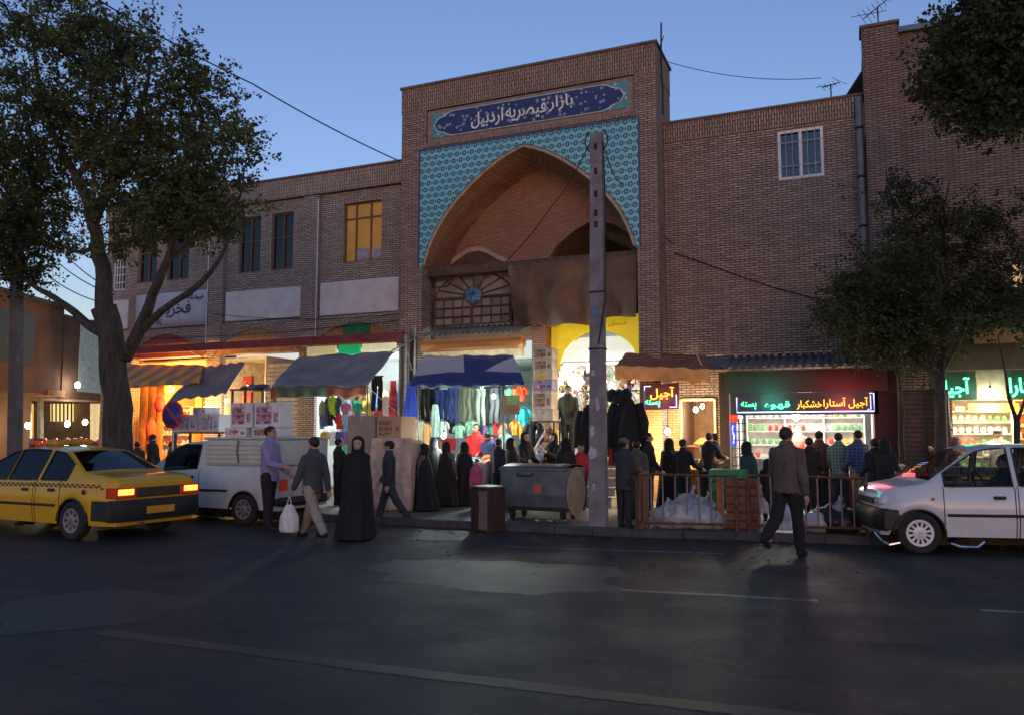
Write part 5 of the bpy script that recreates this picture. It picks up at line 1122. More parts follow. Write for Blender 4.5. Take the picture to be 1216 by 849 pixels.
# ================================================================ VEHICLES
TYRE = M('tyre_rubber', (.022, .022, .023), .85, var=.2); TRIM = M('black_trim', (.02, .02, .022), .55, var=.1); CARGL = glassy('car_glass', (.62, .68, .72), .16); DKGL = glassy('dark_car_glass', (.16, .19, .24), .28)
HUB = M('hubcap', (.50, .51, .53), .4, .5, var=.1); SEAT = M('seat_fabric', (.04, .04, .045), .9); PLATE = M('plate_paint', (.65, .5, .12), .5); HEADL = M('headlamp_glass', (.6, .63, .66), .12, var=.05); AMBER = M('amber_lens', (.5, .14, .01), .2)
def interp(tab, x):
    if x <= tab[0][0]: return tab[0][1]
    for a, b in zip(tab, tab[1:]):
        if x <= b[0]:
            t = (x - a[0]) / (b[0] - a[0]); return a[1] + (b[1] - a[1]) * t
    return tab[-1][1]
def wheel(par, x, y, r, wd, hubmat, slots=10):
    s = 1 if y > 0 else -1
    w = thing('wheel', None, None, (x, y, r)); w.parent = par
    mb = MB(); mb.lathe([(r * .62, -wd / 2), (r * .9, -wd / 2), (r * .985, -wd * .36), (r, -wd * .15), (r, wd * .15), (r * .985, wd * .36), (r * .9, wd / 2), (r * .62, wd / 2), (r * .6, 0)], n=36, axis='Y'); mb.build('tyre', TYRE, w)
    mb = MB(); e = s * (wd / 2)
    prof = [(0, e * 1.0), (r * .16, e * 1.02), (r * .22, e * .92), (r * .52, e * .90), (r * .60, e * 1.04), (r * .64, e * .98), (r * .64, e * .3)]
    mb.lathe(prof, n=36, axis='Y'); mb.build('rim', hubmat, w)
    mb = MB()
    for k in range(slots):
        a = 2 * math.pi * k / slots; c, sn = math.cos(a), math.sin(a)
        pts = []
        for rr, hw in ((.30, .035), (.50, .07)):
            for q in (-1, 1): pts.append((r * rr * c - q * r * hw * sn, e * .955, r * rr * sn + q * r * hw * c))
        mb.add([pts[0], pts[1], pts[3], pts[2]], [(0, 1, 2, 3)])
        mb.add([pts[0], pts[1], pts[3], pts[2]], [(3, 2, 1, 0)])
    mb.build('rim_slots', M('slot_dark', (.03, .03, .03), .7), w)
    return w
def car(name, label, origin, heading, S_, paint, glass, doors, seats=True, hub=HUB, slots=10):
    o = thing(name, label, S_.get('cat', 'car'), (origin[0], origin[1], 0), heading)
    top, belt, wid = S_['top'], S_['belt'], S_['wid']; rf = S_['roof']; wr = S_['wr']; sill0 = S_['sill']; R_ = S_['arch']; wr_ = S_['r']
    xs0, xs1 = top[0][0], top[-1][0]; n = int((xs1 - xs0) / .045); X = [xs0 + (xs1 - xs0) * i / n for i in range(n + 1)]
    marks = sorted({m for d in doors for m in d[:2]} | {m for w in S_['win'] for m in w} | set(S_['ws']) | set(S_['rs']))
    for m_ in marks:
        k = min(range(len(X)), key=lambda i: abs(X[i] - m_)); X[k] = m_
    X = sorted(set(X))
    def ring(x):
        w = interp(wid, x); b = interp(belt, x); t = max(interp(top, x), b + .004); s = sill0
        for ax in S_['axles']:
            if abs(x - ax) < R_: s = max(s, wr_ + math.sqrt(R_ * R_ - (x - ax) ** 2) - .02)
        k = min(1, max(0, (t - b) / (rf - b)))
        e = w - .055 - (w - .055 - wr) * k
        z1 = max(.42, s + .03); z2 = max(.60, s + .06)
        return [(w - .035, s), (w - .005, z1), (w, z2), (w - .012, max(b - .05, z2 + .02)), (w - .05, b), (e, t - .05 * k), (e - .06 - .04 * k, t - .012 * k), (e * .45, t + .006), (0, t + .012)]
    rings = [ring(x) for x in X]
    parts = {}
    def put(key, a, b, c, d, s):
        m_ = parts.setdefault(key, MB()); q = [a, b, c, d] if s > 0 else [d, c, b, a]; m_.add(q, [(0, 1, 2, 3)], 0, True)
    def inr(x, rng): return rng[0] - 1e-6 <= x <= rng[1] + 1e-6
    for i in range(len(X) - 1):
        xm = (X[i] + X[i + 1]) / 2
        for s in (1, -1):
            for j in range(8):
                a = (X[i], s * rings[i][j][0], rings[i][j][1]); b = (X[i + 1], s * rings[i + 1][j][0], rings[i + 1][j][1]); c = (X[i + 1], s * rings[i + 1][j + 1][0], rings[i + 1][j + 1][1]); d = (X[i], s * rings[i][j + 1][0], rings[i][j + 1][1])
                key = ('body', 0)
                if j == 4 and any(inr(xm, w) for w in S_['win']): key = ('side_window', s * (1 + [k for k, w in enumerate(S_['win']) if inr(xm, w)][0]))
                elif j in (6, 7) and inr(xm, S_['ws']): key = ('windscreen', 0)
                elif j in (6, 7) and inr(xm, S_['rs']): key = ('rear_window', 0)
                elif j < 4:
                    for k, dd in enumerate(doors):
                        if inr(xm, dd): key = ('door', s * (k + 1))
                put(key, b, a, d, c, s)
    for key, m_ in parts.items():
        # weld by rounding
        vm = {}; vs = []; fs = []
        for f in m_.f:
            nf = []
            for i in f:
                k = tuple(round(c, 4) for c in m_.v[i])
                if k not in vm: vm[k] = len(vs); vs.append(k)
                if vm[k] not in nf: nf.append(vm[k])
            if len(nf) > 2: fs.append(nf)
        m2 = MB(); m2.add(vs, fs, 0, True)
        if key[0] == 'body':
            for e, rg in ((0, rings[0]), (len(X) - 1, rings[-1])):
                x = X[e]; pts = [(x, y, z) for y, z in rg] + [(x, -y, z) for y, z in rg[-2::-1]]
                m2.add(pts, [list(range(len(pts)))])
        gl = key[0] in ('side_window', 'windscreen', 'rear_window')
        p = m2.build(key[0], glass if gl else paint, o)
        if key[0] == 'door':
            s = 1 if key[1] > 0 else -1; dd = doors[abs(key[1]) - 1]; hx = dd[0] + .12
            h = MB(); yy = interp(wid, hx); h.box(hx, hx + .15, s * (yy - .02), s * (yy + .022), interp(belt, hx) - .17, interp(belt, hx) - .125, bev=.008); h.build('handle', TRIM, p)
            for xe in (dd[0], dd[1]):
                q = MB(); rg = ring(xe); q.tube([(xe, s * (y + .002), z) for y, z in rg[:5]], .006, 4); q.build('seam', TRIM, p)
    # dark inner tub, wheel wells, seats
    tub = MB(); m0, m1 = xs0 + .1, xs1 - .1
    w0 = interp(wid, 0) - .13
    ax0, ax1 = S_['axles']
    tub.box(ax0 + R_, ax1 - R_, -w0, w0, sill0 + .0, .5); tub.box(m0, ax0 - R_, -w0, w0, .3, .7); tub.box(ax1 + R_, m1, -w0, w0, .3, .68); tub.box(ax0 - R_, ax0 + R_, -w0 + .12, w0 - .12, .3, .7); tub.box(ax1 - R_, ax1 + R_, -w0 + .12, w0 - .12, .3, .7)
    tub.box(xs0 + .05, S_['rs'][1] + .1, -w0, w0, .701, interp(belt, xs0 + .1) - .06); tub.box(S_['ws'][1] - .25, xs1 - .15, -w0 + .05, w0 - .05, .69, .80)
    tub.build('underbody', DARKIN, o)
    if seats:
        for sx, sy in S_.get('seatpos', ((-.05, .36), (-.05, -.36))):
            st = MB(); st.box(sx - .25, sx + .25, sy - .24, sy + .24, .45, .6, bev=.04); st.box(sx - .36, sx - .22, sy - .23, sy + .23, .5, 1.1, bev=.05); st.box(sx - .36, sx - .26, sy - .12, sy + .12, 1.1, 1.28, bev=.03); st.build('seat', SEAT, o)
        wx = S_['ws'][0] - .02
        sw = MB(); sw.tube([(wx - .15 + .07 * math.sin(t * .5236), .36 + .18 * math.cos(t * .5236), .93 + .17 * math.sin(t * .5236)) for t in range(13)], .014, 6); sw.build('steering_wheel', TRIM, o)
        ds = MB(); ds.box(wx, S_['ws'][1] - .2, -w0 + .03, w0 - .03, .72, .93, bev=.03); ds.build('dashboard', SEAT, o)
    for s in (1, -1):
        tr = MB(); tr.tube([(x, s * (interp(wid, x) + .006), .56 if not any(abs(x - a) < R_ - .06 for a in S_['axles']) else .72) for x in [xs0 + .15 + (xs1 - xs0 - .3) * k / 60 for k in range(61)] if not any(abs(x - a) < R_ - .02 for a in S_['axles'])][:1] * 0 or [(ax0 + R_ + .03, s * (interp(wid, 0) + .006), S_.get('rub', .56)), (ax1 - R_ - .03, s * (interp(wid, 0) + .006), S_.get('rub', .56))], .022, 6); tr.build('rubbing_strip', TRIM, o)
    for w in S_['win']:
        for s in (1, -1):
            pts = [x for x in X if w[0] - 1e-6 <= x <= w[1] + 1e-6]
            lo = [(x, s * (ring(x)[4][0] + .004), ring(x)[4][1] + .004) for x in pts]; hi = [(x, s * (ring(x)[5][0] + .006), ring(x)[5][1]) for x in pts]
            tr = MB(); tr.tube(lo + hi[::-1] + lo[:1], .012, 5); tr.build('window_seal', TRIM, o)
    for a in S_['axles']:
        for s in (1, -1): tr = MB(); tr.tube([(a + (R_ + .005) * math.cos(t), s * (interp(wid, a) - .02), wr_ - .02 + (R_ + .005) * math.sin(t)) for t in [math.pi * k / 16 for k in range(17)]], .014, 5); tr.build('arch_lip', TRIM, o)
    for a in S_['axles']:
        for s in (1, -1): wheel(o, a, s * (interp(wid, a) - .10), wr_, .17, hub, slots)
    return o, ring
def bumper(o, x0, w, z0, z1, d, mat, name='bumper', rear=False):
    s = -1 if rear else 1; mb = MB(); n = 16
    def f(u, v): 
        y = (-1 + 2 * u) * w; k = abs(-1 + 2 * u) ** 5; zz = z0 + (z1 - z0) * v; bulge = .03 * math.sin(math.pi * v)
        return (x0 + s * (d - k * d * 1.6 + bulge), y, zz)
    mb.sheet(f, 24, 6, 0, 0)
    for sy in (-1, 1): mb.box(min(x0 - s * .42, x0 - s * .0), max(x0 - s * .42, x0), sy * (w - .03), sy * (w + .005), z0 + .02, z1 - .01, bev=.015)
    mb.sheet(lambda u, v: (f(u, 1)[0] * (1 - v) + (x0 - s * .1) * v, (-1 + 2 * u) * w, z1 + .001), 24, 1)
    return mb.build(name, mat, o)
# ---- yellow taxi
h = Vector((-math.cos(R(3.8)), math.sin(R(3.8)), 0)); l = Vector((-h.y, h.x, 0)); wpos = G(88, 641)
S405 = dict(top=[(-2.2, .86), (-2.12, .95), (-1.9, .975), (-1.55, 1.0), (-1.42, 1.03), (-.80, 1.36), (-.45, 1.405), (0, 1.415), (.3, 1.40), (.5, 1.36), (1.22, .97), (1.3, .94), (1.7, .90), (2.05, .82), (2.15, .72)],
            belt=[(-2.2, .84), (-1.9, .90), (-1, .90), (1.2, .87), (1.7, .82), (2.15, .66)], wid=[(-2.2, .74), (-2.05, .80), (-1.5, .85), (1.4, .85), (1.9, .80), (2.15, .70)],
            roof=1.41, wr=.56, sill=.24, arch=.345, r=.30, axles=(-1.335, 1.335), win=((-1.15, -.52), (-.42, .30), (.36, .85)), ws=(.52, 1.2), rs=(-1.4, -.84), rub=.52)
YELP_ = M('taxi_yellow', (.62, .37, .015), .32, var=.06, coat=.5)
taxi, rg_ = car('yellow_taxi', 'yellow taxi saloon with checked side stripe driving left in the foreground', wpos - h * (-1.335) - l * .76, math.atan2(h.y, h.x), S405, YELP_, DKGL, ((-1.05, -.46), (-.40, .98)), hub=M('dull_hub', (.25, .25, .26), .5, .4), slots=8)
bumper(taxi, -2.2, .83, .30, .62, .07, TRIM, rear=True); bumper(taxi, 2.12, .82, .28, .6, .07, TRIM)
mb = MB(); mb.box(-2.245, -2.202, -.40, .40, .655, .80, bev=.008); mb.build('rear_garnish', M('garnish', (.05, .025, .02), .35), taxi)
for s in (1, -1):
    t = MB(); t.box(-2.25, -2.19, min(s * .41, s * .80), max(s * .41, s * .80), .65, .81, bev=.012); t.box(-2.19, -2.05, min(s * .765, s * .80), max(s * .765, s * .80), .65, .81, bev=.008); tl = t.build('tail_light', M('red_lens', (.35, .02, .015), .25, emit=(1, .08, .02), es=.06), taxi)
    t = MB(); t.box(-2.262, -2.25, min(s * .47, s * .74), max(s * .47, s * .74), .70, .785, bev=.004); t.build('lit_lens', M('lit_amber_lens', (.8, .3, .05), .3, emit=(1, .28, .04), es=3.6), tl)
    t = MB(); t.box(2.10, 2.17, min(s * .45, s * .72), max(s * .45, s * .72), .60, .72, bev=.02); t.build('headlight', HEADL, taxi)
mb = MB(); mb.box(-2.30, -2.285, -.26, .26, .40, .51, bev=.003); mb.build('number_plate', M('yellow_plate', (.65, .33, .03), .5), taxi)
for s in (1, -1):
    mb = MB()
    for r_ in range(2):
        for k in range(60):
            x = -2.0 + k * .056
            if (k + r_) % 2 or x > 1.0: continue
            b_ = interp(S405['belt'], x); w_ = interp(S405['wid'], x)
            z0_ = b_ - .085 + r_ * .03 - .012; mb.box(x, x + .05, s * (w_ + .001), s * (w_ + .004), z0_, z0_ + .025)
    mb.build('checker_stripe', TRIM, taxi)
mb = MB(); mb.lathe([(0, 0), (.04, 0), (.04, .004), (0, .004)], (-1.62, .853, .74), 12, axis='Y'); mb.build('fuel_cap', TRIM, taxi)
mb = MB(); mb.box(-.17, .09, -.36, .36, 1.43, 1.52, bev=.03); mb.build('roof_sign', M('roof_sign_amber', (.5, .28, .04), .4), taxi)
mb = MB(); mb.tube([(-1.9, .3, .24), (-2.28, .3, .25)], .025, 8); mb.build('exhaust', RUST, taxi)
# ---- white hatchback
a9 = R(9.0); h = (RT * (-math.cos(a9)) + Vector((FW.x, FW.y, 0)).normalized() * math.sin(a9)); l = Vector((-h.y, h.x, 0)); wpos = G(1092, 657.5)
SPR = dict(top=[(-1.70, .98), (-1.62, 1.08), (-1.28, 1.36), (-1.0, 1.42), (-.5, 1.465), (0, 1.475), (.22, 1.45), (.36, 1.41), (.98, .975), (1.06, .94), (1.4, .88), (1.55, .80), (1.60, .72)],
           belt=[(-1.7, .92), (-1, .93), (.95, .90), (1.4, .80), (1.60, .66)], wid=[(-1.7, .72), (-1.5, .79), (1.2, .80), (1.4, .77), (1.52, .70), (1.60, .62)],
           roof=1.47, wr=.56, sill=.24, arch=.325, r=.285, axles=(-1.147, 1.147), win=((-1.2, -.78), (-.7, -.13), (-.05, .80)), ws=(.38, .97), rs=(-1.58, -1.25), rub=.53, seatpos=((-.15, .34), (-.15, -.34), (-.95, .0)))
WPAINT = M('car_white', (.62, .64, .68), .3, var=.04, coat=.5)
hatch, _ = car('white_hatchback', 'white hatchback with black bumper parked nose left at the right edge', wpos - h * 1.147 - l * .72, math.atan2(h.y, h.x), SPR, WPAINT, CARGL, ((-.72, -.10), (-.06, .83)), hub=M('white_hubcap', (.70, .71, .73), .4, .1, var=.05), slots=12)
bumper(hatch, 1.59, .76, .30, .60, .07, TRIM); bumper(hatch, -1.72, .76, .30, .6, .07, TRIM, rear=True)
for s in (1, -1):
    t = MB(); t.box(1.45, 1.615, min(s * .38, s * .665), max(s * .38, s * .665), .64, .77, bev=.03); t.build('headlight', HEADL, hatch)
    t = MB(); t.box(.95, .99, min(s * .79, s * .815), max(s * .79, s * .815), .72, .76, bev=.006); t.build('side_repeater', AMBER, hatch)
    t = MB(); t.box(.62, .72, min(s * .80, s * .93), max(s * .80, s * .93), .93, 1.04, bev=.02); t.build('door_mirror', TRIM, hatch)
mb = MB(); mb.box(1.60, 1.625, -.36, .36, .64, .72, bev=.01); mb.build('grille', TRIM, hatch)
mb = MB(); mb.tube([(1.66, .55, .26), (1.62, .74, .17), (1.55, .82, .13), (1.42, .82, .16)], .018, 6); mb.build('chrome_tube', M('chrome_bar', (.7, .7, .72), .2, .9), hatch); mb = MB(); mb.tube([(.78, .81, .16), (.66, .82, .12), (.45, .82, .12), (.36, .81, .19)], .018, 6); mb.build('chrome_tube', M('chrome_bar', (.7, .7, .72), .2, .9), hatch)
# ---- white pickup van
h = Vector((-1, .0, 0)); l = Vector((0, -1, 0)); wpos = G(290, 623)
SV = dict(cat='van', top=[(-1.72, 1.02), (-1.7, 1.04), (-.05, 1.04), (0, 1.40), (.1, 1.47), (.55, 1.47), (.68, 1.43), (1.30, .96), (1.38, .92), (1.75, .80), (1.82, .7)],
          belt=[(-1.72, 1.02), (-.1, 1.02), (.1, .98), (1.2, .92), (1.82, .66)], wid=[(-1.72, .74), (-1.6, .76), (1.3, .76), (1.7, .7), (1.82, .6)],
          roof=1.47, wr=.60, sill=.28, arch=.33, r=.28, axles=(-.98, 1.15), win=((.14, .95),), ws=(.70, 1.28), rs=(-.04, .0), rub=.6, seatpos=((.35, .34), (.35, -.34)))
van, _ = car('white_pickup', 'white covered pickup with ribbed canopy and cartons on its roof behind the taxi', wpos - h * (-.98) - l * .70, math.atan2(0.0, -1), SV, M('van_white', (.50, .56, .57), .5, var=.1), CARGL, ((.06, .98),), hub=M('dull_hub', (.25, .25, .26), .5, .4), slots=8)
mb = MB(); mb.box(-1.74, -.02, -.71, .71, 1.045, 1.52, bev=.03)
for s in (1, -1):
    for k in range(5): mb.box(-1.70, -.06, s * .712, s * .735, 1.09 + k * .08, 1.09 + k * .08 + .045, bev=.012)
cnp = mb.build('canopy', M('van_canopy', (.50, .54, .52), .55, var=.1), van)
mb = MB(); mb.box(-1.76, -.0, -.73, .73, 1.52, 1.56, bev=.015); mb.build('canopy_roof', M('van_canopy', (.5, .5, .5)), van)
mb = MB(); mb.tube([(-.85, .745, 1.1), (-.8, .745, 1.3), (-.83, .745, 1.5)], .015, 5); mb.build('strap', M('green_strap', (.06, .14, .08), .7), van)
mb = MB(); mb.box(-1.76, -1.735, .50, .70, .62, .82, bev=.01); mb.build('tail_light', M('red_lens', (.3, .02, .02), .25), van)
bumper(van, -1.73, .74, .34, .5, .05, TRIM, rear=True)
vo = van.location
for i, (dx, dy, w_, h_, m_, pr_, lb) in enumerate(((-.35, .1, .50, .17, WBOX, REDP, 'flat printed carton at the left on the van roof'), (-1.05, .1, .62, .17, WBOX, BROWNP, 'flat printed carton at the right on the van roof'), (-.5, .12, .50, .46, WBOX, PINKP, 'tall plum printed carton, left on the van roof'), (-1.1, .12, .58, .46, WBOX, PINKP, 'tall plum printed carton, right on the van roof'))):
    z = 1.562 if i < 2 else 1.735
    carton(vo.x - dx, vo.y - dy, z, w_, .4, h_, m_, lb, print_=pr_)
# ================================================================ PEOPLE
SKIN = M('skin', (.42, .26, .18), .55, var=.06); EYE = M('eye_dark', (.03, .02, .02), .3); LIP = M('lip', (.36, .16, .12), .5); HAIR = M('hair_dark', (.015, .012, .010), .6, var=.3, sc=40); HAIRG = M('hair_grey', (.10, .10, .10), .7, var=.3, sc=40)
SKINF = M('skin_light', (.50, .33, .25), .55, var=.05)
def vox(mb, name, size, mats, parent, it=2, disp=0, seed=0.0):
    me = bpy.data.meshes.new('tmp'); me.from_pydata(mb.v, [], mb.f); o = bpy.data.objects.new('tmp', me); COL.objects.link(o)
    r = o.modifiers.new('r', 'REMESH'); r.mode = 'VOXEL'; r.voxel_size = size
    if it: s = o.modifiers.new('s', 'SMOOTH'); s.iterations = it; s.factor = .5
    me2 = bpy.data.meshes.new_from_object(o.evaluated_get(bpy.context.evaluated_depsgraph_get())); bpy.data.objects.remove(o); me2.name = name
    if disp:
        for v in me2.vertices:
            q = noise.noise(Vector((v.co.x * 9 + seed, v.co.y * 9, v.co.z * 5))) + .5 * noise.noise(Vector((v.co.x * 22, v.co.y * 22 + seed, v.co.z * 14)))
            d = Vector((v.co.x, v.co.y, 0)); d = v.normal
            v.co += d * (q * .55 + .38) * disp
    me2.materials.clear()
    for m_ in (mats if isinstance(mats, (list, tuple)) else [mats]): me2.materials.append(m_)
    me2.polygons.foreach_set('use_smooth', [True] * len(me2.polygons))
    ob = bpy.data.objects.new(name, me2); COL.objects.link(ob); ob.parent = parent; return ob
def loft(mb, secs, n=14):            # secs: (center, rx, ry) stacked
    vs = []
    for c, rx, ry in secs:
        for j in range(n): t = 2 * math.pi * j / n; vs.append((c[0] + rx * math.cos(t), c[1] + ry * math.sin(t), c[2]))
    k = len(secs); fs = [(i * n + j, i * n + (j + 1) % n, (i + 1) * n + (j + 1) % n, (i + 1) * n + j) for i in range(k - 1) for j in range(n)] + [list(range(n - 1, -1, -1)), list(range((k - 1) * n, k * n))]
    mb.add(vs, fs, 0, True)
def cap(mb, a, b, ra, rb, n=10):
    a, b = Vector(a), Vector(b); mb.tube([a, a.lerp(b, .33), a.lerp(b, .66), b], [ra, ra * .7 + rb * .3 + .002, ra * .35 + rb * .65, rb], n); mb.ball(a, ra * .995, 8); mb.ball(b, rb * .995, 8)
def person(label, loc, H=1.72, rz=0, top=(.1, .1, .1), bot=(.03, .03, .035), shoe=(.02, .02, .02), hair='short', legs=((0, 0), (0, 0)), arms=((5, 8, 15), (5, 8, 15)), lean=0, coat=0, female=False, near=False, cover=None, head=0, hold=None, topmat=None, group=None, hairm=None, hat=None, build=1.0):
    o = thing('person', label, 'person', tuple(loc), R(rz), group)
    k = H; sd = random.random() * 50; vs_ = .011 if near else .016
    sw = (.105 if female else .118) * k * build; hw = .052 * k
    def fwd(a, L): return Vector((0, -math.sin(R(a)) * L, -math.cos(R(a)) * L))
    hipz = .0; J = {}
    for i, s in enumerate((-1, 1)):
        hip = Vector((s * hw, 0, 0)); kn = hip + fwd(legs[i][0], .245 * k); an = kn + fwd(legs[i][0] - legs[i][1], .235 * k); J[i] = [hip, kn, an]
    low = min(J[i][2].z for i in (0, 1)); dz = .045 * k - low
    for i in (0, 1): J[i] = [p + Vector((0, 0, dz)) for p in J[i]]
    pel = Vector((0, 0, dz)); ln = R(lean)
    def sp(h, off=0): return pel + Vector((0, -math.sin(ln) * h * k - off, math.cos(ln) * h * k))
    sh = sp(.295); nk = sp(.335); hd = sp(.405, .008 * k)
    A_ = {}
    for i, s in enumerate((-1, 1)):
        sw_, ab, el = arms[i]; S0 = sh + Vector((s * sw * .80, 0, -.024 * k))
        d1_ = Vector((s * math.sin(R(ab)), -math.sin(R(sw_)), -math.cos(R(sw_)) * math.cos(R(ab)))).normalized(); E0 = S0 + d1_ * .17 * k
        a2 = sw_ + el; d2_ = Vector((s * math.sin(R(ab * .4)) - (s * .25 if el > 60 else 0), -math.sin(R(a2)), -math.cos(R(a2)))).normalized(); W0 = E0 + d2_ * .148 * k; A_[i] = (S0, E0, W0, d2_)
    # body
    b = MB()
    loft(b, [(pel + Vector((0, 0, -.03 * k)), .082 * k, .055 * k), (sp(.02), .09 * k, .06 * k), (sp(.09), .078 * k, .052 * k), (sp(.17), .085 * k, .056 * k), (sp(.24), .1 * k, .06 * k), (sp(.29), .098 * k, .05 * k), (sp(.315), .05 * k, .04 * k), (sp(.33), .034 * k, .034 * k), (sp(.365), .03 * k, .032 * k)])
    for i, s in enumerate((-1, 1)):
        hip, kn, an = J[i]; cap(b, hip, kn, .048 * k, .031 * k); cap(b, kn, an, .031 * k, .02 * k)
        cap(b, an + Vector((0, .015 * k, -.01 * k)), an + Vector((0, -.085 * k, -.03 * k)), .019 * k, .014 * k, 8)
        S0, E0, W0, d2_ = A_[i]; cap(b, S0, E0, .030 * k, .023 * k); cap(b, E0, W0, .023 * k, .015 * k)
        pc = W0 + d2_ * .035 * k; side = Vector((0, 1, 0)) if abs(d2_.y) < .7 else Vector((0, 0, 1)); nrm = d2_.cross(side).normalized(); wdir = nrm.cross(d2_).normalized()
        cap(b, W0, W0 + d2_ * .05 * k, .016 * k, .019 * k, 8); b.ball(pc + wdir * .008 * k, .018 * k, 8); b.ball(pc - wdir * .008 * k, .018 * k, 8)
        for f in range(4):
            L = (.042, .047, .044, .034)[f] * k; r0 = W0 + d2_ * .055 * k + wdir * (f - 1.5) * .0095 * k; cu = nrm * -s * .25 * L
            m1 = r0 + d2_ * L * .55 + cu * .4; b.tube([r0 - d2_ * .01 * k, m1, r0 + d2_ * L * .9 + cu * 1.6], [.0062 * k, .0057 * k, .0045 * k], 6)
        t0 = W0 + d2_ * .022 * k + wdir * -.014 * k; b.tube([t0, t0 - wdir * .016 * k + d2_ * .018 * k, t0 - wdir * .019 * k + d2_ * .04 * k], [.0075 * k, .0068 * k, .005 * k], 6)
    hr = R(head); hm = Matrix.Rotation(hr, 3, 'Z'); hs = .065 * k * (1.08 if H < 1.45 else 1)
    def hp(x, y, z): return hd + hm @ Vector((x, y, z)) * hs
    b.ball(hp(0, .12, .18), hs * .84, 14, sq=(.86, 1.0, .9)); b.ball(hp(0, -.22, -.28), hs * .64, 12, sq=(.86, .88, 1.05)); b.ball(hp(0, -.38, -.78), hs * .26, 8, sq=(1.15, .8, .6))
    b.tube([hp(0, -.72, .12), hp(0, -.98, -.22), hp(0, -.80, -.34)], [hs * .07, hs * .13, hs * .11], 8)
    for s in (-1, 1): b.ball(hp(s * .74, .08, -.08), hs * .19, 8, sq=(.35, .7, 1.2)); b.ball(hp(s * .3, -.62, .18), hs * .17, 8, sq=(1.3, .7, .5))
    b.tube([nk, hd], [.033 * k, .032 * k], 10)
    bo = vox(b, 'body', .0075 if near else .011, [SKINF if female else SKIN, EYE, LIP], o, 1)
    inv = hm.inverted()
    for p in bo.data.polygons:
        q = inv @ (p.center - hd) / hs
        if q.y < -.55 and abs(abs(q.x) - .3) < .13 and abs(q.z - .03) < .07: p.material_index = 1
        elif q.y < -.6 and abs(abs(q.x) - .3) < .19 and abs(q.z - .24) < .045: p.material_index = 1
        elif q.y < -.6 and abs(q.x) < .24 and abs(q.z + .52) < .06: p.material_index = 2
    # clothes
    tm = topmat or C_(*top); e = .012 * k
    c = MB(); lb = .02 - coat
    secs = []
    if coat: secs += [(pel + Vector((0, 0, -coat * k)), .105 * k + .03 * coat * k, .078 * k + .03 * coat * k), (pel + Vector((0, 0, -coat * .5 * k)), .102 * k, .074 * k)]
    secs += [(sp(-.055), .104 * k * build, .078 * k), (sp(-.01), .101 * k * build, .076 * k), (sp(.02), .098 * k * build, .066 * k + e * .6), (sp(.05), .094 * k * build, .066 * k + e * .6), (sp(.12), .093 * k * build, .064 * k + e * .6), (sp(.2), .1 * k * build, .068 * k + e * .6), (sp(.26), .108 * k * build, .068 * k + e * .4), (sp(.3), .098 * k, .054 * k + e * .3), (sp(.322), .055 * k, .046 * k), (sp(.345), .043 * k, .043 * k), (sp(.358), .041 * k, .041 * k)]
    loft(c, secs, 18)
    for i in (0, 1): S0, E0, W0, d2_ = A_[i]; cap(c, S0, E0, .038 * k, .032 * k); cap(c, E0, W0 - d2_ * .012 * k, .032 * k, .024 * k)
    vox(c, 'jacket' if coat or topmat is None and max(top) < .08 else 'shirt', vs_, tm, o, 2, .017 * k, sd)
    if cover != 'chador':
        t = MB(); loft(t, [(pel + Vector((0, 0, -.045 * k)), .088 * k, .066 * k), (sp(.0), .095 * k, .069 * k), (sp(.06), .088 * k, .064 * k)], 16)
        for i in (0, 1): hip, kn, an = J[i]; cap(t, hip, kn, .055 * k, .042 * k); cap(t, kn, an + (kn - an).normalized() * .01 * k, .042 * k, .034 * k)
        vox(t, 'trousers', vs_, C_(*bot), o, 2, .015 * k, sd + 5)
    sm_ = C_(*shoe, .4)
    for i in (0, 1):
        an = J[i][2]; q = MB(); kn = J[i][1]; pitch = 0
        if an.z > .1 * k + .0: pitch = min(50, legs[i][1])
        rm = Matrix.Rotation(R(pitch), 3, 'X'); 
        pts = [Vector((0, .025 * k, -.022 * k)), Vector((0, -.03 * k, -.024 * k)), Vector((0, -.085 * k, -.031 * k))]
        cap(q, an + rm @ pts[0], an + rm @ pts[1], .024 * k, .024 * k); cap(q, an + rm @ pts[1], an + rm @ pts[2], .024 * k, .017 * k)
        zm = an.z - .045 * k
        q.v = [(v[0], v[1], max(v[2], zm) if not pitch else v[2]) for v in q.v]
        q.build('shoe', sm_, o)
    hmt = hairm or HAIR
    if cover in ('chador', 'scarf'):
        cm = C_(*( (.008, .008, .009) if cover == 'chador' else hold and hold.get('scarf', (.01, .01, .01)) or (.01, .01, .01)))
        m_ = MB(); n = 40
        def hood(u, v):        # u round, v from crown down to the shoulders; the face stays free in front
            a = 2 * math.pi * u + math.pi / 2; ph = .02 + v * 2.25; r = math.sin(min(ph, 1.75)) ; z = math.cos(min(ph, math.pi)) if ph < 1.6 else -(ph - 1.55) * 1.5
            q = Vector((math.cos(a) * r * 1.02, math.sin(a) * r * 1.05 + .26, z * 1.18 + .1))
            fr = max(0, -math.sin(a)) ** 1.5
            if -.95 < q.z < .72: q.y += fr * .62 * (1 - abs((q.z + .1) / .85) ** 3)
            else: q.y += 0
            if q.z < -.9: f = (-.9 - q.z); q.x *= 1 + f * .5; q.y = q.y * (1 + f * .3)
            return hp(q.x, q.y, q.z)
        m_.sheet(hood, n, 18); m_.build('headscarf' if cover == 'scarf' else 'chador_hood', cm, o)
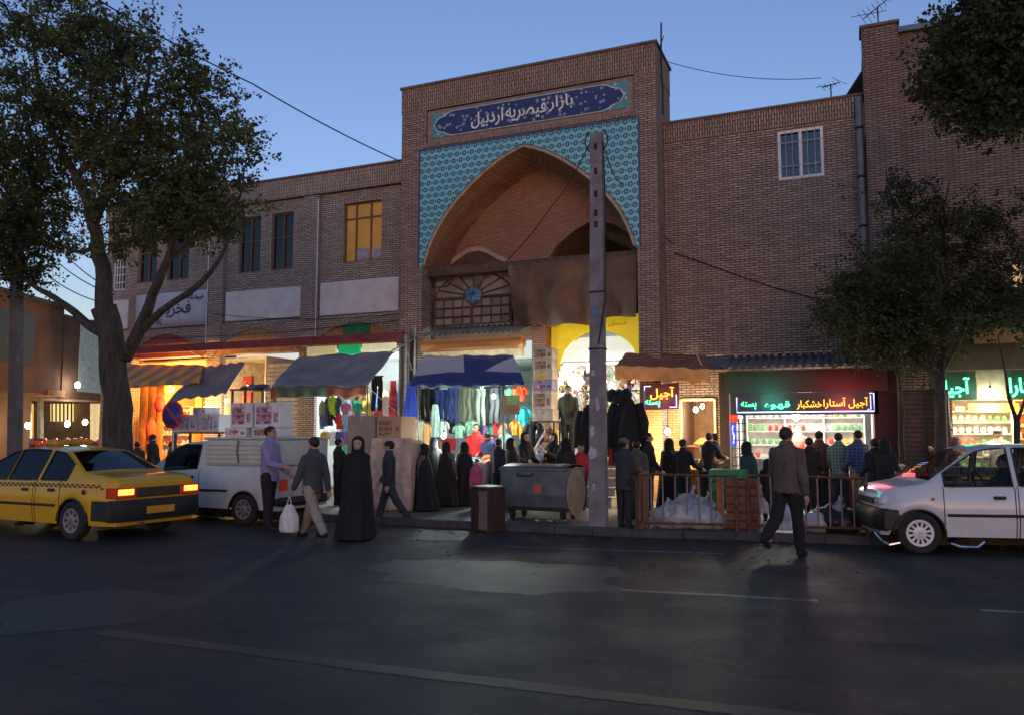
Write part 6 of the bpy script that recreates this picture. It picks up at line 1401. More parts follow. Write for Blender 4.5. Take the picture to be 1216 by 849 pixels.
        if cover == 'chador':
            m2 = MB(); ztop = sp(.33).z + .0; zb_ = .03
            def drape(u, v):
                a = 2 * math.pi * u; z = ztop * (1 - v) + zb_ * v; w = v
                rx = k * (.045 + .072 * min(1, w * 7) ** .6 + .078 * w); ry = k * (.05 + .05 * min(1, w * 5) ** .6 + .09 * w)
                f = 1 + .07 * w * math.sin(a * 9 + sd + v) + .07 * w * math.sin(a * 4 + sd * 2 + v * 3) + .025 * math.sin(a * 17 + v * 6) * w; arm = .0
                if .15 < w < .5: arm = .03 * k * math.sin((w - .15) / .35 * math.pi)
                cy = -math.sin(ln) * (ztop - z) * -.2 + (sh.y * (1 - v))
                st = 0
                if legs[0][0] != legs[1][0]: st = .10 * k * w * w
                return Vector((math.cos(a) * (rx * f), cy + math.sin(a) * (ry * f + st) - arm * (1 if math.sin(a) < 0 else 0), z))
            m2.sheet(drape, 72, 26); m2.build('chador', cm, o)
    elif hair:
        m_ = MB(); L = {'short': 1.55, 'bald': 1.2, 'long': 1.9}[hair]
        def hf(u, v):
            a = 2 * math.pi * u + math.pi / 2; bk = (1 + math.sin(a)) / 2; ph = v * (1.02 + 1.62 * bk ** .7) * (L / 1.55) ** .5
            r = 1.03 + .09 * noise.noise(Vector((math.cos(a) * 3 + sd, math.sin(a) * 3, v * 5))) + .05 * noise.noise(Vector((math.cos(a) * 9 + sd, math.sin(a) * 9, v * 14)))
            lift = .0
            return hp(math.cos(a) * math.sin(ph) * .84 * .86 * r, .14 + math.sin(a) * math.sin(ph) * .84 * r * 1.04 + .07 - .04 * max(0, -math.cos(ph)), .2 + math.cos(ph) * .84 * .94 * r)
        m_.sheet(hf, 40, 16); m_.build('hair', hmt, o)
    if hat:
        q = MB(); c0 = hp(0, .1, .45); q.ball(c0, hs * .92, 16, sq=(.92, 1.02, .75)); 
        if hat[0] == 'cap': q.box(c0.x - hs * .5, c0.x + hs * .5, c0.y - hs * 1.5, c0.y - hs * .7, c0.z + .0, c0.z + hs * .1, bev=.004)
        if hat[0] == 'brim': q.lathe([(hs * .6, -.004), (hs * 1.45, -.01), (hs * 1.45, .0), (hs * .6, .01)], tuple(c0 + Vector((0, 0, 0))), 20)
        q.build('hat', C_(*hat[1]), o)
    o['hands'] = 0; del o['hands']
    HANDS[o.name] = [o.matrix_basis @ (A_[i][2] + A_[i][3] * .09 * k) for i in (0, 1)]
    return o
HANDS = {}
def bag_at(p, col, label, w=.28, h=.36, stripes=None):
    o = thing('shopping_bag', label, 'bag', (p.x, p.y, p.z - h - .12))
    mb = MB(); s_ = random.random() * 9
    def fn(u, v):
        a = 2 * math.pi * u; r = (.35 + .65 * min(1, (1 - v) * 2.2)) * (1 if v > .06 else .85)
        return (math.cos(a) * w * .5 * r * (1 + .08 * math.sin(a * 5 + s_)), math.sin(a) * w * .28 * r * (1 + .15 * math.sin(a * 7 + v * 5)), h * v)
    mb.sheet(fn, 28, 12); mb.sheet(lambda u, v: (math.cos(6.283 * u) * w * .42 * v, math.sin(6.283 * u) * w * .23 * v, .001), 20, 1)
    mb.build('bag_body', col, o); mb = MB()
    for sx in (-1, 1): mb.tube([(sx * w * .12, 0, h * .96), (sx * w * .06, 0, h + .08), (0, 0, h + .125)], .008, 5)
    mb.build('bag_handle', col, o)
    return o
PLB = M('pale_plastic', (.60, .60, .64), .45, var=.12, sc=14)
def hof(x, yhead, yfeet, z=0.0):
    p = G(x, yfeet, z); d = (p - CAM).dot(Vector((FW.x, FW.y, 0)).normalized()); return p, (1.6 - z) + (516 - yhead) * d / 957
p, H = hof(318, 505, 629); person('man in a lilac shirt and black trousers standing behind the white pickup', p, H, 100, (.30, .27, .50), (.015, .015, .018), arms=((20, 5, 60), (10, 8, 40)), legs=((4, 0), (-4, 2)), near=True, topmat=M('lilac_shirt', (.24, .22, .42), .8, var=.1))
p, H = hof(370, 512, 639); m2_ = person('man in grey shirt and khaki trousers striding left with a plastic bag', p, H, -108, (.09, .10, .12), (.30, .26, .21), (.015, .015, .015), legs=((27, 4), (-27, 12)), arms=((-18, 8, 10), (14, 10, 18)), near=True, topmat=M('grey_shirt', (.06, .062, .075), .85, var=.12))
hp_ = HANDS[m2_.name][1]; bag_at(hp_, PLB, 'white plastic bag carried by the man in khaki trousers', .34, .42)
p, H = hof(423, 518, 639); person('woman in a full black chador walking towards the camera', p, H, 18, (.01, .01, .01), cover='chador', female=True, near=True, arms=((2, -3, 8), (2, -3, 8)), legs=((8, 2), (-6, 4)))
p, H = hof(461, 521, 622); person('man in dark cap and dark jacket striding beside the woman in chador', p, H, -70, (.03, .035, .045), (.03, .035, .05), legs=((18, 4), (-24, 14)), arms=((10, 8, 30), (-12, 8, 20)), near=True, hat=('cap', (.02, .02, .03)))
p, H = hof(502, 526, 606, .12); person('woman in black chador walking left past the clothes stall', p, H, -88, cover='chador', female=True, legs=((16, 2), (-18, 8)))
p, H = hof(530, 525, 601, .12); person('broad woman in black chador with back turned at the stall table', p, H, 172, cover='chador', female=True, build=1.15)
p, H = hof(551, 525, 600, .12); person('slim woman in black chador second from the left at the stall table', p, H, 200, cover='chador', female=True)
pp = P(565, 560, -1.45); person('seller in a bright red shirt standing behind the clothes table', (pp.x, -1.45, .12), 1.76, 0, (.5, .015, .02), topmat=M('red_shirt', (.55, .02, .02), .8), arms=((30, 6, 40), (20, 8, 50)), head=-15)
p, H = hof(579, 512, 592, .12); person('young man in navy jacket with his back to the street at the clothes table', p, H, 165, (.03, .04, .09), (.03, .04, .07), arms=((25, 6, 60), (20, 6, 50)))
p, H = hof(566, 552, 604, .12); person('small child in pink beside the dark utility cabinet', p, 1.0, 20, (.6, .08, .2), (.5, .1, .2), hair='long', female=True, topmat=M('pink_cloth', (.42, .08, .17), .8))
p, H = hof(624, 513, 598, .12); person('woman in black facing right behind the grey dumpster', p, H, 60, cover='scarf', female=True, coat=.28, top=(.01, .01, .012), arms=((20, 6, 60), (15, 6, 50)))
p, H = hof(657, 514, 596, .12); m3 = person('woman in black holding a small child behind the dumpster', p, H, -20, cover='scarf', female=True, coat=.28, top=(.012, .012, .014), arms=((35, 8, 90), (35, 8, 80)))
person('toddler in pale blue carried by the woman in black', (p.x - .22, p.y - .22, .78), .75, -20, (.45, .5, .55), (.4, .45, .5), hair='short', legs=((60, 60), (55, 60)), topmat=M('pale_blue_cloth', (.45, .52, .6), .8))
pp = P(675, 543, -.85); person('shopkeeper in dark green jacket standing high on the steps of the bright shop', (pp.x, -.85, 1.055), 1.72, 8, (.045, .05, .035), (.04, .04, .03), coat=.06, arms=((4, 10, 25), (8, 10, 35)))
p = P(690, 600, -3.3); person('child in red jacket at the foot of the shop steps', (p.x, -3.3, .12), 1.3, 10, (.45, .02, .03), (.02, .02, .03), hair='short', topmat=M('red_jacket', (.5, .03, .04), .8))
p, H = hof(742, 520, 626, .12); person('man in grey knitted cap and dark coat right of the concrete pole', p, H, 155, (.035, .04, .045), (.02, .02, .025), coat=.1, hat=('knit', (.12, .12, .13)), arms=((15, 6, 60), (15, 6, 60)))
p, H = hof(757, 522, 616, .12); person('man in olive grey jacket behind the man in knitted cap', p, H, 190, (.07, .075, .06), (.03, .03, .03), coat=.06)
p, H = hof(771, 513, 606, .12); person('young man in black looking right before the lit brick pier', p, H, 120, (.012, .011, .011), (.015, .015, .018), arms=((10, 5, 30), (10, 5, 30)), head=-10)
p, H = hof(796, 521, 604, .12); person('woman in black chador with her back turned before the dazzling bulb', p, H, 175, cover='chador', female=True)
p, H = hof(840, 531, 602, .12); person('person in black bending over the snack counter', p, 1.55, 165, (.012, .012, .014), (.02, .02, .02), lean=14, arms=((50, 5, 30), (50, 5, 30)), hair='long')
p, H = hof(850, 514, 600, .12); person('dark haired man in black looking left beside the snack counter', p, H, -110, (.014, .014, .016), (.02, .02, .02), arms=((30, 5, 50), (20, 8, 40)))
p, H = hof(890, 525, 620, .12); m4 = person('woman in dark teal coat, black scarf and white shoes before the nut shop', p, H, 140, (.02, .055, .065), (.02, .02, .03), (.6, .6, .6), cover='scarf', female=True, coat=.20, arms=((5, 8, 15), (10, 8, 25)), near=True)
bag_at(HANDS[m4.name][0], M('pinkish_plastic', (.5, .42, .42), .45), 'small pale plastic bag in the hand of the woman in teal coat', .22, .26)
p, H = hof(913, 545, 618, .12); person('shorter woman in black between the teal coat and the walking man', p, H, 200, (.02, .015, .015), (.02, .02, .02), female=True, coat=.25, cover='scarf')
p, H = hof(938, 505, 660, 0); m5 = person('man in brown grey jacket crossing the road with a white shopping bag', p, H, 158, (.105, .085, .07), (.012, .012, .015), (.012, .012, .012), legs=((10, 2), (-22, 34)), arms=((-4, 9, 14), (12, 9, 30)), near=True, coat=.03, build=1.08, topmat=M('brown_grey_jacket', (.10, .08, .07), .85, var=.12), hairm=M('hair_mixed', (.03, .028, .026), .7))
bag_at(HANDS[m5.name][1] if HANDS[m5.name][1].x < HANDS[m5.name][0].x else HANDS[m5.name][0], M('white_blue_bag', (.55, .58, .66), .5, var=.35, sc=9), 'white and pale blue shopping bag carried by the man crossing the road', .30, .36)
pp = P(949, 560, -.6); person('seller in reddish shirt behind the counter of the nut shop', (pp.x, -.6, .12), 1.72, 5, (.35, .1, .06), (.05, .05, .05), topmat=M('reddish_shirt', (.32, .10, .07), .8), arms=((30, 8, 60), (30, 8, 60)))
p, H = hof(976, 511, 607, .12); person('man in maroon brown jacket leaning at the nut shop counter', p, H, 150, (.10, .045, .04), (.02, .02, .025), arms=((30, 8, 60), (25, 8, 60)), topmat=M('maroon_jacket', (.11, .045, .04), .85))
def check(name, c1, c2, s=.06):
    m, b = newmat(name); x, y, z, t = coords(); f = S.m('MAXIMUM', ((x / s).frac() > .6), ((z / s).frac() > .6)); setin(b, 'Base Color', mix(f, c1, c2)); b.inputs['Roughness'].default_value = .85; return m
p, H = hof(999, 513, 610, .12); person('young man in green and blue checked shirt before the nut shop', p, H, 170, (.06, .12, .12), (.03, .03, .04), topmat=check('green_check', (.04, .13, .13), (.16, .24, .2)), arms=((20, 8, 50), (15, 8, 40)), near=True)
p, H = hof(1022, 510, 612, .12); person('tall man in navy checked shirt and khaki trousers looking left', p, H, -140, (.02, .03, .09), (.24, .19, .13), topmat=check('navy_check', (.015, .03, .10), (.08, .10, .2)), arms=((5, 6, 20), (10, 6, 40)), near=True)
pp = P(1128, 560, -1.3); person('seller in plum checked shirt looking down behind the low table', (pp.x, -1.35, .12), 1.74, -25, topmat=check('plum_check', (.16, .06, .07), (.26, .14, .14)), arms=((35, 8, 70), (35, 8, 70)), lean=4)
pp = P(1187, 560, -.6); person('older seller in beige shirt and grey cap at the far right shop', (pp.x, -.6, .12), 1.62, -10, topmat=M('beige_shirt', (.42, .36, .28), .85), hat=('cap', (.3, .3, .32)), arms=((30, 8, 60), (30, 8, 60)))
for x, yh, Y, c, rz, lb, ht in ((180, 515, -3.2, (.03, .03, .04), 170, 'man in dark brimmed hat silhouetted against the orange shop', ('brim', (.03, .03, .03))), (162, 524, -3.6, (.03, .025, .03), 200, 'person in dark clothes left of the man in brimmed hat', None), (203, 524, -3.0, (.12, .07, .04), 150, 'person in brown jacket under the no parking sign', None)):
    q = P(x, 560, Y); d = (q - CAM).dot(Vector((FW.x, FW.y, 0)).normalized()); H = 1.48 + (516 - yh) * d / 957; person(lb, (q.x, Y, .12), H, rz, c, (.03, .03, .03), coat=.05, hat=ht)
random.seed(5)
DK = [(.012, .012, .014), (.02, .018, .017), (.016, .02, .028), (.03, .024, .02), (.022, .024, .022)]
for i, (x, yh, Y, rz, cv, lb) in enumerate(((488, 527, -3.2, 150, 'chador', 'woman in black chador at the small cloth covered table'), (515, 529, -2.9, 190, 'chador', 'woman in black chador partly behind the two at the stall table'), (592, 522, -3.1, 175, None, 'man in dark jacket left of the stall pole'), (607, 528, -3.4, 140, 'scarf', 'woman in black headscarf right of the stall pole'), (672, 528, -3.5, 190, 'scarf', 'woman in black at the right end of the dumpster'),
    (812, 526, -3.2, 150, None, 'man in dark clothes right of the chador at the snack counter'), (962, 519, -2.6, 175, None, 'man in dark clothes nearest the nut shop counter'),
    (1040, 520, -3.2, -150, None, 'man in black right of the navy checked shirt'), (402, 521, -4.4, 150, None, 'man in dark clothes half hidden behind the front chador'), (440, 522, -4.2, 170, 'scarf', 'woman in black between the front chador and the capped man'), (470, 523, -3.6, 180, 'chador', 'woman in black chador behind the capped man'), (1052, 528, -3.4, 165, 'scarf', 'woman in headscarf at the right end of the nut shop'))):
    q = P(x, 560, Y); d = (q - CAM).dot(Vector((FW.x, FW.y, 0)).normalized()); H = min(1.78, max(1.4, 1.48 + (516 - yh) * d / 957)); person(lb, (q.x, Y, .12), H, rz, DK[i % 5], DK[(i + 2) % 5], cover=cv, female=cv is not None, coat=.05 if cv is None else .25, arms=((15 + 7 * (i % 3), 6, 30 + 10 * (i % 4)), (10, 6, 40)))
# driver of the white hatchback
hm_ = Matrix.Translation(hatch.location) @ Matrix.Rotation(hatch.rotation_euler.z, 4, 'Z')
dp_ = hm_ @ Vector((-.12, .36, .0)); person('driver in dark clothes sitting in the white hatchback', (dp_.x, dp_.y, .12), 1.62, math.degrees(hatch.rotation_euler.z) + 90, (.04, .04, .05), (.03, .03, .03), legs=((82, 50), (82, 50)), arms=((45, 6, 40), (45, 6, 40)))
dp_ = Matrix.Translation(taxi.location) @ Matrix.Rotation(taxi.rotation_euler.z, 4, 'Z') @ Vector((-.12, .36, .0)); person('driver sitting at the wheel of the yellow taxi', (dp_.x, dp_.y, .10), 1.62, math.degrees(taxi.rotation_euler.z) + 90, (.1, .1, .12), (.03, .03, .03), legs=((82, 50), (82, 50)), arms=((45, 6, 40), (45, 6, 40)))
# ================================================================ TREES
def barkmat():
    m, b = newmat('bark'); x, y, z, t = coords(); n = nz(1, 5, comb(x * 14, y * 14, z * 2.6), .65); r = ramp(n, .35, .65)
    setin(b, 'Base Color', mix(nz(2.5, 3), mix(r, (.022, .019, .018), (.085, .075, .068)), mix(r, (.03, .028, .025), (.065, .062, .055)))); b.inputs['Roughness'].default_value = .95; bump(b, n, 1.0, .04); return m
BARK = barkmat(); LEAFM = []
def leafmat(name, c):
    m, b = newmat(name); t = nz(1.1, 3); o = nz(60, 1); col = mix(ramp(t, .3, .7), tuple(v * .65 for v in c), tuple(min(1, v * 1.3) for v in c)); col = mix((o > .62) * .6, col, (c[0] * 2.0, c[1] * 1.35, c[2] * .8))
    setin(b, 'Base Color', col); b.inputs['Roughness'].default_value = .6; b.inputs['Specular IOR Level'].default_value = .3
    nt = m.node_tree; tr = nt.nodes.new('ShaderNodeBsdfTranslucent'); nt.links.new(col.o, tr.inputs[0]); mx = nt.nodes.new('ShaderNodeMixShader'); mx.inputs[0].default_value = .25
    out = nt.nodes['Material Output']; nt.links.new(b.outputs[0], mx.inputs[1]); nt.links.new(tr.outputs[0], mx.inputs[2]); nt.links.new(mx.outputs[0], out.inputs[0]); return m
LG = leafmat('leaf_green', (.085, .115, .045)); LG2 = leafmat('leaf_dark_green', (.046, .064, .028))
def leaves(mb, c, rad, n, s, sq=(1, 1, .8)):
    for _ in range(n):
        while True:
            v = Vector((random.uniform(-1, 1), random.uniform(-1, 1), random.uniform(-1, 1)))
            if v.length < 1: break
        p = c + Vector((v.x * rad * sq[0], v.y * rad * sq[1], v.z * rad * sq[2]))
        a = Vector((random.gauss(0, 1), random.gauss(0, 1), random.gauss(0, .7))).normalized(); b = a.cross(Vector((random.gauss(0, 1), random.gauss(0, 1), random.gauss(0, 1)))).normalized()
        L = s * random.uniform(.65, 1.3); w = L * .38; m_ = p + a * L * .5
        k = len(mb.v); mb.v += [tuple(p), tuple(m_ + b * w - Vector((0, 0, .01))), tuple(p + a * L), tuple(m_ - b * w - Vector((0, 0, .01)))]; mb.f.append([k, k + 1, k + 2, k + 3]); mb.mi.append(0); mb.sm.append(False)
def limb(mb, pts, r0, r1, n=9):
    pts = [Vector(p) for p in pts]; out = []
    for i in range(len(pts) - 1):
        p0, p1, p2, p3 = pts[max(0, i - 1)], pts[i], pts[i + 1], pts[min(len(pts) - 1, i + 2)]
        for k in range(4):
            t = k / 4; out.append(.5 * ((2 * p1) + (p2 - p0) * t + (2 * p0 - 5 * p1 + 4 * p2 - p3) * t * t + (3 * p1 - p0 - 3 * p2 + p3) * t ** 3))
    out.append(pts[-1]); m_ = len(out); rs = [r0 + (r1 - r0) * (i / (m_ - 1)) ** .8 for i in range(m_)]
    out = [p + noise.noise_vector(p * 2.2) * min(.06, rs[i] * .5) for i, p in enumerate(out)]
    mb.tube(out, [r * (1 + .1 * noise.noise(Vector((i * .7, r0 * 9, 0)))) for i, r in enumerate(rs)], n); return out
def grow(wood, lf, start, d, L, r, depth, leafs, tips):
    pts = [start]; p = Vector(start); dd = Vector(d).normalized()
    for i in range(4):
        dd = (dd + Vector((random.gauss(0, .16), random.gauss(0, .16), random.gauss(.03, .12)))).normalized(); p = p + dd * L / 4; pts.append(p)
    out = limb(wood, pts, r, r * .45, 6 if r < .05 else 8)
    if depth == 0: tips.append((pts[-1], L)); tips.append((pts[2], L * .7)); return
    for k in range(3 if depth > 1 else 4):
        q = out[int(len(out) * random.uniform(.35, .98)) - 1]; nd = (dd + Vector((random.gauss(0, .6), random.gauss(0, .6), random.gauss(.1, .45)))).normalized(); grow(wood, lf, q, nd, L * random.uniform(.55, .8), r * .5, depth - 1, leafs, tips)
def D(x, y, d): r = ray(x, y); f = Vector((FW.x, FW.y, 0)).normalized(); return CAM + r * (d / r.dot(f))
def tree(name, label, limbs, trunk, crowns, leafm, lsize, seed):
    random.seed(seed); o = thing(name, label, 'tree', tuple(trunk[0][0])); inv = Vector(trunk[0][0])
    w = MB(); lf = MB(); nodes = []
    limb(w, [t[0] for t in trunk], trunk[0][1], trunk[-1][1], 14)
    if trunk[0][0].z < .5: w.tube([trunk[0][0] - Vector((0, 0, .02)), trunk[0][0] + Vector((0, 0, .18)), trunk[0][0] + Vector((0, 0, .5))], [trunk[0][1] * 1.45, trunk[0][1] * 1.15, trunk[0][1] * .98], 12)
    for pts, r0, r1 in limbs:
        out = limb(w, pts, r0, r1 * .5, 10); n = len(out)
        for i, q in enumerate(out[n // 4:]): nodes.append((q, max(.012, (r0 + (r1 * .5 - r0) * (i + n // 4) / n) * .55)))
    # clump centres, nearest first: each is reached by its own twig from the closest wood
    cl = []
    for c, rad, sp, n in crowns:
        k = 0
        while k < n:
            v = Vector((random.uniform(-1, 1), random.uniform(-1, 1), random.uniform(-1, 1)))
            if v.length > 1: continue
            v = v * (.45 + .55 * v.length); cl.append((c + Vector((v.x * rad, v.y * rad, v.z * rad * sp)), rad)); k += 1
    def near(q): return min(nodes, key=lambda t: (t[0] - q).length_squared)
    cl.sort(key=lambda t: (near(t[0])[0] - t[0]).length_squared)
    for q, rad in cl:
        p, r = near(q); d = q - p; L = d.length
        if L > .12:
            m1 = p + d * .35 + noise.noise_vector(p * 3) * L * .16 + Vector((0, 0, .06 * L)); m2 = p + d * .7 + noise.noise_vector(q * 3) * L * .14 + Vector((0, 0, .05 * L))
            r = min(r, .012 + .02 * L); path = [p, m1, m2, q]; w.tube(path, [r, r * .75, r * .5, .005], 5, cap=False); nodes.append((m1, r * .7)); nodes.append((m2, r * .5)); nodes.append((q, .012))
        for _ in range(random.randint(4, 7)):
            e = q + Vector((random.gauss(0, .24), random.gauss(0, .24), random.gauss(.05, .20))); w.tube([q, q.lerp(e, .5) + Vector((0, 0, .02)), e], [.006, .004, .002], 3, cap=False)
            leaves(lf, e, random.uniform(.07, .15), random.randint(7, 13), lsize)
            leaves(lf, q.lerp(e, .5), .09, 5, lsize); leaves(lf, q.lerp(e, .75), .09, 4, lsize)
    w.v = [tuple(Vector(v) - inv) for v in w.v]; lf.v = [tuple(Vector(v) - inv) for v in lf.v]
    w.build('trunk', BARK, o); lf.build('crown', leafm, o); print('leaves', len(lf.f)); return o
d = 14.6
b0 = D(140, 611, d); b0.z = .12
T1 = [(b0, .27), (D(140, 540, d), .235), (D(139, 470, d), .24), (D(130, 400, d), .25), (D(123, 365, d), .21)]
LM = [([D(124, 380, d), D(121, 330, d + .1), D(115, 280, d + .2), D(106, 245, d + .3), D(88, 205, d + .4), D(66, 165, d + .6), D(48, 110, d + .8), D(40, 50, d + .8)], .18, .05), ([D(113, 262, d + .2), D(128, 225, d), D(142, 190, d - .2), D(160, 150, d - .4), D(175, 100, d - .5), D(178, 60, d - .5)], .11, .04),
      ([D(128, 400, d), D(103, 385, d + .2), D(72, 358, d + .4), D(38, 338, d + .6), D(8, 315, d + .9)], .11, .05), ([D(146, 425, d), D(163, 398, d - .2), D(178, 360, d - .4), D(193, 325, d - .6), D(204, 290, d - .6), D(210, 245, d - .5), D(205, 190, d - .4)], .14, .05),
      ([D(166, 395, d - .2), D(192, 370, d - .5), D(232, 342, d - .8), D(258, 312, d - 1.0), D(272, 285, d - 1.1), D(285, 262, d - 1.1)], .085, .03), ([D(198, 310, d - .5), D(228, 284, d - .7), D(256, 262, d - .9), D(284, 235, d - 1.1), D(290, 200, d - 1.1)], .06, .03), ([D(116, 290, d + .2), D(95, 300, d + .5), D(70, 290, d + .8), D(45, 275, d + 1), D(20, 270, d + 1)], .05, .03), ([D(90, 210, d + .4), D(125, 170, d + .2), D(150, 120, d + .1), D(140, 60, d), D(125, 20, d)], .07, .03), ([D(205, 240, d - .5), D(232, 205, d - .6), D(252, 165, d - .7)], .04, .02)]
cr = [(D(60, 110, d + .5), 2.1, .9, 54), (D(20, 45, d + .6), 1.6, .9, 42), (D(95, 40, d + .4), 1.0, .9, 24), (D(150, 110, d), 1.7, .85, 48), (D(205, 125, d - .4), 1.25, .85, 38), (D(256, 190, d - .8), .75, .9, 26), (D(240, 225, d - .8), .7, .7, 16), (D(25, 170, d + .8), 1.6, .8, 60), (D(110, 155, d + .3), 1.4, .8, 44), (D(165, 195, d - .2), 1.2, .7, 36), (D(215, 235, d - .5), .85, .7, 22), (D(284, 170, d - 1), .32, 1, 5), (D(150, 55, d + .1), .7, .9, 16), (D(185, 250, d - .4), .9, .6, 22), (D(150, 240, d), .9, .7, 20), (D(215, 262, d - .6), .8, .5, 16), (D(165, 285, d - .2), .7, .5, 9), (D(250, 265, d - .9), .5, .5, 8), (D(30, 230, d + .8), 1.1, .6, 20), (D(255, 245, d - .9), .6, .6, 10), (D(235, 95, d - .5), .45, .9, 10), (D(75, 290, d + .8), .6, .5, 6), (D(262, 275, d - 1), .4, .5, 4)]
tree('street_tree', 'big leafy street tree with forked trunk behind the yellow taxi', LM, T1, cr, LG, .072, 11)
d = 16
b1 = D(-45, 600, d); b1.z = .12
tree('street_tree', 'street tree whose crown enters the left edge above the concrete pole', [([D(-45, 420, d), D(-20, 330, d), D(10, 260, d)], .12, .05), ([D(-45, 420, d), D(-50, 300, d), D(-40, 200, d)], .13, .05)], [(b1, .22), (D(-45, 500, d), .19), (D(-45, 420, d), .17)], [(D(15, 290, d - .6), 1.1, .8, 54), (D(20, 320, d - .6), .45, .5, 8), (D(42, 262, d), .8, .8, 20), (D(5, 225, d), 1.1, .8, 28), (D(-30, 260, d), 1.3, .8, 20)], LG2, .075, 12)
d = 15.0
b2 = D(1118, 606, d); b2.z = .12
L2 = [([D(1118, 470, d), D(1105, 420, d), D(1085, 370, d), D(1070, 310, d), D(1060, 250, d), D(1052, 205, d)], .07, .025), ([D(1118, 470, d), D(1122, 400, d), D(1125, 330, d), D(1120, 260, d), D(1128, 215, d)], .07, .02), ([D(1120, 440, d), D(1145, 390, d), D(1160, 330, d), D(1165, 260, d)], .05, .02), ([D(1112, 445, d), D(1075, 420, d), D(1035, 395, d), D(1000, 370, d)], .05, .02)]
c2 = [(D(1050, 365, d), .95, .85, 66), (D(1008, 375, d), .6, .8, 28), (D(1100, 375, d), .95, .8, 54), (D(1075, 310, d), .9, .9, 44), (D(1150, 365, d), .8, .8, 30), (D(1060, 245, d), .5, 1, 10), (D(1110, 270, d), .7, 1, 18), (D(1165, 320, d), .8, .9, 24), (D(1195, 365, d), .7, .8, 22), (D(1040, 410, d), .6, .6, 26), (D(1090, 418, d), .5, .5, 14), (D(1000, 340, d), .3, .8, 6), (D(1180, 270, d), .6, .9, 10)]
tree('street_tree', 'slender dark tree growing before the right hand shop', L2, [(b2, .13), (D(1118, 540, d), .115), (D(1118, 470, d), .10)], c2, LG2, .066, 13)
d = 11.5
b3 = D(1330, 620, d); b3.z = .1
tree('street_tree', 'tree whose dense branches hang into the top right corner', [([D(1330, 380, d), D(1310, 250, d), D(1260, 140, d), D(1200, 90, d), D(1160, 80, d), D(1125, 95, d)], .14, .04), ([D(1330, 300, d), D(1290, 150, d), D(1240, 40, d), D(1190, 10, d)], .12, .04)], [(b3, .22), (D(1330, 500, d), .2), (D(1330, 380, d), .19)],
     [(D(1175, 62, d), .75, .8, 62), (D(1205, 105, d), .7, .8, 48), (D(1150, 105, d), .5, .8, 30), (D(1205, 15, d), .7, .8, 44), (D(1118, 95, d), .25, 1, 7), (D(1185, 135, d), .4, .7, 16), (D(1230, 60, d), .6, 1, 20), (D(1165, 20, d), .35, 1, 10)], LG2, .08, 14)
d = 14.2
b4 = D(1207, 608, d); b4.z = .12
tree('young_tree', 'young forked sapling trunk at the right edge', [([D(1208, 500, d), D(1198, 470, d), D(1193, 440, d), D(1185, 400, d)], .04, .02), ([D(1208, 500, d), D(1218, 470, d), D(1228, 430, d)], .04, .02)], [(b4, .06), (D(1208, 560, d), .055), (D(1208, 500, d), .05)], [(D(1205, 375, d), .5, .6, 10)], LG2, .08, 15)
d = 15.3
b5 = D(1070, 606, d); b5.z = .12
tree('young_tree', 'thin pale trunk left of the dark metal cabinet', [([D(1070, 480, d), D(1066, 440, d), D(1055, 405, d)], .045, .02)], [(b5, .07), (D(1071, 540, d), .06), (D(1070, 480, d), .05)], [(D(1050, 395, d), .45, .7, 12)], LG2, .08, 16)
random.seed(21)
# ================================================================ STREET FURNITURE
def pole(name, label, base, top, w0, w1, mat=None):
    o = thing(name, label, 'pole', tuple(base)); t = top - base
    mb = MB(); n = 12; vs = []
    for i in range(n + 1):
        k = i / n; w = w0 + (w1 - w0) * k; c = t * k; a = w * .62
        for sx, sy in ((-1, -1), (1, -1), (1, 1), (-1, 1)): vs.append((c.x + sx * w / 2, c.y + sy * a / 2, c.z))
    fs = [(i * 4 + j, i * 4 + (j + 1) % 4, i * 4 + 4 + (j + 1) % 4, i * 4 + 4 + j) for i in range(n) for j in range(4)] + [(3, 2, 1, 0), (n * 4, n * 4 + 1, n * 4 + 2, n * 4 + 3)]
    mb.add(vs, fs); mb.build('shaft', mat or M('pole_concrete', (.20, .195, .215), .85, var=.3, sc=4, bmp=.4), o)
    mb = MB(); w = w0 * .98; mb.box(w * .18, w * .4, -w * .33, -w * .311, .0, t.z * .98); 
    return o
base = G(711, 633, 0); base.z = .12 if base.y > -6.2 else .0
dd_ = (base - CAM).dot(Vector((FW.x, FW.y, 0)).normalized()); topp = D(708.5, 160, dd_)
pl = pole('utility_pole', 'tapering concrete utility pole with pasted notices in front of the gateway', base, topp, .28, .20)
t_ = topp - base
mb = MB()
for k in (.965, .90, .84, .79, .76): mb = MB(); p = t_ * k; w = .28 - .08 * k; mb.box(p.x - .03, p.x + .03, p.y - w * .31 - .012, p.y - w * .31 + .002, p.z - .06, p.z + .05, bev=.01); mb.build('pole_step_hole', DARKIN, pl)
mb = MB()
for k in (.585, .44): mb = MB(); p = t_ * k; w = .28 - .08 * k; mb.box(p.x - w / 2 - .012, p.x + w / 2 + .012, p.y - w * .31 - .012, p.y + w * .31 + .012, p.z - .015, p.z + .015); mb.build('steel_band', IRON, pl)
random.seed(4)
for i in range(6):
    mb = MB(); k = .10 + .07 * i + random.uniform(-.01, .02); p = t_ * k; w = .28 - .08 * k; a = random.uniform(.03, .09); hh = random.uniform(.02, .13); cx = random.uniform(-.08, .08)
    q = [(p.x + cx + a * math.cos(t * .7) * random.uniform(.6, 1.1), p.z + hh * math.sin(t * .7) * random.uniform(.6, 1.2)) for t in range(9)]; mb.prism(q[::-1], p.y - w * .31 - .004, p.y - w * .31 - .001); mb.build('torn_notice', M('torn_paper', (.42, .42, .46), .8, var=.3, sc=20), pl)
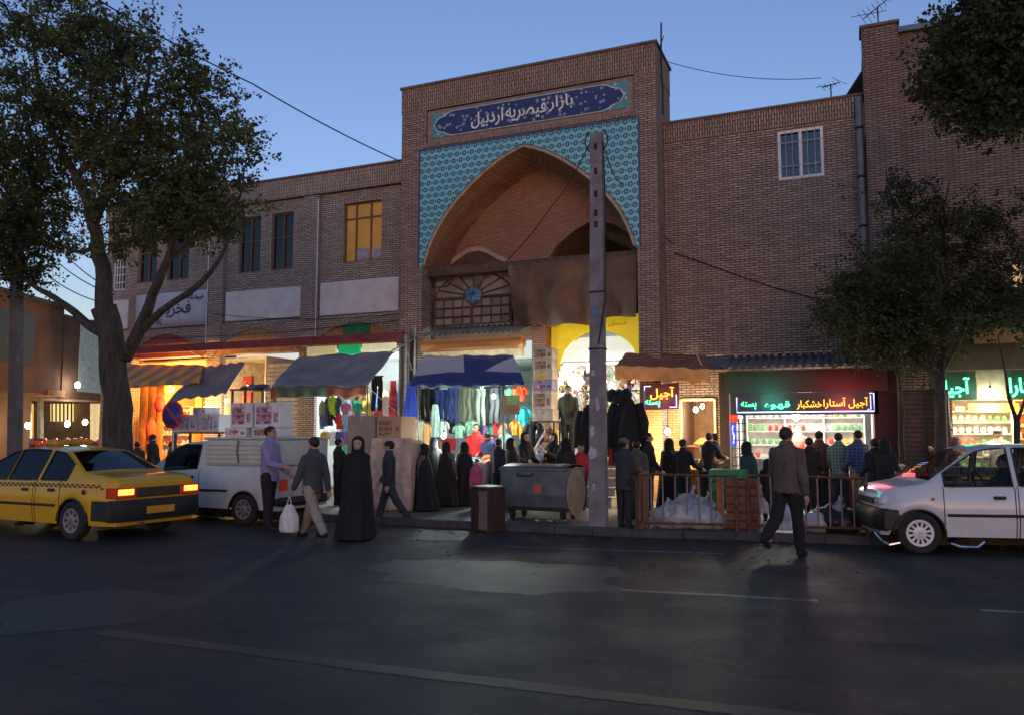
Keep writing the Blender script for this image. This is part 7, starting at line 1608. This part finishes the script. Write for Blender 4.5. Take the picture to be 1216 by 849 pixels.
mb = MB(); p = t_ * .53; mb.prism([(p.x - .03 + .06 * math.cos(t * .63), p.z + .07 * math.sin(t * .63)) for t in range(10)], p.y - .28 * .31 - .006, p.y - .28 * .31 - .002); mb.build('blue_sticker', M('blue_sticker', (.08, .2, .4), .6), pl)
def wire(name, label, pts, r=.012, sag=0, mat=IRON, parent=None):
    out = []
    for a, b in zip(pts, pts[1:]):
        a, b = Vector(a), Vector(b)
        for i in range(16): t = i / 16; q = a.lerp(b, t); q.z -= sag * 4 * t * (1 - t); out.append(q)
    out.append(Vector(pts[-1])); mb = MB(); mb.tube(out, r, 5); o = mb.build(name, mat); 
    if label: tag(o, label, 'cable')
    return o
PT = topp
wire('overhead_cable', 'thin cable from the pole top sweeping up to the upper left sky', [D(475, 192, 17), D(300, 100, 15), D(100, -10, 13)], .014, .06)
wire('overhead_cable', 'cable from the gateway roof mast to the small roof antenna', [P(793, 74, -.2), P(975, 93, .3)], .009, .18); wire('overhead_cable', 'short cable from the roof antenna to the tall corner building', [P(988, 92, .3), P(1006, 100, .3)], .006, .02)
lo = Vector(topp); c_ = []
for i in range(20): a = i / 19 * 2 * math.pi * .8 + 2.2; c_.append(lo + Vector((.2 * math.cos(a), -.02, -.12 + .22 * math.sin(a))))
mb = MB(); mb.tube(c_, .012, 5); tag(mb.build('cable_loop', IRON), 'loop of black cable round the top of the concrete pole', 'cable')
wire('drooping_cable', 'black cable drooping from the pole top across the arch to the gateway', [topp + Vector((-.1, 0, -.1)), P(655, 245, -.3), P(590, 320, -.4)], .012, .12)
wire('drooping_cable', 'black cable running down the right side of the concrete pole', [topp + Vector((.13, -.06, -.15)), topp + Vector((.16, -.09, -1.2)), base + t_ * .56 + Vector((.16, -.09, 0)), base + t_ * .45 + Vector((.05, -.12, 0))], .012, .0)
wire('drooping_cable', 'cable from the pole top to the right pier of the gateway', [topp + Vector((.1, 0, -.12)), P(735, 215, -.75), P(800, 290, -.05)], .010, .15)
for i, (a, b, lb) in enumerate(((D(75, 300, 24), D(135, 345, 20), 'upper of the cables in the gap left of the big trunk'), (D(60, 330, 24), D(130, 362, 20), 'lowest of the cables in the gap left of the big trunk'), (D(70, 313, 24), D(135, 350, 20), 'middle of the cables in the gap left of the big trunk'))): wire('side_street_cable', lb, [a, b], .016, .1)
for a, b, lb, sg_ in ((P(475, 380, -.1), P(150, 402, -.1), 'loose cable strung along the left shop fronts above the red canopy', .12), (P(478, 372, -.1), P(250, 372, -.1), 'thin cable across the plaster panels left of the gateway', .18)): wire('facade_cable', lb, [a, b], .009, sg_)
bp = D(17, 596, 16.8); bp.z = .12; tp = D(21, 262, 16.8)
pole('utility_pole', 'grey concrete pole at the left edge with its top hidden in leaves', bp, tp, .27, .22, M('pole_dark_concrete', (.11, .11, .12), .85, var=.3, sc=4, bmp=.4))
# cable bundle beside the left pier
cb = thing('cable_bundle', 'bundle of vertical pipes and cables on the left pier of the gateway', 'pipes', (0, 0, 0))
for i in range(7):
    x = P(474 + i * 3.6, 450, -.8).x; mb = MB(); zt_ = P(480, 400 - random.uniform(-14, 14), -.8).z; mb.tube([(x, -.78 - .03 * (i % 2), .12), (x + random.uniform(-.02, .02), -.80 - .03 * (i % 2), 2.0), (x, -.78, zt_)], random.choice((.02, .03, .012, .04)), 6); mb.build('pipe', [PIPEG, IRON, M('pale_pipe', (.35, .33, .3), .6)][i % 3], cb)
mb = MB(); a = P(500, 395, -.85); mb.tube([P(463, 418, -1.4), P(487, 405, -.9), P(500, 395, -.8)], .02, 5); mb.tube([P(480, 402, -.9), P(489, 440, -.85)], .016, 5); mb.build('bent_arm', PIPEG, cb)
# dumpster
dq = G(643, 622, .0); du = thing('dumpster', 'big grey metal dumpster with curved underside and orange sticker', 'dumpster', tuple(P(645, 625, -5.35).xyz * 1), R(-4)); du.location.z = .12
Wd, Dd = .62, .42
prof = [(-Dd * .55, .16), (-Dd * .85, .24), (-Dd * 1.0, .45), (-Dd * 1.05, .86), (Dd * 1.05, .86), (Dd * 1.0, .45), (Dd * .85, .24), (Dd * .55, .16)]
mb = MB(); mb.prism(prof, -Wd, Wd, 0, 'X'); mb.box(-Wd - .03, Wd + .03, -Dd * 1.1, Dd * 1.1, .86, .91, bev=.012)
GD = M('dumpster_grey', (.13, .155, .185), .5, .4, var=.25, sc=4, bmp=.15)
mb.build('container', GD, du)
for s in (-1, 1):
    mb = MB(); n = 20; rr = .44
    pts = [(rr * .92 * math.cos(2 * math.pi * i / n), .50 + rr * .98 * math.sin(2 * math.pi * i / n)) for i in range(n)]
    mb.prism(pts, s * (Wd + .002) if s > 0 else s * (Wd + .03), s * (Wd + .03) if s > 0 else s * (Wd + .002), 0, 'X'); mb.build('end_plate', M('dumpster_tan', (.36, .27, .20), .6, .1, var=.3, sc=6), du)
    for sy in (-1, 1):
        w = MB(); w.lathe([(0, -.025), (.07, -.025), (.075, 0), (.07, .025), (0, .025)], (s * Wd * .78, sy * Dd * .55, .077), 14, axis='X'); w.box(s * Wd * .78 - .04, s * Wd * .78 + .04, sy * Dd * .55 - .03, sy * Dd * .55 + .03, .12, .2); w.build('castor', TYRE, du)
mb = MB(); mb.sheet(lambda u, v: (-Wd + 2 * Wd * u, -Dd * 1.05 + Dd * 2.1 * v, .915 + .06 * math.sin(math.pi * v)), 4, 8, 0, .01); mb.build('lid', M('dark_lid', (.05, .05, .055), .5), du)
mb = MB(); mb.tube([(-.28, -Dd * 1.06, .82), (-.27, -Dd * 1.2, .78), (-.0, -Dd * 1.2, .78), (.02, -Dd * 1.06, .82)], .014, 6); mb.build('handle', IRON, du)
mb = MB(); mb.box(.02, .17, -Dd * 1.055, -Dd * 1.04, .48, .64); mb.build('orange_sticker', M('orange_sticker', (.42, .12, .06), .6, var=.3, sc=20), du)
for i in range(16):
    mb = MB(); c = (random.uniform(-.5, .6), random.uniform(-.5, -.1)); mb.ball((0, 0, 0), .05, 8, sq=(random.uniform(.8, 1.8), 1, .35))
    for k, v in enumerate(mb.v): q = noise.noise_vector(Vector(v) * 20 + Vector((i, 0, 0))); mb.v[k] = (v[0] + q.x * .02, v[1] + q.y * .02, v[2] + q.z * .012)
    nm, cc_ = [('brown', (.14, .09, .05)), ('pale', (.4, .38, .34)), ('green', (.08, .1, .04))][i % 3]
    tag(mb.build('litter_scrap', C_(*cc_), None, (du.location.x + c[0], du.location.y + c[1], .14)), '%s scrap of litter lying round the dumpster wheels' % nm, 'litter', 'litter under the dumpster')
# dark utility cabinet
cp = G(573, 632, 0); cab = thing('utility_cabinet', 'dark brown street cabinet with paler side panel standing at the kerb', 'cabinet', (cp.x, cp.y + .22, 0), R(-24))
mb = MB(); mb.box(-.22, .22, -.2, .2, 0, .72, bev=.01); mb.build('cabinet_body', M('cabinet_dark', (.045, .022, .020), .55), cab)
mb = MB(); mb.box(.0, .2, -.212, -.202, .04, .68, bev=.004); mb.build('side_panel', M('cabinet_brown', (.17, .12, .11), .6), cab); mb = MB(); mb.box(-.235, .235, -.215, .215, .72, .75, bev=.008); mb.build('cabinet_top', M('cabinet_top', (.11, .09, .09), .5), cab)
# railings
def railing(label, a, b, n, posts=True):
    a, b = Vector(a), Vector(b); o = thing('railing', label, 'railing', tuple(a)); v = b - a; L = v.length; o.rotation_euler.z = math.atan2(v.y, v.x)
    mb = MB(); mb.tube([(0, 0, .86), (L, 0, .84)], .028, 6, sq=.8); mb.build('top_rail', RUST, o); mb = MB(); mb.tube([(0, 0, .10), (L, 0, .10)], .022, 6); mb.build('bottom_rail', RUST, o)
    for k in range(n + 1):
        x = L * k / n; e = k in (0, n); mb = MB(); mb.tube([(x, 0, 0 if e else .10), (x + random.uniform(-.008, .008), 0, .86)], .03 if e else .013, 6); mb.build('post' if e else 'baluster', RUST if e else M('pale_rusty_iron', (.26, .2, .17), .6, .3, var=.3), o)
    return o
ry = lambda x: kerb_y(x) + .12
def onk(px_, dy=.14):
    q = G(px_, 636, .12); return Vector((q.x, kerb_y(q.x) + dy, .12))
railing('rusty street railing at the kerb right of the concrete pole', onk(741), onk(868), 8)
railing('rusty street railing behind the crossing man with the bag', onk(884), onk(1030), 10)
for x_, h_, c_, lb in ((735, .95, (.16, .10, .07), 'leaning brown post beside the first railing'), (845, .8, (.42, .14, .05), 'short orange brown post behind the railing'), (745, .9, (.2, .11, .08), 'second brown post by the first railing'), (1018, .9, (.18, .10, .05), 'brown post at the right end of the second railing')):
    q = onk(x_, .35); mb = MB(); mb.box(-.045, .045, -.045, .045, 0, h_, bev=.008); tag(mb.build('short_post', C_(*c_), None, tuple(q)), lb, 'post')
for k_, x_ in enumerate((866, 880)):
    q = onk(x_, .5); cr_ = thing('wooden_crate', ['tall brown wooden crate between the two railings', 'second brown wooden crate nearer the teal coat'][k_], 'crate', tuple(q)); 
    for zz in range(6): mb = MB(); mb.box(-.16, .16, -.16, .16, .02 + zz * .13, .12 + zz * .13, bev=.01); mb.build('slat_ring', C_(*((.22, .08, .05) if k_ else (.30, .11, .06))), cr_)
    mb = MB(); mb.box(-.15, .15, -.15, .15, 0, .78); mb.build('crate_inner', WOODD, cr_)
q = onk(848, 1.1)
for k in range(3):
    mb = MB(); mb.box(-.3, .3, -.2, .2, 0, .2, bev=.02)
    for t in range(7): mb.box(-.27 + t * .085, -.23 + t * .085, -.206, -.201, .04, .16)
    tag(mb.build('plastic_crate', M('green_plastic', (.03, .22, .08), .45), None, (q.x, q.y, .42 + k * .205)), '%s green plastic crate of the stack behind the railing' % ['bottom', 'middle', 'top'][k], 'crate')
cs = table('crate_stand', 'small wooden stand under the green crates', q.x - .3, q.x + .3, q.y - .2, q.y + .2, .298, WOODR)
# rubbish bags
def rbag(x_, dy, r, lb, col=(.36, .38, .42)):
    q = onk(x_, dy); mb = MB(); mb.ball((0, 0, 0), r, 34, sq=(1.1, .9, .85)); s_ = random.random() * 40
    for k, v in enumerate(mb.v):
        n_ = noise.noise(Vector(v) * (5 / r * .25) + Vector((s_, 0, 0))) * .22 + noise.noise(Vector(v) * (18 / r * .25) + Vector((0, s_, 0))) * .14 - abs(noise.noise(Vector(v) * 22 + Vector((0, s_, 0)))) * .16; v = Vector(v) * (1 + n_); v.z = max(v.z, -r * .72); mb.v[k] = tuple(v)
    mb.tube([(0, 0, r * .8), (.02, 0, r * 1.05), (.05, .01, r * 1.2)], [.05, .02, .05], 7)
    m_ = M('bag_plastic_%d' % int(col[0] * 100), col, .35, var=.12, sc=12); tag(mb.build('rubbish_bag', m_, None, (q.x, q.y, .12 + r * .72)), lb, 'rubbish bag')
for a in ((772, .42, .24, 'pale bag at the left of the rubbish pile behind the railing'), (792, .36, .27, 'large white bag left of the middle of the rubbish pile'), (804, .62, .34, 'biggest white bag at the centre of the rubbish pile'), (818, .36, .25, 'white bag right of the middle of the rubbish pile'), (834, .4, .2, 'small crumpled bag at the right of the rubbish pile'), (783, .7, .26, 'bag at the back left of the rubbish pile'), (822, .75, .28, 'bag at the back right of the rubbish pile'), (762, .5, .16, 'small bag nearest the concrete pole')): rbag(*a)
for a in ((968, .4, .2, 'white bag behind the left of the second railing', (.45, .46, .5)), (985, .45, .24, 'black rubbish bag behind the second railing', (.02, .02, .022)), (1003, .4, .22, 'second black rubbish bag behind the second railing', (.02, .02, .022)), (996, .62, .27, 'pale grey bag between the black bags', (.35, .36, .38)), (1012, .55, .15, 'small white bag at the right of the second railing', (.5, .5, .54))): rbag(*a)
# antennas and masts
def yagi(label, base, h, tilt, L, n, big=1):
    o = thing('roof_antenna', label, 'antenna', tuple(base)); mb = MB(); mb.tube([(0, 0, 0), (0, 0, h)], .015, 6); mb.build('mast', IRON, o); mb = MB(); d = Vector((math.cos(R(tilt)), 0, math.sin(R(tilt)))); c = Vector((0, 0, h * .95))
    mb.tube([c - d * L / 2, c + d * L / 2], .012, 5)
    for k in range(n): p = c - d * L / 2 + d * L * k / (n - 1); w = (.30 - .2 * k / n) * big; mb.tube([p - Vector((w * .3, w, 0)), p + Vector((w * .3, w, 0))], .006, 4)
    mb.tube([c - d * L * .3 + Vector((-.3 * big, 0, .02)), c - d * L * .3 + Vector((.3 * big, 0, .02))], .008, 4); mb.build('antenna_elements', IRON, o); return o
q = P(1043, 30, -.1); q.z = 10.56; yagi('large television antenna on the roof of the tall corner building', q, .45, 35, .75, 8, 1.2)
q = P(987, 115, .25); q.z = 9.13; yagi('small television antenna on the parapet above the white window', q, .42, 10, .35, 5, .7)
ms = thing('lightning_rod', 'thin mast with bracket on the right corner of the gateway', 'mast', (4.03, -.35, 9.2)); mb = MB(); mb.tube([(.02, 0, 0), (.03, 0, .6), (.0, 0, 1.2), (.02, 0, 2.3)], .02, 6); mb.build('rod', IRON, ms); mb = MB(); mb.tube([(-.15, 0, 1.55), (0, 0, 1.75), (.08, 0, 1.95)], .012, 5); mb.tube([(-.12, 0, 1.4), (.02, 0, 1.35)], .01, 5); mb.build('bracket', IRON, ms)
random.seed(3)

# fallen leaves and grit along the gutter
random.seed(77); mb = MB()
for i in range(2600):
    x = random.uniform(-9, 12); y = kerb_y(x) - abs(random.gauss(0, .35)) - .02 if random.random() < .8 else kerb_y(x) - random.uniform(0, 4)
    a = random.uniform(0, 6.28); L = random.uniform(.015, .05); z = .006; c, s_ = math.cos(a), math.sin(a)
    mb.add([(x, y, z), (x + L * c - L * .3 * s_, y + L * s_ + L * .3 * c, z + random.uniform(0, .015)), (x + 1.6 * L * c, y + 1.6 * L * s_, z), (x + L * c + L * .3 * s_, y + L * s_ - L * .3 * c, z + random.uniform(0, .012))], [(0, 1, 2, 3)])
tag(mb.build('fallen_leaves', M('dry_leaf', (.10, .07, .035), .8, var=.5, sc=3)), 'dry fallen leaves and grit scattered along the gutter', 'leaves', kind='stuff')
# ropes of the tarpaulins
for a, b, lb in ((P(322, 459, -3.0), P(306, 500, -3.4), 'thin rope hanging from the left corner of the grey tarpaulin'), (P(436, 458, -3.0), P(476, 492, -1.6), 'rope stretched from the grey tarpaulin to the pier'), (Vector((1.45, -2.75, 2.72)), P(641, 500, -1.8), 'rope at the right corner of the blue and white tarpaulin'), (P(200, 476, -3.2), P(192, 500, -3.4), 'rope at the low corner of the steep grey tarpaulin')): wire('rope', lb, [a, b], .007, .03, M('rope_fibre', (.3, .26, .2), .9))
# ================================================================ LIGHT, WORLD, RENDER
w = bpy.data.worlds.new('World'); SC.world = w; w.use_nodes = True; nt = w.node_tree
sky = nt.nodes.new('ShaderNodeTexSky'); sky.sky_type = 'NISHITA'; sky.sun_disc = False
EL, ROT = R(2.2), R(155)
sky.sun_elevation = EL; sky.sun_rotation = ROT; sky.air_density = 1.0; sky.dust_density = .3; sky.ozone_density = 2.5
bg = nt.nodes['Background']; bg.inputs[1].default_value = .15
tn = nt.nodes.new('ShaderNodeMix'); tn.data_type = 'RGBA'; tn.blend_type = 'MULTIPLY'; tn.inputs[0].default_value = 1; tn.inputs[7].default_value = (.90, .74, .86, 1)
nt.links.new(sky.outputs[0], tn.inputs[6]); nt.links.new(tn.outputs[2], bg.inputs[0])
sun = bpy.data.lights.new('sun', 'SUN'); sun.energy = .02; sun.angle = R(30); sun.color = (1, .85, .85)
so = bpy.data.objects.new('sun', sun); COL.objects.link(so)
d = Vector((math.sin(ROT) * math.cos(EL), math.cos(ROT) * math.cos(EL), math.sin(EL))); so.rotation_euler = d.to_track_quat('Z', 'Y').to_euler(); so.location = (0, -20, 30)
SC.view_settings.view_transform = 'Standard'; SC.view_settings.look = 'None'; SC.view_settings.exposure = 2.0; SC.view_settings.gamma = 1; SC.view_settings.use_curve_mapping = False
SC.render.engine = 'CYCLES'; SC.cycles.use_denoising = True; SC.cycles.max_bounces = 6; SC.cycles.diffuse_bounces = 3; SC.cycles.glossy_bounces = 3; SC.cycles.transparent_max_bounces = 12
SC.cycles.sample_clamp_indirect = 4; SC.cycles.caustics_reflective = False; SC.cycles.caustics_refractive = False
try: SC.cycles.use_light_tree = True
except Exception: pass
LK, EK = .36, .30      # lamps measured for this exposure
for L in bpy.data.lights:
    if L.type != 'SUN': L.energy *= LK
for m in bpy.data.materials:
    if m.use_nodes and 'Principled BSDF' in m.node_tree.nodes: m.node_tree.nodes['Principled BSDF'].inputs['Emission Strength'].default_value *= EK
print('packets', CNT[0])
